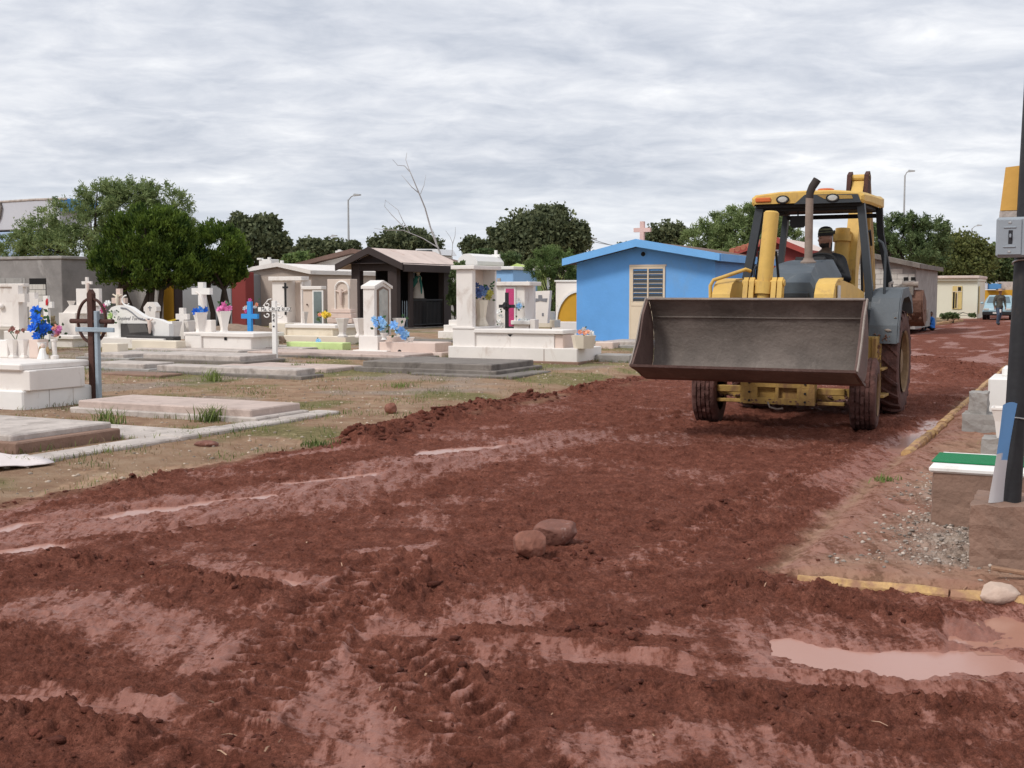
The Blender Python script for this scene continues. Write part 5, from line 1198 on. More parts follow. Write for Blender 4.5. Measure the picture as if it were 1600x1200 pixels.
# white cross tomb with two vases
T = Thing('white_tomb', 'white tomb carrying a crucifix between blue and pink flower vases', 'tomb', G(300, 548))
bx(T, 'left_block', white, 288, 314, 330, 522, None, 0, .012); bx(T, 'chest', white, 316, 392, 436, 527, None, .05, .012); bx(T, 'lid', white, 286, 396, 444, 521, 527.5, -.0, .012)
x0 = T.x(352, .04); T.mb('drain_hole', MB().box(x0 - .04, x0 + .04, .035, .045, T.z(530.5, .04), T.z(526, .04), .01), dark_in)
bx(T, 'cross_base', white, 305, 330, 338, 500, 522, .35, .012)
T.cross('cross_body', white_clean, 317, 441, 505, 28, .45, 8, .78, .12); T.mb('christ_figure', MB().tube([(T.x(321, .4), .36, T.z(482, .4)), (T.x(320, .4), .34, T.z(470, .4)), (T.x(316, .4), .36, T.z(460, .4))], [.03, .06, .04], 8), white, smooth=True); T.mb('figure_arm', MB().tube([(T.x(317, .4), .36, T.z(461, .4)), (T.x(309, .4), .36, T.z(456, .4))], .02, 6), white)
Tc = T
for px, lab, c0, nm in ((313, 'white vase with blue flowers left of the crucifix tomb centre', BLUE, 'blue'), (350, 'white vase with pink flowers on the right of the crucifix tomb', PINK, 'pink')):
    V_ = TH('stone_vase', lab, 'vase', px, Tc.P.y + .3); V_.vase('vase_body', white, px, 488 if nm == 'blue' else 486, 522, 20, 0, 4)
bouquet('crumpled bright blue cloth flowers in the vase by the crucifix', [(307, 487), (314, 485), (320, 484)], Tc.P.y + .3, [BLUE, (.10, .35, .80)], 6, 4); bouquet('bright pink cloth flowers in the right vase', [(345, 483), (350, 478), (356, 482), (349, 485)], Tc.P.y + .3, [(.80, .25, .52)], 6.5, 6)
# blue cross with flowers
T = TH('blue_cross', 'bright blue cross hung with faded flowers', 'cross', 391, 29); T.cross('cross_body', bluecross, 391, 471, 526, 25, 0, 6, .58, .08)
bouquet('faded orange and pink flowers around the bright blue cross', [(386, 478), (385, 486), (398, 480), (402, 476), (391, 469), (383, 482)], 29.1, [SAL, PINK, WHITEF], 3.5, 8)
mound = MB(); rg = random.Random(9)
P = atY(372, 525, 31); mm = mat('grave_earth', (.26, .19, .14), .95, .25, 5, .7, 20, coords='World'); V_, F_ = ICO[4]
mo = MB().add([(v[0] * 1.5 * (1 + .06 * rg.uniform(-1, 1)), v[1] * .8, max(v[2], -.1) * .45 * (1 + .1 * rg.uniform(-1, 1))) for v in V_], F_).build('earth_mound', mm, None, True); mo.location = (P.x, P.y, float(base_h(P.x, P.y))); mo.rotation_euler = (0, 0, -ANG); tag(mo, 'bare earth grave mound behind the bright blue cross', 'mound')
# thin white lettered cross
T = Thing('white_cross', 'thin white metal cross with lettered arm and scroll ornaments', 'cross', G(430, 562))
sc = (T.x(440, 0) - T.x(430, 0)) / 10; z = lambda py: T.z(py, 0)
T.mb('upright', MB().box(-3.2 * sc, 3.2 * sc, -.03, .03, -.1, z(470), .005), white_clean); T.mb('cross_arm', MB().box(-24 * sc, 26 * sc, -.045, -.032, z(487), z(480), .005), white_clean)
text_obj('Ma. CRUZ RUIZ', .115, ink, T.o, (.08, -.047, z(483.5)))
for a0, sg in (((-10, 476), -1), ((8, 476), 1), ((-10, 492), -1), ((9, 493), 1)):
    T.mb('scroll', MB().tube([(sc * (a0[0] + sg * 5 * (1 - t) * math.cos(t * 7)), -.03, z(a0[1] + 5 * (1 - t) * math.sin(t * 7))) for t in np.linspace(0, .85, 20)], .012, 5), white_clean)
T.mb('scroll_bar', MB().tube([(sc * -16, -.03, z(478)), (sc * -8, -.03, z(468)), (sc * -3, -.03, z(467))], .012, 5), white_clean)
text_obj('9', .12, ink, T.o, (0, -.034, z(494))); text_obj('4', .12, ink, T.o, (0, -.034, z(501))); T.mb('plaque_dot', MB().blob((0, -.035, z(510)), (.03, .008, .02), 1, 0), ink)

# ---- cream tombs in front of the beige chapel
T = TH('niche_tomb', 'white niche tomb with flat roof and black cross before the beige chapel', 'tomb', 425, 36)
bx(T, 'left_pier', white, 426, 449, 458, 438, 508, 0, .01, d=.5); bx(T, 'right_pier', white, 470, 473, 480, 438, 508, 0, .008, d=.45); bx(T, 'back_wall', beige_lt, 449, 472, 475, 438, 508, .42, .006, d=.06)
bx(T, 'roof_slab', white, 420, 472, 484, 432, 438.5, -.1, .012); bx(T, 'base_step', white, 422, 478, 492, 505, 512, -.25, .012)
xx = T.x(446.5, -.03); T.mb('black_cross', MB().cross(xx, -.03, T.z(492, 0), T.z(442, 0) - T.z(492, 0), .19, .055, .03, .86), black_iron)
T = TH('glazed_niche', 'cream grave cabinet with a tall grey glass door', 'tomb', 478, 35)
bx(T, 'cabinet_body', beige_lt, 474, 501, 507, 452, 512, 0, .01); bx(T, 'cabinet_top', white, 471, 503, 511, 447, 452.5, -.06, .012)
bx(T, 'door_frame', white_clean, 488.5, 505, 507, 453.5, 509, -.03, .004, d=.028); bx(T, 'glass_pane', glass_gr, 490.5, 503, 504, 455.5, 507, -.036, .002, d=.004)
T.mb('ring_pull', MB().tube([(T.x(481, 0), -.03, T.z(475, 0)), (T.x(481.5, 0), -.04, T.z(477, 0))], .02, 8), rust)
T = TH('small_vase', 'white tapered vase at the foot of the glazed cabinet', 'vase', 477, 34.2); T.vase('vase_body', white, 477, 487, 509, 9, 0, 4)
bouquet('single large yellow flower in front of the glazed cabinet', [(510, 494), (514, 492), (508, 491)], 33, [YELF], 5, 5, stem_to=(511, 508)); bouquet('dark green and orange flowers inside the glass cabinet foot', [(498, 499), (500, 492)], 33.6, [(.10, .15, .06), SAL], 4, 10)
T = TH('cream_tomb', 'low cream marble tomb with pilasters and twin vases before the chapel', 'tomb', 540, 30)
bx(T, 'chest', cream, 447, 520, 556, 513, 529, 0, .01); bx(T, 'lid', white, 444, 524, 562, 508, 513.5, -.05, .012); bx(T, 'plinth', cream, 424, 540, 585, 526, None, -.35, .012); bx(T, 'left_block', cream, 420, 446, 460, 505, 528, -.05, .012)
T = TH('lime_edged_step', 'cream step with a bright lime painted edge', 'step', 470, 27.6); bx(T, 'step_body', mat('lime_edge', (.60, .74, .32), .7, .1, 6, .1, 30), 447, 535, 560, 536, None, 0, .01, d=.35); 
bouquet('tiny pale blue flower lying on the lime edged step', [(498, 533)], 27.7, [LTBLUE], 4.5, 2)
T = TH('stone_vase', 'tall white pedestal vase right of the low cream tomb', 'vase', 535, 29); T.vase('vase_body', white, 535, 497, 527, 19, 0, 6)
T = TH('crucifix_tomb', 'pale wall tomb with arched niche and relief crucifix', 'tomb', 520, 38)
bx(T, 'tomb_wall', beige_lt, 512, 548, 556, 436, 512, 0, .01, d=.4); ar = MB().tube([(T.x(535 + 10.5 * math.cos(a), -.02), -.02, T.z(452 - 12 * math.sin(a), 0)) for a in np.linspace(math.pi, 0, 18)] , .035, 6); T.mb('arch_moulding', ar, white)
for a in (524.5, 545.5): T.mb('arch_jamb', MB().tube([(T.x(a, -.02), -.02, T.z(452, 0)), (T.x(a, -.02), -.02, T.z(486, 0))], .03, 6), white)
xx = T.x(535, 0); T.mb('christ_figure', MB().tube([(xx, -.06, T.z(477, 0)), (xx, -.08, T.z(462, 0)), (xx, -.06, T.z(452, 0))], [.03, .06, .05], 8), pinkst, smooth=True); T.mb('figure_arms', MB().tube([(T.x(526.5, 0), -.05, T.z(454, 0)), (xx, -.07, T.z(457, 0)), (T.x(543.5, 0), -.05, T.z(454, 0))], .025, 6), pinkst)
for i, (a, b_) in enumerate(((483, 489), (490, 497), (498, 505))): bx(T, 'wall_step', pinkst, 516 - i * 3, 548 + i, 556 + i, a, b_, -.1 - .12 * i, .01)
# ---- gabled glazed headstone with blue flowers
T = Thing('glazed_headstone', 'white gabled headstone with glazed niche and blue flowers', 'tomb', G(600, 556))
bx(T, 'plinth', white, 550, 604, 625, 548, None, -.15, .012); bx(T, 'pedestal', white, 560, 590, 608, 525, 549, 0, .012)
B0 = T.base(.08); x0, x1 = vlen(B0, 568), vlen(B0, 585); dd = ulen(B0 + VV * x1, 611); zb, ze, zt = T.z(525, .1, x1), T.z(449, .1, x1), T.z(443, .1, x1)
T.mb('headstone_body', MB().prism([(.08, zb), (.08 + dd, zb), (.08 + dd, ze), (.08 + dd / 2, zt + .02), (.08, ze)], 'x', x0, x1), white)
T.mb('headstone_cap', MB().prism([(.05, ze - .03), (.05, ze + .03), (.08 + dd / 2, zt + .075), (.11 + dd, ze + .03), (.11 + dd, ze - .03), (.08 + dd / 2, zt + .03)], 'x', x0 - .04, x1 + .035), white)
dy = dd * .16; T.mb('niche_frame', MB().prism([(.08 + dy, zb + .03), (.08 + dd - dy, zb + .03), (.08 + dd - dy, ze - .05), (.08 + dd / 2, zt - .06), (.08 + dy, ze - .05)], 'x', x1 + .002, x1 + .02), mat('bronze_frame', (.20, .13, .09), .5, .2, 8, .1, 40))
dy = dd * .24; T.mb('glass_pane', MB().prism([(.08 + dy, zb + .07), (.08 + dd - dy, zb + .07), (.08 + dd - dy, ze - .08), (.08 + dd / 2, zt - .11), (.08 + dy, ze - .08)], 'x', x1 + .021, x1 + .027), glass_lt)
bx(T, 'chest', pinkst, 592, 680, 706, 536, 552, .02, .012); bx(T, 'footing', pinkst, 596, 690, 712, 551, None, .0, .012)
x_ = T.x(624, .015); T.mb('drain_hole', MB().tube([(x_, .012, T.z(549, 0)), (x_, .03, T.z(549, 0))], .045, 14), dark_in)
bx(T, 'upper_block', pinkst, 596, 622, 632, 526, 537, .25, .012)
Yh = T.P.y
for px, lab in ((562, 'square white vase left of the glazed headstone'), (624, 'square white vase right of the glazed headstone')):
    V_ = TH('stone_vase', lab, 'vase', px, Yh + .6); V_.vase('vase_body', white, px, 497, 527, 19, 0, 4)
for k, (px, lab) in enumerate(((600, 'small white cup holding pale blue flowers at the headstone foot'), (641, 'fallen white cup at the end of the pale blue spray'))):
    V_ = TH('white_cup', lab, 'cup', px, Yh - .1); V_.vase('cup_body', white_clean, px, 520 if k == 0 else 527, 531 if k == 0 else 537, 12, 0, 8)
bouquet('pale blue flower spray drooping in front of the glazed headstone', [(584, 499), (588, 506), (596, 513), (594, 499), (599, 505), (616, 508), (622, 518), (627, 516), (634, 522), (631, 527)], Yh - .15, [LTBLUE, (.25, .50, .85)], 6.5, 16, stem_to=(612, 512))

# ---- central white tomb with open niche
T = Thing('white_tomb', 'long white marble tomb with roofed flower niche and wide plinth', 'tomb', G(902, 570))
bx(T, 'foundation', conc_br, 700, 904, 945, 566, None, -.03, .012); bx(T, 'plinth', white, 700, 902, 940, 545, 566.5, 0, .012); bx(T, 'chest', white, 742, 866, 884, 522, 546, .12, .01); bx(T, 'lid', white, 740, 880, 902, 516, 522.5, .06, .012)
bx(T, 'head_block', white, 707, 742, 766, 514, 546, .08, .012); bx(T, 'niche_floor', white, 706, 742, 782, 511, 514.5, .06, .01)
bx(T, 'niche_front_pier', white, 713, 738.5, 742, 421, 512, .10, .01, d=.14); x0, x1 = T.x(713, .1), T.x(738.5, .1)
C0 = T.base(.1) + VV * x1; dn = ulen(C0, 776)
zf, zt = zpix(511, C0.y) - T.P.z, zpix(421, C0.y) - T.P.z
T.mb('niche_back', MB().box(x0 + .02, x0 + .10, .24, .1 + dn - .08, zf, zt, .005), beige_lt); T.mb('niche_rear_pier', MB().box(x0 + .01, x1 + .0, .1 + dn - .08, .1 + dn, zf, zt, .008), white)
T.mb('niche_roof', MB().box(x0 - .09, x1 + .08, .02, .18 + dn, zt + .002, zt + .085, .012), white)
bx(T, 'end_panel', pinkst, 867, 880, 898, 523, 546, .14, .008)
xk = T.x(797, .115); T.mb('drain_notch', MB().prism([(xk - .055, T.z(522.5, .1, xk)), (xk + .055, T.z(522.5, .1, xk)), (xk, T.z(526, .1, xk))], 'y', .108, .117), dark_in)
xj = T.x(850, -.003); T.mb('joint_line', MB().box(xj - .006, xj + .006, -.004, .0005, T.z(566, 0, xj), T.z(545.5, 0, xj), .001), conc_br)
Tn = T; cvase = Tn.base(.1 + dn * .52) + VV * (x0 + .5 * (x1 - x0) + .10); cvase.z = Tn.P.z + zf + .002
V_ = Thing('stone_vase', 'tall beige faceted vase inside the roofed flower niche', 'vase', cvase); hv = zpix(469, cvase.y) - cvase.z; V_.mb('vase_body', MB().lathe([(.15, 0), (.155, .04), (.11, .12), (.095, .18), (.135, hv * .8), (.15, hv), (.12, hv), (.10, hv * .85)], 8, rot=.2), cream)
bouquet('dark blue and yellow flower bunch in the tall niche vase', [(748, 462), (756, 458), (763, 464), (752, 450), (744, 446), (760, 452), (766, 458), (747, 455)], cvase.y, [(.10, .16, .36), (.18, .28, .50), (.45, .42, .10), (.12, .18, .40)], 5.5, 34)
V_ = TH('planter_box', 'flared octagonal planter with salmon flowers on the white tomb end', 'planter', 912, Tn.P.y + .2, z=zpix(545, Tn.P.y) + .002); hp_ = V_.z(524, 0); r_ = .5 * (V_.x(929, 0) - V_.x(893, 0)); V_.mb('planter_bowl', MB().lathe([(r_ * .8, 0), (r_ * 1.0, hp_), (r_ * .85, hp_), (r_ * .8, hp_ * .8)], 8, rot=.39), cream)
bouquet('salmon and white flowers in the octagonal planter', [(906, 519), (912, 515), (918, 519), (914, 520), (924, 521)], Tn.P.y + .25, [SAL, WHITEF, (.80, .45, .30)], 4.5, 8)
for i, (a, c) in enumerate(((694, 524), (702, 514), (711, 505))):
    pass
T = TH('white_steps', 'small white three-step grave base beside the roofed niche', 'grave', 690, 33); 
for i, (a, t, b_) in enumerate(((684, 518, 530), (693, 508, 519), (701, 500, 509))): bx(T, 'step', white, a, 716, 722, t, b_, .12 * i, .01, d=.5)
# ---- pink panelled niche behind
T = TH('pink_niche', 'white niche tomb with pink sequin panel and flat cornice', 'tomb', 780, 28.5)
bx(T, 'tomb_wall', white, 774, 820, 832, 446, 520, 0, .01, d=.5); bx(T, 'cornice', white, 772, 828, 846, 440, 446.5, -.1, .012); bx(T, 'panel_frame', white_clean, 788, 805.5, 807, 448, 516, -.03, .005, d=.028); bx(T, 'sequin_panel', pinkpanel, 790, 803, 804, 451, 510, -.036, .002, d=.004); bx(T, 'dark_strip', granite, 790, 803, 804, 510.2, 515, -.036, .002, d=.004)
T = TH('iron_cross', 'dark iron cross with a rose boss in front of the pink panel', 'cross', 792, 27.9); T.cross('cross_body', black_iron, 792, 457, 516, 24, 0, 4.5, .635, .05)
ros = MB(); rg = random.Random(2); cz_ = T.z(478, 0)
for k in range(9): a = k * .7; ros.blob((.06 * math.cos(a), -.05, cz_ + .06 * math.sin(a)), (.045, .025, .045), 1, .2)
ros.blob((0, -.07, cz_), .045, 1, .1); T.mb('rose_boss', ros, black_iron)
T = TH('white_headstone', 'white trapezoid headstone with carved winged relief', 'headstone', 847, 30); pp = [(836, 505), (855, 505), (859, 454), (836, 455)]
T.mb('headstone_body', MB().prism([(T.x(a, 0), T.z(b_, 0)) for a, b_ in pp], 'y', 0, .14), white); xx = T.x(844, 0); T.mb('winged_relief', MB().prism([(xx - .16, T.z(466, 0)), (xx - .14, T.z(472, 0)), (xx, T.z(470, 0)), (xx + .18, T.z(472, 0)), (xx + .2, T.z(466, 0)), (xx + .06, T.z(466.5, 0)), (xx + .05, T.z(461, 0)), (xx - .05, T.z(461, 0)), (xx - .05, T.z(466.5, 0))], 'y', -.012, -.001), ink_gr)
T.mb('small_relief', MB().box(xx + .05, xx + .1, -.01, -.001, T.z(494, 0), T.z(489, 0), .003), ink_gr)
T = TH('pillar_tomb', 'slim white pillar tomb with sweeping wing ornament', 'tomb', 828, 29.4); bx(T, 'pillar', white, 824, 834, 837, 442, 505, 0, .01); bx(T, 'pillar_cap', white_clean, 822, 835, 839, 440, 442.5, -.04, .008)
T.mb('wing_ornament', MB().tube([(T.x(a, -.1), -.1, T.z(b_, 0)) for a, b_ in ((812, 468), (815, 460), (819, 455), (822, 448), (824, 439))], [.02, .03, .04, .035, .01], 8), white_clean, smooth=True)
T = TH('white_chest', 'low white grave chest left of the slim white pillar', 'grave', 815, 28.2); bx(T, 'chest', white, 800, 826, 836, 507, 520, 0, .01); bx(T, 'lid', white_clean, 798, 828, 840, 501, 507.5, -.05, .01); bx(T, 'end_pedestal', white, 828, 836, 842, 499, 520, -.04, .01)
T = TH('white_steps', 'small white stepped grave right of the trapezoid headstone', 'grave', 855, 30.5)
for i, (a, c, t, b_) in enumerate(((836, 866, 500, 512), (852, 858, 487, 501))): bx(T, 'step', cream, a, c, c + 4, t, b_, .1 * i, .01, d=.4)
bouquet('dark red flowers between pillar and pink panel', [(818, 485), (822, 490), (815, 489), (820, 494)], 28.6, [REDF], 4.5, 6); bouquet('white and pale blue flowers right of the pink panel', [(810, 470), (811, 478), (816, 498), (812, 502), (819, 500)], 28.2, [WHITEF, LTBLUE], 4.5, 8)
bouquet('white flower spray at the left foot of the pink panel', [(779, 487), (783, 494), (780, 502), (784, 508), (778, 510)], 28.0, [WHITEF], 4, 10)
T = TH('grave_edging', 'low white kerb wall in front of the ochre arch', 'wall', 880, 33); bx(T, 'kerb_body', white, 862, 902, 910, 503, None, 0, .012, d=.25)
# sheet of paper on the dry soil
ps = MB(); n = 8; vs = []; rg = random.Random(4); P = G(30, 742); A_, B_, C_, D_ = [Vector((*W0(*q), 0)) for q in ((-40, 752), (-40, 722), (40, 722), (86, 736))]
for i in range(n + 1):
    for k in range(n + 1):
        s_, t = i / n, k / n; p = (A_ * (1 - s_) + D_ * s_) * (1 - t) + (B_ * (1 - s_) + C_ * s_) * t
        vs.append((p.x, p.y, .085 + .03 * math.sin(s_ * 6 + t * 3) * math.sin(t * 4 + 1) * .6 + rg.uniform(0, .008)))
ps.add(vs, [(i * (n + 1) + k, (i + 1) * (n + 1) + k, (i + 1) * (n + 1) + k + 1, i * (n + 1) + k + 1) for i in range(n) for k in range(n)])
so_ = ps.build('paper_sheet', mat('wet_white_sheet', (.72, .64, .62), .6, .1, 5, .1, 20, stain=(.5, .25, .22), stain_amt=.15, stain_scale=6), None, True, recalc=False); md = so_.modifiers.new('t', 'SOLIDIFY'); md.thickness = .006; tag(so_, 'crumpled white plastic sheet lying on dry soil at the left edge', 'sheet')
# ------------------------------------------------------------------ buildings
ROW = 450.0
def gable_house(T, px0, px1, ye0, ye1, pxr, yr, depth, wall_m, roof_m, fascia_m, over_px=10, th=.14, oh=.45, y=0.0, parts=('wall', 'roof_slope', 'fascia')):
    B0 = T.base(y); x0, x1, xr = vlen(B0, px0), vlen(B0, px1), vlen(B0, pxr)
    zz = lambda py, x: zpix(py, (B0 + VV * x).y) - T.P.z
    z0, z1, zr = zz(ye0, x0), zz(ye1, x1), zz(yr, xr)
    T.mb(parts[0], MB().prism([(x0, -.1), (x1, -.1), (x1, z1), (xr, zr), (x0, z0)], 'y', y, y + depth), wall_m)
    xo0, xo1 = vlen(B0, px0 - over_px), vlen(B0, px1 + over_px)
    s0 = (zr - z0) / (xr - x0); s1 = (zr - z1) / (x1 - xr); e0 = zr - s0 * (xr - xo0); e1 = zr - s1 * (xo1 - xr); g = .012
    T.mb(parts[1], MB().prism([(xo0, e0 + g), (xr, zr + g), (xr, zr + th + g), (xo0, e0 + th + g)], 'y', y - oh, y + depth + .3), roof_m)
    T.mb(parts[1], MB().prism([(xr + .004, zr + g), (xo1, e1 + g), (xo1, e1 + th + g), (xr + .004, zr + th + g)], 'y', y - oh, y + depth + .3), roof_m)
    f = MB().prism([(xo0 - .01, e0 - .02), (xr, zr - .02), (xo1 + .01, e1 - .02), (xo1 + .01, e1 + th + .03), (xr, zr + th + .045), (xo0 - .01, e0 + th + .03)], 'y', y - oh - .05, y - oh - .002); T.mb(parts[2], f, fascia_m)
    T.mb('eave_board', MB().box(xo1 + .002, xo1 + .035, y - oh, y + depth + .3, e1 - .03, e1 + th + .03, .004), fascia_m)
    return x0, x1, xr, z0, z1, zr
def blocks(T, x0, x1, y, z0, ztop, m, bw=.40, bh=.20, gap=.014, proud=.02, parent=None, seed=1):
    """courses of concrete blocks set into a wall face; ztop(x) gives the upper limit"""
    rg = random.Random(seed); me = None; r = 0; z = z0
    while z + bh < max(ztop(x0), ztop(x1), ztop(.5 * (x0 + x1))):
        x = x0 - (bw / 2 if r % 2 else 0)
        while x < x1 - .05:
            a, b_ = max(x, x0), min(x + bw, x1)
            if b_ - a > .08 and z + bh < min(ztop(a), ztop(b_)):
                if me is None:
                    o = MB().box(0, 1, 0, 1, 0, 1, .02).build('concrete_block', m, parent or T.o); me = o.data
                else: o = link('concrete_block', me, parent or T.o)
                o.location = (a + gap / 2, y - proud + rg.uniform(-.006, .006), z + gap / 2); o.scale = (b_ - a - gap, proud + .05, bh - gap)
            x += bw
        z += bh; r += 1

# ---- the blue house
T = Thing('blue_house', 'bright blue house with cream louvred door behind the loader bucket', 'house', G(901, 534))
x0, x1, xr, z0, z1, zr = gable_house(T, 901, 1117, 411, 404.5, 1001, 385, 5.2, bluewall, roof_br, bluetrim, 13, .13, .35)
zz = lambda py, px, y=0: T.z(py, y, T.x(px, y))
vx = T.x(1004.5, -.01); T.mb('vent_ring', MB().tube([(vx, -.012, zz(397, 1004)), (vx, .03, zz(397, 1004))], .075, 18), bluetrim); T.mb('vent_hole', MB().tube([(vx, -.018, zz(397, 1004)), (vx, -.0125, zz(397, 1004))], .058, 18), dark_in)
dx0, dx1 = T.x(986, -.02), T.x(1039, -.02); dzt, dzb, dzm = zz(416.5, 1010), zz(530, 990), zz(472, 1000)
dr = MB().box(dx0, dx1, -.03, .02, dzb, dzm, .006); door = T.mb('door', dr, door_cr)
fr = .055
for a, b_ in ((dx0, dx0 + fr), (dx1 - fr, dx1), (.5 * (dx0 + dx1) - .02, .5 * (dx0 + dx1) + .02)): T.mb('door_stile', MB().box(a, b_, -.032, .02, dzm + .002, dzt, .005), door_cr, door)
T.mb('door_rail', MB().box(dx0 + fr, dx1 - fr, -.034, .02, dzt - .06, dzt - .001, .004), door_cr, door); T.mb('door_rail', MB().box(dx0 + .005, dx1 - .005, -.042, -.031, dzm - .10, dzm - .04, .004), door_cr, door)
T.mb('glazing_back', MB().box(dx0 + fr, dx1 - fr, .012, .018, dzm, dzt - .06, .002), dark_in, door)
T.mb('frame_edge', MB().box(dx0 - .05, dx0 - .004, -.02, .02, dzb, dzt + .05, .004), door_cr, door); T.mb('frame_edge', MB().box(dx0 - .05, dx1 + .03, -.024, .02, dzt + .003, dzt + .05, .004), door_cr, door)
nl = 7; hgtp = (dzt - .07 - dzm - .01) / nl
for side in (0, 1):
    a = (dx0 + fr + .01) if side == 0 else (.5 * (dx0 + dx1) + .025); b_ = (.5 * (dx0 + dx1) - .025) if side == 0 else (dx1 - fr - .01)
    for k in range(nl):
        zb = dzm + .012 + k * hgtp; R_ = Matrix.Translation(((a + b_) / 2, -.005, zb + hgtp * .5)) @ Matrix.Rotation(math.radians(-18), 4, 'X')
        T.mb('louvre_pane', MB().box(-(b_ - a) / 2, (b_ - a) / 2, -.003, .003, -hgtp * .50, hgtp * .42, .001, M=R_), glass_dk, door); T.mb('louvre_clip', MB().box(a, b_, -.026, -.018, zb - .008, zb + .008, .002), door_cr, door)
T.mb('footing', MB().box(x0 - .15, x1 + .2, -.22, -.004, -.12, .04, .015), conc_lt)
cx_ = T.x(1003, .0); zb = zz(384, 1003); T.mb('roof_cross', MB().cross(cx_, 0, zb - .02, zz(346, 1003) - zb + .02, .44, .105, .1, .66), pinkcross)
# ---- dark red house
T = TH('red_house', 'dark red house with tiled eave seen through the loader cab', 'house', 1152, 38)
x0, x1, xr, z0, z1, zr = gable_house(T, 1152, 1256, 398, 395, 1211, 377, 4.5, redwall, roof_pk, redtrim, 7, .12, .3)
for k in range(7):
    t = k / 7; xa = T.x(1143 + 62 * t, -.32); T.mb('roof_tile', MB().tube([(xa, -.36, T.z(395 - 19 * t, -.3, xa) + .06), (xa + .02, .5, T.z(395 - 19 * t, -.3, xa) + .10)], .09, 8), tile_red)
sx0, sx1 = T.x(1206, -.02), T.x(1220, -.02); T.mb('wall_notice', MB().box(sx0, sx1, -.02, .0, T.z(408, 0), T.z(391, 0), .004), white_clean)
for k in range(4): T.mb('notice_line', MB().box(sx0 + .04, sx1 - .05 - .03 * (k % 2), -.023, -.0202, T.z(404.5 - 3.5 * k, 0), T.z(403.7 - 3.5 * k, 0), .001), ink_gr)
# ---- grey block building
T = TH('grey_block_building', 'pale grey concrete block building right of the loader cab', 'building', 1250, 47)
x0, x1, xr, z0, z1, zr = gable_house(T, 1240, 1431, 416, 417, 1322, 394, 7, concrete, conc_dk, conc_dk, 7, .12, .35)
lim = lambda x: (z1 + (zr - z1) * (x1 - x) / (x1 - xr) if x > xr else z0 + (zr - z0) * (x - x0) / (xr - x0)) - .08
blocks(T, xr - .3, x1 - .05, 0, 0, lim, block_wh, seed=4)
for a, b_ in ((1411.5, 1419), (1423, 1430)): T.mb('window', MB().box(T.x(a, -.03), T.x(b_, -.03), -.045, -.024, T.z(446, 0, x1), T.z(433, 0, x1), .004), dark_in)
# ---- cream house by the road
T = TH('cream_house', 'cream house with two tall yellow-shuttered windows near the road end', 'house', 1528, 73)
bx(T, 'wall', creamwall, 1425, 1528, 1536, 439, None, 0, .02, d=5.5); bx(T, 'roof_slab', roof_pk, 1420, 1530, 1540, 430.5, 435, -.35, .03, d=6.2); bx(T, 'cornice', creamwall, 1422, 1529, 1538, 435, 439.2, -.2, .02, d=5.9)
shut = mat('yellow_shutter', (.66, .50, .20), .7, .1, 4, .1, 20)
for a in (1448.5, 1488.5):
    w = T.box('window', shut, a, a + 15, 447, 483, -.06, .055, .01); 
    T.box('louvre_opening', dark_in, a + .8, a + 3.6, 456.5, 482, -.075, .013, .003, w); T.box('louvre_opening', dark_in, a + 4.8, a + 6.8, 458, 481, -.075, .013, .003, w)
    T.box('upper_pane', dark_in, a + 8.5, a + 13.2, 448.5, 454.5, -.075, .013, .003, w); T.box('frame_mullion', door_cr, a + 7.2, a + 8.2, 447.5, 482.5, -.08, .018, .003, w); T.box('frame_transom', door_cr, a + .3, a + 14.7, 455.0, 456.2, -.082, .02, .003, w)
bx(T, 'side_door', shut, 1529.6, 1529.8, 1531.5, 447, 490, .3, .01)
T = TH('wall_block', 'cream low wall at the corner of the cream house', 'wall', 1445, 66); bx(T, 'wall_body', creamwall, 1441, 1462, 1465, 485, None, 0, .03, d=.4); bx(T, 'wall_cap', creamwall, 1440, 1463, 1466, 483, 485.3, -.05, .02, d=.5)

# ---- black open pavilion
T = TH('black_pavilion', 'dark brown open pavilion with railings, pink roof and robed statue inside', 'mausoleum', 620, 41)
bm_d = brownpaint; B0 = T.P; xL, xR = T.x(549, 0), T.x(620, 0); D_ = ulen(B0 + VV * xR, 705); zc = lambda py, x=0, y=0: T.z(py, y, x)
ze = zc(412, xR); zr = zc(394, xR); xm = .5 * (xL + xR); th = .16
def pst(x0, x1, y0, y1, z1=None): return T.mb('post', MB().box(x0, x1, y0, y1, -.1, z1 or ze, .008), bm_d)
pw = T.x(562, 0) - xL
pst(xL, xL + pw, 0, .25); pst(xR - pw * 1.05, xR, 0, .25); pst(xL, xL + .22, D_ - .3, D_); pst(xR - .24, xR, D_ - .55, D_); pst(xR - .1, xR - .02, .9, 1.15)
zo = zc(423, xR)
T.mb('front_beam', MB().box(xL + pw, xR - pw * 1.05, .02, .22, zo, ze, .006), bm_d); T.mb('side_beam', MB().box(xR - .2, xR - .015, .25, D_ - .55, zo + .05, ze, .006), bm_d); T.mb('side_beam', MB().box(xL + .015, xL + .2, .25, D_ - .3, zo + .05, ze, .006), bm_d)
T.mb('gable_panel', MB().prism([(xL - .02, ze + .002), (xR + .02, ze + .002), (xm, zr)], 'y', .0, .2), bm_d)
o_ = .42
e_ = ze - (zr - ze) * o_ / (xm - xL)
T.mb('roof_slope', MB().prism([(xL - o_, e_), (xm, zr), (xm, zr + th), (xL - o_, e_ + th)], 'y', -.28, D_ + .35), roof_pk); T.mb('roof_slope', MB().prism([(xm + .004, zr), (xR + o_, e_), (xR + o_, e_ + th), (xm + .004, zr + th)], 'y', -.28, D_ + .35), roof_pk)
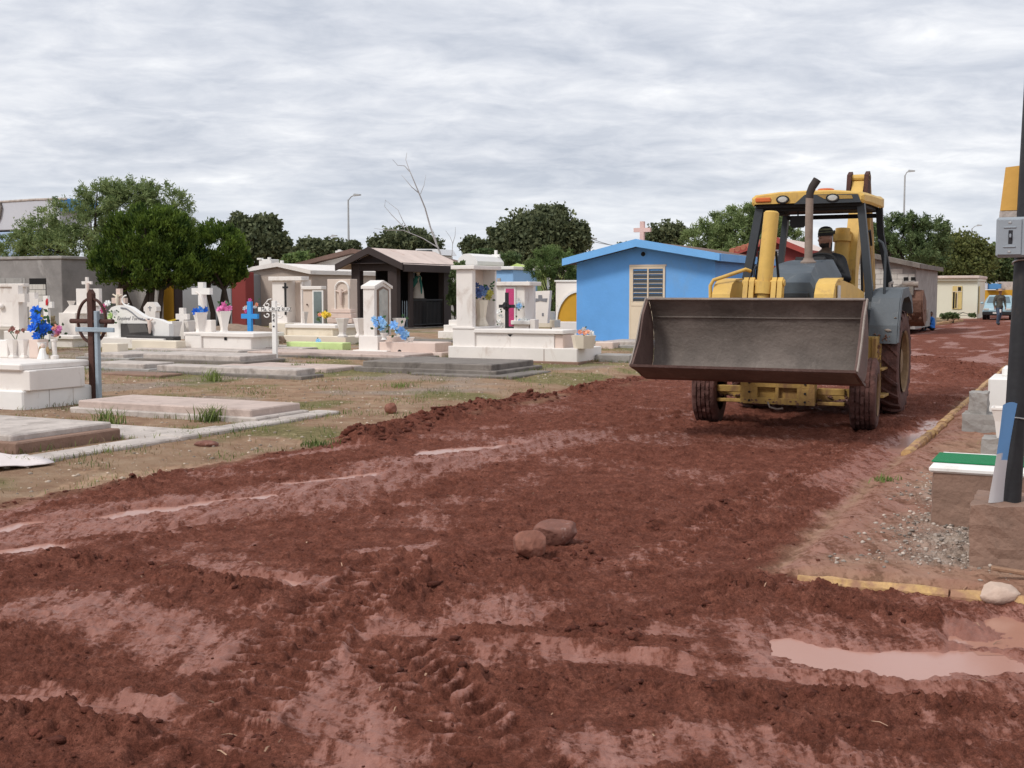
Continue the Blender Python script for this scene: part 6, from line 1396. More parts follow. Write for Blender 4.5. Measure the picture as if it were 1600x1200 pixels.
T.mb('fascia', MB().prism([(xL - o_ - .02, e_ - .05), (xm, zr - .05), (xR + o_ + .02, e_ - .05), (xR + o_ + .02, e_ + th + .01), (xm, zr + th + .03), (xL - o_ - .02, e_ + th + .01)], 'y', -.36, -.282), bm_d); T.mb('fascia', MB().box(xR + o_ + .002, xR + o_ + .06, -.28, D_ + .35, e_ - .10, e_ + th - .01, .005), bm_d)
T.mb('soffit', MB().box(xL - o_ + .05, xR + o_ - .05, -.25, D_ + .3, ze + .004, ze + .03, .004), bm_d)
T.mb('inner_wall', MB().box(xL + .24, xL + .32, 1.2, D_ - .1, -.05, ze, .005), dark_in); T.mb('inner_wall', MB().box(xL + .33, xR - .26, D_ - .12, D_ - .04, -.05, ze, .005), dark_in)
T.mb('floor', MB().box(xL - .1, xR + .15, -.1, D_ + .1, -.12, .03, .01), conc_dk)
zrl = zc(468, xR); T.mb('top_rail', MB().box(xR - .09, xR - .04, 1.16, D_ - .56, zrl - .05, zrl, .004), black_iron); T.mb('bottom_rail', MB().box(xR - .09, xR - .04, 1.16, D_ - .56, .10, .14, .004), black_iron)
nb = 22; me = None
for k in range(nb):
    yy = 1.2 + (D_ - .60 - 1.2) * k / (nb - 1)
    if me is None: b0 = T.mb('railing_bar', MB().box(-.011, .011, -.011, .011, .13, zrl - .04, .002), black_iron); me = b0.data
    else: b0 = link('railing_bar', me, T.o)
    b0.location = (xR - .065, yy, 0)
T.mb('kick_panel', MB().box(xR - .13, xR - .10, 2.2, D_ - .6, .12, zrl - .12, .004), black_iron)
for yy in (.45, .6, .75): T.mb('bright_bar', MB().box(xR - .07, xR - .05, yy, yy + .02, .05, zrl - .05, .003), steel_bl)
St = Thing('robed_statue', 'robed statue in green mantle and white robe inside the black pavilion', 'statue', T.P + VV * (xR - .55) + UU * (D_ * .62)); s0 = St.z(466, 0); s1 = St.z(423, 0); hs = s1 - s0
St.mb('pedestal', MB().box(-.22, .22, -.2, .2, -.05, s0, .01), brownpaint); grn = mat('green_mantle', (.02, .16, .13), .6, .1, 6, .1, 30); rob = mat('white_robe', (.62, .57, .50), .7, .08, 6, .1, 30)
St.mb('robe', MB().lathe([(.21, s0), (.19, s0 + hs * .25), (.12, s0 + hs * .6), (.13, s0 + hs * .75), (.06, s0 + hs * .84)], 16), rob, smooth=True)
St.mb('mantle', MB().tube([(-.12, -.08, s0 + hs * .42), (-.06, -.10, s0 + hs * .62), (.02, -.08, s0 + hs * .80)], [.06, .11, .07], 12), grn, smooth=True); St.mb('mantle', MB().tube([(.13, -.06, s0 + hs * .05), (.14, -.06, s0 + hs * .45), (.07, -.03, s0 + hs * .80)], [.05, .06, .05], 10), grn, smooth=True)
St.mb('sash', MB().tube([(.16, -.12, s0 + hs * .03), (.12, -.14, s0 + hs * .5), (.0, -.1, s0 + hs * .84)], .018, 6), rob); St.mb('head', MB().blob((0, -.02, s0 + hs * .90), (.062, .068, .08), 2, .02), cream, smooth=True); St.mb('straw_hat', MB().lathe([(.16, s0 + hs * .93), (.15, s0 + hs * .945), (.06, s0 + hs * .955), (.05, s0 + hs * 1.0), (.0, s0 + hs * 1.01)], 14, (-.06, -.02, 0)), cream)

# ---- beige chapel and the white house behind
T = TH('beige_chapel', 'beige plastered chapel with low white-edged gable', 'chapel', 487, 45); gable_house(T, 384, 487, 425, 427, 438, 416, 5, beige, white, white, 3, .1, .15)
T = TH('white_house', 'white-gabled house with dark brown roof edge behind the chapel', 'house', 600, 50); x0, x1, xr, z0, z1, zr = gable_house(T, 478, 640, 416, 416, 562, 395, 6, white_clean, roof_br, roof_br, 8, .12, .5)
bx(T, 'lower_wall', beige_lt, 480, 640, 645, 431, None, -.12, .02, d=.11); bx(T, 'string_course', white_clean, 478, 641, 646, 428, 431.2, -.2, .01, d=.2); bx(T, 'window', dark_in, 487.5, 496, 497, 431.5, 448, -.16, .005, d=.03); bx(T, 'window', dark_in, 572, 578, 579, 436, 446, -.16, .005, d=.03); bx(T, 'window', dark_in, 621, 627, 628, 430, 438, -.16, .005, d=.03)
# roof-top crosses and finials beyond
for px, yt, yb, w, Y, lab in ((421.5, 402, 418, 8, 52, 'white roof cross above the beige chapel'), (531, 390, 398, 11, 54, 'small white cross on the brown-edged roof'), (775, 391, 414, 12, 52, 'white cross rising from shrubs beside the big dark tree'), (857, 415, 450, 10, 48, 'small white cross in front of the feathery bush'), (441, 407, 418, 4, 50, 'tiny white finial cross on the chapel ridge')):
    C_ = TH('roof_cross', lab, 'cross', px, Y); C_.cross('cross_body', white_clean, px, yt, yb + 30, w, 0, 3.6, .9 if yb - yt < 12 else .84, .1)
T = TH('white_parapet', 'white crenellated parapet block above the beige chapel roof', 'parapet', 415, 53); bx(T, 'parapet_body', white_clean, 405, 424, 428, 405, None, 0, .02, d=.6); bx(T, 'parapet_ear', white_clean, 402, 408, 410, 403, 406, -.05, .01, d=.2); bx(T, 'low_block', white_clean, 397, 406, 410, 416, None, -.1, .02, d=.5)
# ---- unfinished grey walls at the left
T = TH('unfinished_building', 'unfinished grey plastered building with blocked-up window at far left', 'building', 98, 41)
bx(T, 'wall', plaster_gr, -120, 97, 104, 404, None, 0, .02, d=3.2); bx(T, 'roof_band', concrete, -122, 98, 105, 399.5, 404.5, -.05, .02, d=3.3)
wx0, wx1 = T.x(46, -.01), T.x(72, -.01); wz0, wz1 = T.z(478, 0, wx0), T.z(435, 0, wx0); T.mb('window_recess', MB().box(wx0, wx1, -.012, .03, wz0, wz1, .004), dark_in); blocks(T, wx0 + .01, wx1 - .01, -.014, wz0, lambda x: wz1 - .06, block_wh, .28, .19, .014, .012, seed=8)
x0_ = T.x(-30, 0); blocks(T, x0_, T.x(40, 0), -.002, T.z(462, 0, x0_), lambda x: T.z(432 , 0, x0_), block_gr, .42, .21, .014, .012, seed=12)
T = TH('concrete_screen', 'bare grey concrete wall standing behind the round trimmed trees', 'wall', 235, 43); bx(T, 'wall_face', concrete, 103, 246, 250, 404, None, 0, .02, d=.3)
xa = T.x(153, 0); blocks(T, xa, T.x(178, 0), -.002, T.z(486, 0, xa), lambda x: T.z(438, 0, xa), block_gr, .42, .21, .014, .014, seed=15); bx(T, 'dark_pier', conc_dk, 100, 106, 110, 405, None, -.1, .01, d=.3)
T = TH('ochre_mausoleum', 'ochre yellow mausoleum wall with brown edge under the trees', 'mausoleum', 272, 43.5); bx(T, 'wall', ochre, 243, 271, 273, 430, None, 0, .02, d=.4); bx(T, 'brown_edge', brownpaint, 271.2, 273.5, 275, 430, None, -.03, .006, d=.4)
T = TH('grey_mausoleum', 'blue-grey rendered mausoleum wall behind the crucifix tomb', 'mausoleum', 358, 44.5); bx(T, 'wall', mat('blue_grey_render', (.30, .31, .33), .95, .12, .8, .3, 12, stain=(.22, .22, .23), stain_amt=.3, stain_scale=1, coords='World'), 276, 361, 364, 428, None, 0, .02, d=3)
T = TH('red_mausoleum', 'narrow brick red wall panel left of the beige chapel', 'mausoleum', 384, 44.2); bx(T, 'wall', redwall, 361.5, 384, 386, 425, None, 0, .02, d=.5)
# ---- small coloured houses in the middle distance
T = TH('light_blue_house', 'small light blue building behind the pink niche tomb', 'house', 803, 46); bx(T, 'wall', ltblue, 772, 802, 804, 421, None, 0, .02, d=3); bx(T, 'cornice', white_clean, 768, 803, 812, 416, 421.3, -.15, .02, d=3.3); bx(T, 'window', conc_lt, 776.5, 782, 783, 434.5, 441, -.02, .005, d=.02)
T = TH('lime_green_house', 'small lime green gabled building with pinkish roof', 'house', 840, 48); gable_house(T, 790, 846, 430, 431, 812, 421, 4, ltgreen, roof_pk, ltgreen, 4, .2, .2)
T = TH('white_vault', 'white domed tomb roof among shrubs behind the black pavilion', 'tomb', 730, 50); pp = [(714, 414), (746, 414), (746, 408), (740, 400), (732, 396), (724, 397), (717, 403)]; T.mb('vault_body', MB().prism([(T.x(a, 0), T.z(b_, 0)) for a, b_ in pp] , 'y', 0, 2.5), white_clean); bx(T, 'vault_wall', white_clean, 715, 745, 748, 413, None, .05, .02, d=2.4)
T = TH('ochre_arch', 'ochre arched tomb with white surround left of the blue house', 'tomb', 900, 37); pa = [(872, 503), (918, 503), (918, 440), (880, 440), (878, 470), (872, 478)]
bx(T, 'white_wall', white, 868, 935, 937, 440, 504, .32, .02, d=.2); bx(T, 'wall_cap', white_clean, 866, 936, 938, 437.5, 440.3, .27, .01, d=.3)
arc = [(T.x(905 + 33 * math.cos(a), 0), T.z(503 - 46 * math.sin(a), 0, T.x(905, 0))) for a in np.linspace(math.pi, 0, 22)]; T.mb('ochre_vault', MB().prism(arc, 'y', 0, .3), ochre)
arc2 = [(T.x(905 + r * math.cos(a), 0), T.z(503 - r * 1.39 * math.sin(a), 0, T.x(905, 0))) for r, aa in ((33.3, np.linspace(math.pi, 0, 22)), (36, np.linspace(0, math.pi, 22))) for a in aa]; T.mb('white_surround', MB().prism(arc2, 'y', -.05, .28), white_clean)
# ---- tarpaulin-covered structure at the top left
tarp = mat('pale_grey_tarp', (.56, .57, .62), .6, .06, .3, .3, 1.5, coords='World'); tarpb = mat('blue_tarp', (.08, .25, .52), .6, .15, .5, .3, 2, coords='World')
T = TH('tarp_structure', 'tall structure wrapped in pale tarpaulin with blue corners behind the trees', 'structure', 108, 82)
bx(T, 'tarp_sheet', tarp, -140, 96, 104, 311, 357, 0, .05, d=3); bx(T, 'lower_sheet', mat('pale_blue_sheet', (.34, .45, .62), .6, .1, .4, .2, 2, coords='World'), -140, 60, 68, 361, None, .02, .05, d=2.9); bx(T, 'dark_gap', dark_in, -140, 96, 104, 357, 361.2, .1, .02, d=2.8); bx(T, 'blue_corner', tarpb, 97.5, 109, 112, 310, 330, .05, .05, d=2.9)
zt_ = T.z(310.5, 0); T.mb('rope', MB().tube([(T.x(5, -.05), -.08, T.z(312, 0)), (T.x(7, -.05), -.10, T.z(320, 0)), (T.x(4, -.05), -.08, T.z(335, 0)), (T.x(-4, 0), -.06, T.z(352, 0))], .08, 6), conc_dk); T.mb('top_rail', MB().tube([(T.x(-60, 0), 0, zt_ - .05), (T.x(60, 0), 0, zt_ + .05), (T.x(108, 0), 0, zt_)], .08, 6), conc_lt)
# ---- far end of the street
T = TH('yellow_shop', 'low yellow building with blue awning at the street end', 'building', 1600, 98); bx(T, 'wall', ochre, 1536, 1620, 1622, 453, None, 0, .02, d=6); bx(T, 'grey_upper', conc_lt, 1556, 1640, 1642, 440, 453.2, .3, .02, d=5); bx(T, 'blue_awning', tarpb, 1540, 1564, 1566, 443, 452, -.8, .03, d=.78); bx(T, 'awning_flap', tarp, 1536, 1543, 1545, 440, 452, -1, .02, d=.15)
# ------------------------------------------------------------------ trees and shrubs
def leaf_mat(name, col, tip):
    m = bpy.data.materials.new(name); m.use_nodes = True; t = m.node_tree; N = t.nodes; L = t.links; b = N['Principled BSDF']; g = N.new('ShaderNodeNewGeometry')
    n = N.new('ShaderNodeTexNoise'); n.inputs['Scale'].default_value = 2.4; n.inputs['Detail'].default_value = 3; L.new(g.outputs['Position'], n.inputs['Vector'])
    a = N.new('ShaderNodeMath'); a.operation = 'MULTIPLY_ADD'; L.new(g.outputs['Random Per Island'], a.inputs[0]); a.inputs[1].default_value = .55
    s = N.new('ShaderNodeMath'); s.operation = 'MULTIPLY_ADD'; L.new(n.outputs[0], s.inputs[0]); s.inputs[1].default_value = 2.4; s.inputs[2].default_value = -1.05; L.new(s.outputs[0], a.inputs[2])  # noise paints light and dark clumps: highlights and shade put into the colour
    mx = N.new('ShaderNodeMix'); mx.data_type = 'RGBA'; mx.clamp_factor = True; L.new(a.outputs[0], mx.inputs[0]); mx.inputs[6].default_value = (*col, 1); mx.inputs[7].default_value = (*tip, 1); L.new(mx.outputs[2], b.inputs['Base Color'])
    b.inputs['Roughness'].default_value = .65; b.inputs['Specular IOR Level'].default_value = .25
    tr = N.new('ShaderNodeBsdfTranslucent'); L.new(mx.outputs[2], tr.inputs[0]); ms_ = N.new('ShaderNodeMixShader'); ms_.inputs[0].default_value = .35; L.new(b.outputs[0], ms_.inputs[1]); L.new(tr.outputs[0], ms_.inputs[2]); L.new(ms_.outputs[0], N['Material Output'].inputs[0])
    return m
bark = mat('dark_bark', (.055, .042, .034), .95, .3, 6, .6, 30); bark_gr = mat('pale_dead_bark', (.42, .40, .39), .9, .2, 6, .4, 30)
L_trim = leaf_mat('trimmed_leaf', (.020, .050, .008), (.185, .270, .042)); L_mesq = leaf_mat('mesquite_leaf', (.105, .160, .055), (.35, .42, .18)); L_dark = leaf_mat('dark_tree_leaf', (.055, .075, .038), (.225, .250, .130))
L_mid = leaf_mat('mid_green_leaf', (.065, .105, .040), (.210, .270, .115)); L_olive = leaf_mat('olive_leaf', (.070, .090, .025), (.215, .230, .075)); L_bush = leaf_mat('feathery_bush_leaf', (.070, .120, .035), (.240, .320, .110))
rs = np.random.RandomState(5)
def quads_mesh(name, C, A, B, m, parent):
    """leaf quads: centre, half axis A (long), half axis B (short)"""
    n = len(C); v = np.empty((n, 4, 3), np.float32); v[:, 0] = C - A; v[:, 1] = C + B; v[:, 2] = C + A; v[:, 3] = C - B
    me = bpy.data.meshes.new(name); me.vertices.add(n * 4); me.vertices.foreach_set('co', v.ravel()); me.loops.add(n * 4); me.loops.foreach_set('vertex_index', np.arange(n * 4, dtype=np.int32))
    me.polygons.add(n); me.polygons.foreach_set('loop_start', np.arange(n, dtype=np.int32) * 4); me.polygons.foreach_set('loop_total', np.full(n, 4, np.int32)); me.update(calc_edges=True); me.materials.append(m)
    return link(name, me, parent)
def unit(v): return v / (np.linalg.norm(v, axis=1, keepdims=True) + 1e-9)
def tree(name, label, px, Y, lobes, m, n=9000, leaf=.11, style='leaf', trunks=1, trunk_r=.16, group=None, hollow=.55, shrub=False, bark_m=None, aspect=.45, up=.2):
    """lobes: (px, py, rx, ry) ellipses in the picture, given real depth; leaves fill sub-clumps spread over each lobe"""
    p = atY(px, ROW, Y); base = Vector((p.x, Y, float(base_h(p.x, Y)))); o = tag(empty(name, base, 0), label, 'shrub' if shrub else 'tree', group); s = Y / F
    C = []; A = []; B = []; vol = [rx * ry for _, _, rx, ry in lobes]; tot = sum(vol); tips = []
    for (a, b_, rx, ry), vv in zip(lobes, vol):
        c = np.array(atY(a, b_, Y) - base); R = np.array([rx * s, .85 * rx * s, ry * s]); k = max(30, int(n * vv / tot)); nc = max(6, k // (55 if style != 'trim' else 90))
        d = unit(rs.normal(size=(nc, 3))); d[:, 2] = d[:, 2] * .9 + .12; rad = hollow + (1 - hollow) * rs.rand(nc) ** .6; cc_ = c + d * R * (rad * (.86 if style != 'trim' else .93 + .09 * rs.normal(size=nc).clip(-1.5, 1.5)))[:, None]
        tips += [tuple(q) for q in cc_[:6]]
        idx = rs.randint(0, nc, k); cs = (.17 if style != 'trim' else .12) * R.mean() * (.6 + .8 * rs.rand(nc))
        q = np.clip(rs.normal(size=(k, 3)), -1.7, 1.7)
        if style == 'feather':
            # leaflets along arching twigs that leave the clump outwards and droop
            tw = unit(d[idx] + .55 * rs.normal(size=(k, 3)) * .8 + np.array([0, 0, .25])); nt_ = max(1, k // 14); tid = rs.randint(0, nt_, k); twd = tw[:nt_][tid]; org = cc_[idx[:nt_]][tid]
            t = rs.rand(k); ln = (.35 + .5 * rs.rand(nt_))[tid] * R.mean() * .42; pos = org + twd * (t * ln)[:, None]; pos[:, 2] -= (t ** 2) * ln * .25; pos += rs.normal(size=(k, 3)) * leaf * .35
            ax = unit(np.cross(twd, rs.normal(size=(k, 3))) * 1.0 + twd * .9)
        elif style == 'trim':
            pos = cc_[idx] + q * cs[idx][:, None] * np.array([.7, .7, .9]); ax = unit(d[idx] * .7 + np.array([0, 0, .9]) + .45 * rs.normal(size=(k, 3)))
        else:
            pos = cc_[idx] + q * cs[idx][:, None]; ax = unit(rs.normal(size=(k, 3)) + np.array([0, 0, -up]))
        bx_ = unit(np.cross(ax, rs.normal(size=(k, 3)))); ls = leaf * (.6 + .8 * rs.rand(k))[:, None]
        C.append(pos); A.append(ax * ls * .5); B.append(bx_ * ls * .5 * aspect)
    C = np.concatenate(C); A = np.concatenate(A); B = np.concatenate(B); ok = C[:, 2] > .03
    tag(quads_mesh('crown' if not shrub else 'foliage', C[ok], A[ok], B[ok], m, o), kind='stuff')
    tb = MB(); rg = random.Random(int(px)); zlow = min((atY(a, b_ + ry * .5, Y).z - base.z) for a, b_, rx, ry in lobes); zlow = max(zlow, .5)
    for k in range(trunks):
        off = (k - (trunks - 1) / 2) * trunk_r * 2.0; lob = lobes[k % len(lobes)]; tgt = Vector(atY(lob[0], lob[1], Y) - base)
        fork = Vector((off * 1.6 + tgt.x * .25, rg.uniform(-.2, .2), zlow * .8)); tb.tube([(off, 0, -.15), (off * 1.2 + .05, 0, zlow * .35), fork, fork.lerp(tgt, .6) + Vector((rg.uniform(-.2, .2), 0, 0)), tgt], [trunk_r, trunk_r * .82, trunk_r * .7, trunk_r * .45, trunk_r * .2], 8)
        for q_ in rg.sample(tips, min(5, len(tips))): e_ = Vector(q_); tb.tube([fork, fork.lerp(e_, .5) + Vector((0, 0, .15)), e_], [trunk_r * .5, trunk_r * .3, trunk_r * .08], 6)
    tb.build('trunk', bark_m or bark, o, True); return o
GT = 'trees on the skyline'
tree('round_tree', 'larger round trimmed dark green tree at the left, with many stems', 218, 39, [(238, 378, 72, 50), (185, 415, 48, 34), (285, 415, 48, 38), (235, 420, 75, 34), (215, 355, 45, 30), (262, 352, 42, 28)], L_trim, 46000, .125, 'trim', 5, .12, aspect=.35, hollow=.80)
tree('round_tree', 'smaller round trimmed tree right of the larger one', 342, 40, [(342, 392, 45, 42), (365, 415, 30, 32), (318, 420, 32, 28), (340, 425, 48, 24)], L_trim, 25000, .125, 'trim', 3, .11, aspect=.35, hollow=.80)
tree('mesquite_tree', 'wide feathery mesquite tree behind the grey walls at left', 165, 62, [(190, 330, 70, 50), (120, 355, 70, 45), (60, 375, 55, 35), (255, 335, 55, 48), (20, 390, 40, 25), (160, 310, 40, 32), (215, 305, 40, 28), (150, 390, 130, 26), (275, 365, 40, 40)], L_mesq, 46000, .22, 'feather', 3, .25, GT, hollow=.4, aspect=.22)
tree('leafy_tree', 'dark leafy tree with sparse top right of the trimmed trees', 405, 70, [(405, 385, 46, 32), (380, 355, 24, 20), (415, 352, 26, 18), (438, 392, 20, 22), (360, 372, 18, 22)], L_dark, 14300, 0.26, 'leaf', 2, .2, GT, aspect=.6)
tree('leafy_tree', 'low dark tree left of the tall street lamp', 500, 85, [(490, 392, 28, 18), (525, 392, 32, 16), (470, 398, 14, 14), (552, 388, 14, 14)], L_dark, 9240, 0.28, 'leaf', 2, .2, GT, aspect=.6)
tree('leafy_tree', 'rounded dark tree behind the black pavilion roof', 632, 80, [(632, 385, 50, 24), (600, 390, 26, 18), (668, 388, 26, 16), (640, 372, 28, 16)], L_dark, 11440, 0.26, 'leaf', 2, .2, GT, aspect=.6)
tree('leafy_tree', 'big dark round tree behind the cemetery centre', 845, 72, [(845, 368, 62, 38), (800, 380, 40, 36), (892, 378, 34, 34), (860, 345, 34, 24), (905, 365, 16, 20), (775, 368, 18, 20), (830, 395, 70, 24)], L_dark, 28600, 0.25, 'leaf', 3, .3, GT, aspect=.6)
tree('leafy_tree', 'small dark tree just left of the big dark round one', 742, 76, [(738, 385, 20, 14), (758, 392, 18, 16)], L_dark, 5280, 0.25, 'leaf', 1, .15, GT, aspect=.6)
tree('leafy_tree', 'sparse dark tree right of the pink roof cross', 1042, 75, [(1042, 370, 32, 20), (1022, 378, 20, 16), (1065, 366, 16, 16), (985, 388, 22, 8)], L_dark, 7040, 0.25, 'leaf', 1, .18, GT, aspect=.6)
tree('mesquite_tree', 'large feathery mesquite behind the loader cab on its left', 1150, 58, [(1150, 360, 55, 36), (1105, 375, 42, 30), (1195, 360, 46, 36), (1230, 382, 34, 28), (1165, 340, 34, 22), (1150, 395, 90, 24)], L_mesq, 30000, .21, 'feather', 3, .25, GT, hollow=.4, aspect=.22)
tree('mesquite_tree', 'green mesquite seen right of the loader cab posts', 1410, 64, [(1400, 370, 42, 34), (1450, 372, 40, 34), (1370, 385, 30, 28), (1425, 352, 34, 20), (1420, 400, 70, 26)], L_mid, 22000, .22, 'feather', 3, .25, GT, hollow=.4, aspect=.25)
tree('leafy_tree', 'dense olive green tree behind the cream house', 1490, 88, [(1490, 395, 52, 32), (1455, 408, 34, 26), (1530, 400, 28, 26), (1480, 420, 80, 22)], L_olive, 19800, 0.25, 'leaf', 2, .3, GT, aspect=.6)
tree('leafy_tree', 'low green tree line at the right behind the pole', 1575, 110, [(1560, 405, 28, 24), (1590, 425, 40, 26), (1545, 425, 24, 20)], L_mid, 9900, 0.31, 'leaf', 2, .2, GT, aspect=.6)
tree('feathery_bush', 'bright feathery green bush between pink niche tomb and blue house', 868, 38, [(868, 410, 46, 24), (880, 440, 26, 30), (845, 420, 28, 22), (895, 425, 20, 24), (870, 470, 16, 28)], L_bush, 14000, .11, 'feather', 4, .045, None, .3, True, aspect=.2)
tree('garden_shrub', 'dark leafy shrub beside the black pavilion wall', 712, 43, [(712, 440, 10, 30), (708, 475, 9, 30), (716, 412, 14, 10)], L_mid, 1800, .13, 'leaf', 2, .03, None, .3, True, aspect=.6)
tree('garden_shrub', 'yellowish shrubs with the white cross behind the light blue house', 770, 53, [(748, 405, 22, 14), (785, 405, 26, 12), (765, 398, 16, 10)], L_mid, 2600, .2, 'leaf', 2, .04, None, .3, True, aspect=.6)
tree('garden_shrub', 'green shrub low behind the beige chapel roof', 465, 60, [(468, 405, 28, 12), (450, 412, 20, 8)], L_bush, 1800, .22, 'leaf', 2, .04, None, .3, True, aspect=.6)
tree('garden_shrub', 'low green bushes on the verge of the cream house', 1490, 62, [(1486, 494, 18, 5), (1520, 493, 9, 3)], L_mid, 900, .14, 'leaf', 2, .02, None, .3, True, aspect=.6)
# bare dead tree
def branchy(name, label, Y, lines, px, cat='dead tree'):
    p = atY(px, ROW, Y); base = Vector((p.x, Y, float(base_h(p.x, Y)))); o = tag(empty(name, base, 0), label, cat); tr = None
    for i, (pts, r0, r1) in enumerate(lines):
        P_ = [Vector(atY(a, b_, Y)) - base + Vector((0, .25 * math.sin(i * 2.1 + k * .9) * (k > 0), 0)) for k, (a, b_) in enumerate(pts)]; n_ = len(P_)
        if i == 0: P_ = [Vector((0, 0, -.1))] + P_; n_ += 1
        q = MB().tube(P_, [.42 * (r0 + (r1 - r0) * k / (n_ - 1)) for k in range(n_)], 6).build('trunk' if i == 0 else 'branch', bark_gr, o, True)
    return o
branchy('bare_tree', 'tall bare dead branches rising behind the black pavilion', 56, [([(688, 396), (681, 380), (672, 355), (664, 325), (655, 302), (646, 280), (640, 266), (634, 250), (635, 238)], .14, .02), ([(640, 268), (632, 259), (622, 259), (614, 250)], .05, .015), ([(655, 302), (644, 293), (634, 281), (627, 273)], .05, .015), ([(657, 303), (662, 289), (665, 272)], .04, .012), ([(683, 386), (660, 372), (630, 360), (605, 360), (585, 357)], .07, .015), ([(640, 363), (630, 345), (622, 328), (601, 312)], .05, .015), ([(632, 356), (612, 336), (600, 322), (602, 312)], .05, .012), ([(684, 385), (680, 370), (676, 358)], .035, .012)], 690)
branchy('bare_tree', 'small bare forked branch right of the tall dead one', 57, [([(706, 400), (707, 380), (703, 370), (696, 360)], .06, .015), ([(707, 382), (711, 368), (712, 355)], .045, .012)], 706)
# ------------------------------------------------------------------ lamps, poles and wires on the skyline
galv = mat('galvanised_steel', (.42, .43, .44), .5, .1, 4, 0)
def street_lamp(label, px, Y, pyt, arm):
    T = TH('street_lamp', label, 'street lamp', px, Y); h = T.z(pyt, 0); T.mb('lamp_pole', MB().tube([(0, 0, -.1), (0, 0, h * .5), (0, 0, h)], [.11, .09, .06], 8), galv)
    T.mb('lamp_arm', MB().tube([(0, 0, h - .05), (arm * .5, 0, h + .22), (arm, 0, h + .3)], .04, 6), galv); T.mb('lamp_head', MB().prism([(arm - .08, h + .24), (arm + .5, h + .28), (arm + .5, h + .36), (arm + .05, h + .42)], 'y', -.14, .14), galv)
street_lamp('tall street lamp left of the bare dead tree', 545.5, 88, 312, .55); street_lamp('short street lamp with long arm above the white house', 511.5, 110, 374, .6); street_lamp('tall street lamp right of the loader cab', 1409.5, 95, 274, .25); street_lamp('small distant street lamp above the trees at right', 1516, 130, 357, .5)
for px, Y, pyt, lab in ((774, 82, 364, 'thin wooden pole left of the big dark tree'), (921, 78, 366, 'pale utility pole at the right side of the big dark tree')):
    T = TH('utility_post', lab, 'pole', px, Y); h = T.z(pyt, 0); T.mb('post_shaft', MB().tube([(0, 0, -.1), (0, 0, h)], [.12, .08], 8), galv); T.mb('post_arm', MB().box(-.5, .5, -.05, .05, h - .35, h - .25, .01), galv)
wire = mat('overhead_wire', (.12, .12, .13), .7, 0, 1, 0)
for i, (a, b_) in enumerate((((921, 372, 78), (1010, 384, 84)), ((921, 376, 78), (1010, 377, 84)))):
    p, q = atY(*a), atY(*b_); w_ = MB().tube([p.lerp(q, t) + Vector((0, 0, -.3 * math.sin(t * math.pi))) for t in np.linspace(0, 1, 9)], .018, 5).build('overhead_wire', wire, None); tag(w_, ('lower' if i == 0 else 'upper') + ' overhead wire running right from the pale utility pole', 'wire')
# white van roof behind the pavilion
T = TH('white_van', 'white van roof showing behind the black pavilion roof', 'van', 690, 58); vw = mat('white_van_paint', (.75, .75, .76), .35, .04, 2, 0)
bx(T, 'van_body', vw, 645, 684, 690, 398, 440, 0, .08, d=1.6); pp = [(646, 398.5), (690, 398.5), (684, 389), (650, 388)]; T.mb('van_roof', MB().prism([(T.x(a, 0), T.z(b_, 0)) for a, b_ in pp], 'y', .02, 1.58), vw); bx(T, 'windscreen', glass_dk, 651, 675, 676, 390.5, 395.5, -.02, .01, d=.035)
for a in (652, 680): xw = T.x(a, 0); zw = T.z(452, 0); T.mb('wheel', MB().tube([(xw, -.02, .33), (xw, .2, .33)], .33, 16), blk)

# ------------------------------------------------------------------ parked car, walkers and sitters at the street end
T = TH('parked_car', 'light blue car parked facing us at the far street end', 'car', 1559, 69); carp = mat('light_blue_car_paint', (.30, .44, .50), .3, .05, 2, 0, spec=.6); zc_ = T.P.z * 0
def ring_body(secs, name, m, parent=None):
    n = len(secs[0]); vs = [p for s_ in secs for p in s_]; fs = [tuple(range(n)), tuple(range((len(secs) - 1) * n, len(secs) * n))[::-1]]
    for i in range(len(secs) - 1):
        for k in range(n): fs.append((i * n + k, i * n + (k + 1) % n, (i + 1) * n + (k + 1) % n, (i + 1) * n + k))
    return MB().add(vs, fs).build(name, m, parent, True)
def cs(y, w, z0, z1, wt=None): wt = wt or w * .9; return [(-w, y, z0), (-w, y, z0 + (z1 - z0) * .6), (-wt, y, z1), (wt, y, z1), (w, y, z0 + (z1 - z0) * .6), (w, y, z0)]
ring_body([cs(0, .72, .38, .62), cs(.08, .80, .28, .72), cs(.9, .83, .25, .90), cs(1.2, .84, .25, .94), cs(3.6, .84, .25, .96), cs(4.1, .78, .3, .85)], 'car_body', carp, T.o)
ring_body([cs(1.0, .78, .90, .92, .74), cs(1.55, .74, .90, 1.38, .58), cs(1.9, .74, .90, 1.44, .58), cs(2.9, .74, .90, 1.42, .58), cs(3.5, .76, .90, .95, .72)], 'car_cabin', carp, T.o)
T.mb('windscreen', MB().add([(-.66, 1.06, .985), (.66, 1.06, .985), (.55, 1.50, 1.36), (-.55, 1.50, 1.36)], [(0, 1, 2, 3)]), mat('car_glass', (.10, .14, .16), .1, .1, 2, 0, spec=.7)); T.mb('front_bumper', MB().box(-.80, .80, -.08, .14, .26, .50, .05), blk); T.mb('number_plate', MB().box(-.22, .22, -.092, -.082, .36, .46, .004), labelw)
for sx in (-1, 1):
    T.mb('headlight', MB().box(sx * .44, sx * .74, -.02, .06, .55, .68, .03), lamp); T.mb('wing_mirror', MB().blob((sx * .92, 1.2, .98), (.09, .05, .07), 2, 0), carp, smooth=True)
    for yy in (.75, 3.3): T.mb('wheel', MB().tube([(sx * .62, yy, .30), (sx * .82, yy, .30)], .30, 18), blk)
for o in T.o.children: o.location.z += 0
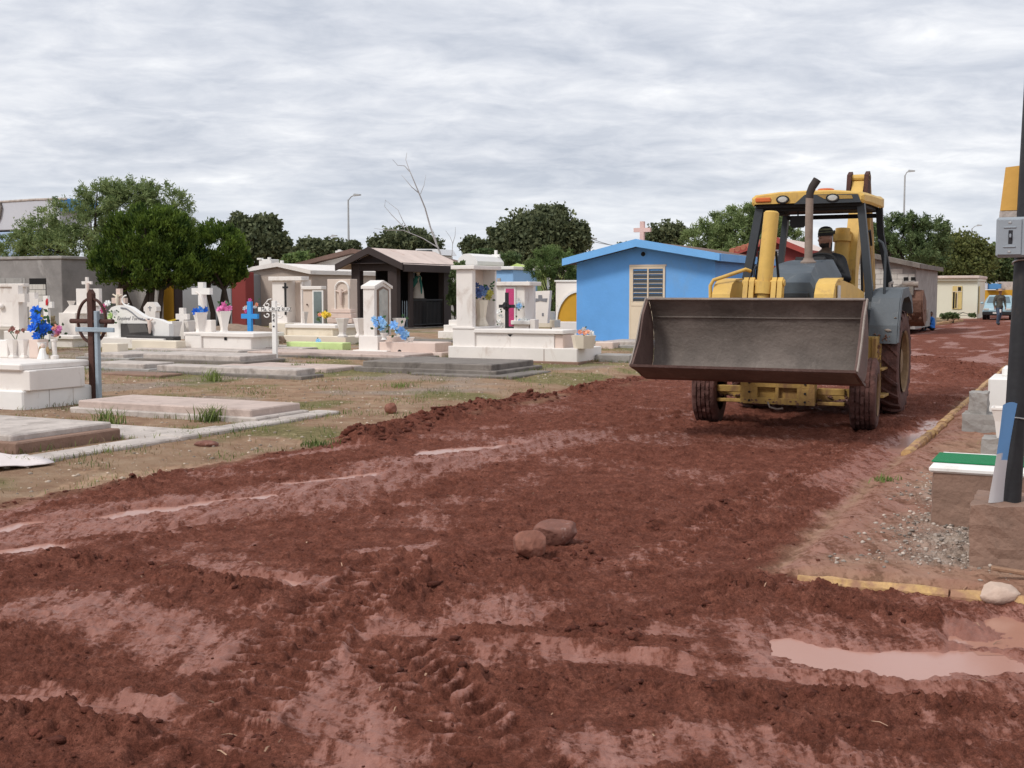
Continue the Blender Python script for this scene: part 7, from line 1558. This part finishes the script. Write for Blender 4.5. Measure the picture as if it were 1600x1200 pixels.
def person_at(label, P, rz, tubes, blobs, zones, mats, extra=None, vox=.016):
    o = tag(empty('person', P, rz), label, 'person'); body_mesh('body', tubes, blobs, vox, zones, mats, o, 4)
    if extra: extra(o)
    return o
camo = mat('camouflage_jacket', (.075, .075, .065), .9, .5, 9, .2, 30, stain=(.20, .17, .13), stain_amt=.5, stain_scale=9); jean_l = mat('blue_jeans', (.06, .085, .13), .9, .25, 8, .2, 40, stain=(.40, .40, .40), stain_amt=.1, stain_scale=6)
def hand(c, sg, d=(0, 0, -1)):
    c = Vector(c); out_ = [([c, c + Vector((0, 0, -.07))], [.028, .030])]
    for k in range(4): b0 = c + Vector((0, -.03 + .02 * k, -.075)); out_.append(([b0, b0 + Vector((sg * -.006, -.004, -.038 - .006 * (1 - abs(k - 1.4)))), b0 + Vector((sg * -.018, -.008, -.062))], [.010, .0095, .008]))
    out_.append(([c + Vector((0, -.02, -.03)), c + Vector((sg * -.012, -.045, -.055)), c + Vector((sg * -.016, -.05, -.085))], [.012, .011, .009])); return out_
wk = [([(0, .02, .92), (0, .03, 1.15), (0, .0, 1.36), (0, .0, 1.44)], [.15, .155, .175, .09]), ([(-.17, 0, 1.39), (.17, 0, 1.39)], [.085, .085]), ([(0, 0, 1.44), (0, -.02, 1.54)], [.06, .055]),
      ([(-.2, 0, 1.38), (-.27, .04, 1.12), (-.27, -.06, .88)], [.075, .06, .045]), ([(.2, 0, 1.38), (.27, .02, 1.12), (.24, -.12, .92)], [.075, .06, .045]),
      ([(-.09, .03, .92), (-.10, -.10, .50), (-.10, -.02, .10), (-.10, -.14, .05)], [.105, .075, .055, .05]), ([(.09, .03, .92), (.11, .12, .52), (.10, .30, .16), (.11, .22, .06)], [.105, .075, .055, .05])] + hand((-.27, -.07, .86), -1) + hand((.24, -.13, .90), 1)
wb = [((0, -.03, 1.62), (.072, .088, .11), None), ((0, -.06, 1.56), (.052, .055, .05), None), ((0, -.118, 1.615), (.013, .02, .02), None), ((.074, -.01, 1.62), (.012, .02, .03), None), ((-.074, -.01, 1.62), (.012, .02, .03), None)]
wz = lambda p: (1 if p.z > 1.50 or (p.z < .90 and abs(p.x) > .2) else 0 if p.z > .86 else 3 if p.z < .11 else 2)
def whats(o):
    MB().lathe([(.21, 1.675), (.205, 1.69), (.10, 1.695), (.095, 1.77), (.07, 1.785), (0, 1.78)], 20, (0, -.02, 0)).build('straw_hat', mat('straw', (.45, .28, .16), .9, .2, 20, .2, 60), o)
    for sg in (-1, 1): MB().blob((sg * .028, -.112, 1.635), (.010, .006, .007), 1, 0).build('eye', dark_in, o); MB().blob((sg * .03, -.112, 1.655), (.02, .006, .005), 1, 0).build('eyebrow', beard, o)
    MB().box(-.05, .03, -.14, -.10, .62, .78, .01).build('knee_patch', white_clean, o)
P = G(1561, 508); person_at('man in straw hat and camouflage jacket walking towards us on the street', P, 0.05, wk, wb, wz, [camo, skin, jean_l, blk], whats)
def sit(sc):
    t = [([(0, .05, .12), (0, .03, .34), (0, .0, .50), (0, -.01, .56)], [.12, .12, .13, .06]), ([(-.12, 0, .50), (.12, 0, .50)], [.06, .06]), ([(0, 0, .55), (0, -.02, .64)], [.045, .042]),
         ([(-.14, 0, .50), (-.19, -.10, .32), (-.10, -.26, .30)], [.052, .042, .032]), ([(.14, 0, .50), (.19, -.10, .32), (.10, -.26, .30)], [.052, .042, .032]),
         ([(-.07, .03, .12), (-.10, -.28, .32), (-.10, -.36, .05), (-.10, -.46, .03)], [.075, .06, .045, .04]), ([(.07, .03, .12), (.10, -.28, .32), (.10, -.36, .05), (.10, -.46, .03)], [.075, .06, .045, .04])]
    for sg in (-1, 1):
        for k in range(4): b0 = Vector((sg * (.04 + .016 * k), -.28, .30)); t.append(([b0, b0 + Vector((0, -.03, .0)), b0 + Vector((0, -.045, -.018))], [.009, .0085, .007]))
        t.append(([Vector((sg * .10, -.26, .31)), Vector((sg * .115, -.285, .325)), Vector((sg * .11, -.305, .32))], [.01, .009, .008]))
    b = [((0, -.03, .72), (.066, .080, .098), None), ((0, -.11, .715), (.011, .016, .016), None), ((.066, 0, .715), (.01, .016, .022), None), ((-.066, 0, .715), (.01, .016, .022), None)]
    return [([Vector(p) * sc for p in a], [r * sc for r in q]) for a, q in t], [(Vector(c) * sc, tuple(x * sc for x in r), M_) for c, r, M_ in b]
def sit_zone(sc): return lambda p: (3 if (p.z > .765 * sc or (p.z > .70 * sc and p.y > .0)) else 1 if p.z > .60 * sc or (p.y < -.255 * sc and .27 * sc < p.z < .34 * sc and abs(p.x) < .085 * sc) else 2 if p.z < .13 * sc or (p.y < -.15 * sc and p.z < .38 * sc) or p.y < -.3 * sc else 0)
bshirt = mat('blue_shirt', (.03, .17, .55), .85, .15, 8, .2, 40); pshirt = mat('purple_shirt', (.07, .02, .14), .85, .15, 8, .2, 40); dskin = mat('brown_skin', (.16, .08, .055), .6, .1, 12, 0)
def eyes(sc):
    def f(o):
        for sg in (-1, 1): MB().blob(Vector((sg * .026, -.105, .735)) * sc, (.009 * sc, .006 * sc, .006 * sc), 1, 0).build('eye', dark_in, o)
    return f
t_, b_ = sit(1.0); P = G(1455, 517); person_at('child in bright blue shirt sitting on the kerb by the street', P, math.radians(-75), t_, b_, sit_zone(1.0), [bshirt, dskin, jeans, beard], eyes(1.0), .015)
t_, b_ = sit(.95); P = G(1438, 513); person_at('person in purple shirt sitting on the verge beside the pail', P, math.radians(60), t_, b_, sit_zone(.95), [pshirt, dskin, jeans, beard], eyes(.95), .015)
T = Thing('pail', 'pale grey pail standing between the two sitting people', 'pail', G(1446, 513)); hp_ = T.z(496, 0); T.mb('pail_body', MB().lathe([(.13, 0), (.17, hp_), (.15, hp_), (.12, .05)], 18), galv); T.mb('pail_handle', MB().tube([(-.16, 0, hp_), (-.12, 0, hp_ + .12), (0, 0, hp_ + .17), (.12, 0, hp_ + .12), (.16, 0, hp_)], .01, 6), galv)

# ------------------------------------------------------------------ small loose matter: clods, pebbles, grass
def scatter(name, m, pts, radii, sub, jit, flat, seed, variants=9):
    rg = np.random.RandomState(seed); V_, F_ = ICO[sub]; V_ = np.array(V_); F_ = np.array(F_); n = len(pts); nv = len(V_); base_v = []
    for k in range(variants):
        d = 1 + jit * rg.uniform(-1, 1, (nv, 1)); base_v.append(V_ * d)
    base_v = np.array(base_v); sel = rg.randint(0, variants, n); out_ = base_v[sel].copy(); a = rg.uniform(0, 6.28, n); ca, sa = np.cos(a)[:, None], np.sin(a)[:, None]
    sx = rg.uniform(.7, 1.4, (n, 1)); x = out_[:, :, 0] * sx; y = out_[:, :, 1]; out_[:, :, 0] = x * ca - y * sa; out_[:, :, 1] = x * sa + y * ca; out_[:, :, 2] *= flat * rg.uniform(.7, 1.2, (n, 1))
    out_ = out_ * np.asarray(radii)[:, None, None] + np.asarray(pts)[:, None, :]; fs = (F_[None] + (np.arange(n) * nv)[:, None, None]).reshape(-1, 3)
    me = bpy.data.meshes.new(name); me.vertices.add(n * nv); me.vertices.foreach_set('co', out_.astype(np.float32).ravel()); nf = len(fs); me.loops.add(nf * 3); me.loops.foreach_set('vertex_index', fs.astype(np.int32).ravel()); me.polygons.add(nf)
    me.polygons.foreach_set('loop_start', (np.arange(nf) * 3).astype(np.int32)); me.polygons.foreach_set('loop_total', np.full(nf, 3, np.int32)); me.update(calc_edges=True); me.materials.append(m); return link(name, me)
rg = np.random.RandomState(12); cx_, cy_, cr_ = [], [], []
for l, hw, hh in BERMS:                                   # heaped clods on the ridges
    p = smooth_pts(wpx(l), 2); L_ = sum(math.dist(a, b) for a, b in zip(p[:-1], p[1:])); k = int(min(900, L_ * hw * (420 if hh > .1 else 300)))
    for _ in range(k):
        i = rg.randint(len(p) - 1); t = rg.rand(); x = p[i][0] * (1 - t) + p[i + 1][0] * t + rg.normal() * hw * .55; y = p[i][1] * (1 - t) + p[i + 1][1] * t + rg.normal() * hw * .55
        cx_.append(x); cy_.append(y); cr_.append((.005 + .026 * rg.rand() ** 3.6) * (2.0 if hh > .2 else 1))
k = 9000; yy = 3.6 + 16 * rg.rand(k) ** 1.8; xx = (rg.rand(k) * 2 - 1) * (.45 * yy + .6); cx_ += list(xx); cy_ += list(yy); cr_ += list(.003 + .012 * rg.rand(k) ** 4)
cx_, cy_, cr_ = np.array(cx_), np.array(cy_), np.array(cr_); hz_, md_, wt_, gv_, gr_, dk_ = hgts(cx_, cy_); ok = (md_ > .6) & (rg.rand(len(cx_)) > wt_ * 1.3)
clod_mat = mat('mud_clod', (.115, .037, .025), .95, .35, 9, .8, 90, coords='World', island=.3, spec=.15)
tag(scatter('mud_clods', clod_mat, np.stack([cx_, cy_, hz_ - cr_ * .05], 1)[ok], cr_[ok], 1, .42, .62, 3, 24), 'loose red-brown mud clods strewn over the street', 'mud', kind='stuff')
# straw, twigs and litter trodden into the mud and soil
k = 150; Y_ = 4 + 16 * rg.rand(k) ** 1.5; X_ = (rg.rand(k) * 2 - 1) * (.45 * Y_ + .4); h_ = hgts(X_, Y_)[0]; tw_ = MB(); rr_ = random.Random(8)
for x, y, z in zip(X_, Y_, h_):
    a = rr_.uniform(0, 3.14); l = rr_.uniform(.008, .035); d = Vector((math.cos(a), math.sin(a), rr_.uniform(-.1, .2))) * l; n_ = Vector((-math.sin(a), math.cos(a), 0)) * rr_.uniform(.0015, .004); p = Vector((x, y, z + .008))
    tw_.add([p - d - n_, p - d + n_, p + n_ * 1.3 + Vector((0, 0, .006)), p + d + n_ * .6, p + d - n_ * .6, p - n_ * 1.3 + Vector((0, 0, .006))], [(0, 1, 2, 5), (5, 2, 3, 4)])
tag(tw_.build('straw_bits', mat('straw_bits', (.33, .20, .13), .9, .3, 9, 0, island=.5, coords='World'), None, recalc=False), 'bits of straw and twig trodden into the street mud', 'straw', kind='stuff')
# pebbles on the right verge and on the dry soil
k = 16000; U_ = 6.7 + 4.5 * rg.rand(k); V2 = -1.35 + 2.6 * rg.rand(k); X_ = U_ * SA + V2 * CA; Y_ = U_ * CA - V2 * SA; h_, m_, w_, g_, gr_, d_ = hgts(X_, Y_); ok = (rg.rand(k) < g_ * .8 + .04); r_ = .004 + .013 * rg.rand(k) ** 3
peb = mat('grey_pebble', (.33, .275, .235), .85, .3, 5, .2, 40, coords='World', island=.6); tag(scatter('pebbles', peb, np.stack([X_, Y_, h_ + r_ * .2], 1)[ok], r_[ok], 1, .2, .65, 5), 'grey gravel scattered around the concrete footing', 'gravel', kind='stuff')
k = 5200; Y_ = 9 + 17 * rg.rand(k); X_ = -.45 * Y_ - .3 + rg.rand(k) * (.45 * Y_ + 3.5); h_, m_, w_, g_, gr_, d_ = hgts(X_, Y_); ok = m_ < .3; r_ = .006 + .022 * rg.rand(k) ** 4
peb2 = mat('pale_pebble', (.42, .34, .27), .85, .3, 5, .2, 40, coords='World', island=.55); tag(scatter('soil_stones', peb2, np.stack([X_, Y_, h_ + r_ * .1], 1)[ok], r_[ok], 1, .2, .6, 6), 'small stones and crumbs on the dry cemetery soil', 'gravel', kind='stuff')
# grass: short dry and green blades over the soil, weeds as tufts
def blades(X, Y, Z, hgt_, wid, seed):
    r_ = np.random.RandomState(seed); n = len(X); a = r_.uniform(0, 6.28, n); lean = r_.uniform(.2, 1.5, n)[:, None] * hgt_[:, None]; dx = np.stack([np.cos(a), np.sin(a), 0 * a], 1); wv = np.stack([-np.sin(a), np.cos(a), 0 * a], 1) * wid[:, None] * .5
    b = np.stack([X, Y, Z - .005], 1); t = b + dx * lean * .8 + np.array([0, 0, 1]) * hgt_[:, None]; md = b + dx * lean * .25 + np.array([0, 0, .6]) * hgt_[:, None]
    return b, md, t, wv
def blade_mesh(name, parts_, m, parent=None):
    b, md, t, wv = parts_; n = len(b); v = np.stack([b - wv, b + wv, md + wv * .8, md - wv * .8, t], 1).astype(np.float32); o_ = (np.arange(n) * 5)[:, None]
    q = np.concatenate([o_ + np.array([0, 1, 2, 3])], 1); tr = o_ + np.array([3, 2, 4]); me = bpy.data.meshes.new(name); me.vertices.add(n * 5); me.vertices.foreach_set('co', v.ravel())
    idx = np.concatenate([q.ravel(), tr.ravel()]).astype(np.int32); me.loops.add(len(idx)); me.loops.foreach_set('vertex_index', idx); me.polygons.add(2 * n)
    me.polygons.foreach_set('loop_start', np.concatenate([np.arange(n) * 4, n * 4 + np.arange(n) * 3]).astype(np.int32)); me.polygons.foreach_set('loop_total', np.concatenate([np.full(n, 4), np.full(n, 3)]).astype(np.int32)); me.update(calc_edges=True); me.materials.append(m); return link(name, me, parent)
def grass_mat(name, c0, c1):
    m = leaf_mat(name, c0, c1); return m
dryg = grass_mat('dry_grass', (.17, .12, .055), (.42, .33, .18)); greeng = grass_mat('green_grass', (.08, .12, .03), (.28, .34, .10))
k = 90000; Y_ = 9 + 24 * rg.rand(k) ** 1.2; X_ = -.45 * Y_ - .3 + rg.rand(k) * (.45 * Y_ + 4.5); h_, m_, w_, g_, gr_, d_ = hgts(X_, Y_); cl = fbm(X_ * 1.1, Y_ * 1.1, 3, 301)
ok = (m_ < .25) & (rg.rand(k) < sstep(-.15, .35, cl) * .8 + .05); hh_ = rg.uniform(.015, .06, k); wd_ = rg.uniform(.004, .009, k); gsel = (cl + .35 * gr_ + .15 * rg.normal(size=k) > .24)
i = ok & ~gsel; tag(blade_mesh('dry_grass', blades(X_[i], Y_[i], h_[i], hh_[i], wd_[i], 1), dryg), 'short dry straw-coloured grass on the cemetery soil', 'grass', kind='stuff')
i = ok & gsel; tag(blade_mesh('green_grass', blades(X_[i], Y_[i], h_[i], hh_[i] * 1.2, wd_[i], 2), greeng), 'short green grass patches among the grave slabs', 'grass', kind='stuff')
def weed(label, px, py, r, h, n=70):
    P = G(px, py); o = tag(empty('weed_tuft', P, 0), label, 'weed'); r_ = np.random.RandomState(int(px)); X = r_.normal(size=n) * r * .4; Y = r_.normal(size=n) * r * .4
    blade_mesh('weed_blades', blades(X, Y, 0 * X, r_.uniform(.4, 1, n) * h, r_.uniform(.008, .016, n), int(py)), greeng, o)['kind'] = 'stuff'
weed('largest green weed tuft at the front of the pinkish grave slab', 325, 659, .22, .24, 130); weed('green weed tuft behind the cracked white slab', 168, 664, .20, .24, 100); weed('weed tuft in grass before the long pale slab', 331, 596, .22, .26, 90); weed('left weed tuft on the pinkish slab', 462, 576, .16, .15, 50); weed('right weed tuft on the pinkish slab', 484, 572, .16, .15, 50)
weed('weed patch on dry soil below the concrete strip', 288, 682, .2, .08, 60); weed('weed clump at the mud edge beside the street', 497, 697, .22, .10, 90); weed('weed clump in dry soil left of the clod heap', 630, 605, .3, .12, 70); weed('weeds at the foot of the grave by the yellow kerb', 1385, 752, .12, .07, 60)
# grass and dust gathered along the feet of graves and slabs
ex, ey, ez = [], [], []; rr_ = random.Random(17); bpy.context.view_layer.update()
for ob in list(COL.objects):
    if ob.type == 'MESH' and ob.parent is not None and ob.name.split('.')[0] in ('border', 'cover_slab', 'plinth', 'strip_piece', 'foundation', 'base_chest', 'white_plinth', 'left_block', 'wall_body', 'footing', 'step_body', 'head_block'):
        bb = [Vector(c) for c in ob.bound_box]; x0, x1 = min(c.x for c in bb), max(c.x for c in bb); y0, y1 = min(c.y for c in bb), max(c.y for c in bb); z0 = min(c.z for c in bb)
        if z0 > .02: continue
        Mw = ob.matrix_world; d = (Mw @ Vector(((x0 + x1) / 2, y0, 0))).y
        for _ in range(int(min(700, (x1 - x0 + y1 - y0) * 75))):
            if rr_.random() < (x1 - x0) / (x1 - x0 + y1 - y0): p = Vector((rr_.uniform(x0, x1), y0 - abs(rr_.gauss(0, .05)), 0))
            else: p = Vector((x1 + abs(rr_.gauss(0, .05)), rr_.uniform(y0, y1), 0))
            w = Mw @ p
            if math.sin(w.x * 3.1 + 1.7) + math.sin(w.y * 2.3 + w.x) + rr_.uniform(-1, 1) > .2: ex.append(w.x); ey.append(w.y)
ex, ey = np.array(ex), np.array(ey); fz_ = hgts(ex, ey); ok = (fz_[1] < .4) & (ey < 36); n_ = int(ok.sum()); rq = np.random.RandomState(4); gs = rq.rand(n_) < .55; ex, ey, ez = ex[ok], ey[ok], fz_[0][ok]; hq = rq.uniform(.03, .10, n_); wq = rq.uniform(.005, .011, n_)
tag(blade_mesh('green_grass', blades(ex[gs], ey[gs], ez[gs], hq[gs], wq[gs], 7), greeng), 'green grass fringe growing along the feet of graves', 'grass', kind='stuff'); gs = ~gs
tag(blade_mesh('dry_grass', blades(ex[gs], ey[gs], ez[gs], hq[gs] * .8, wq[gs], 8), dryg), 'dry straw fringe along the feet of graves and strips', 'grass', kind='stuff')
# the grass strip under the planter on the right
k = 5000; U_ = 11 + 6 * rg.rand(k); V2 = -1.4 + 1.4 * rg.rand(k); X_ = U_ * SA + V2 * CA; Y_ = U_ * CA - V2 * SA; h_, m_, w_, g_, gr_, d_ = hgts(X_, Y_); ok = (m_ < .2) & (fbm(X_ * 1.3, Y_ * 1.3, 3, 77) > .0)
tag(blade_mesh('dry_grass', blades(X_[ok], Y_[ok], h_[ok], rg.uniform(.02, .06, ok.sum()), rg.uniform(.004, .008, ok.sum()), 4), dryg), 'dry grass along the right-hand yellow kerb', 'grass', kind='stuff')
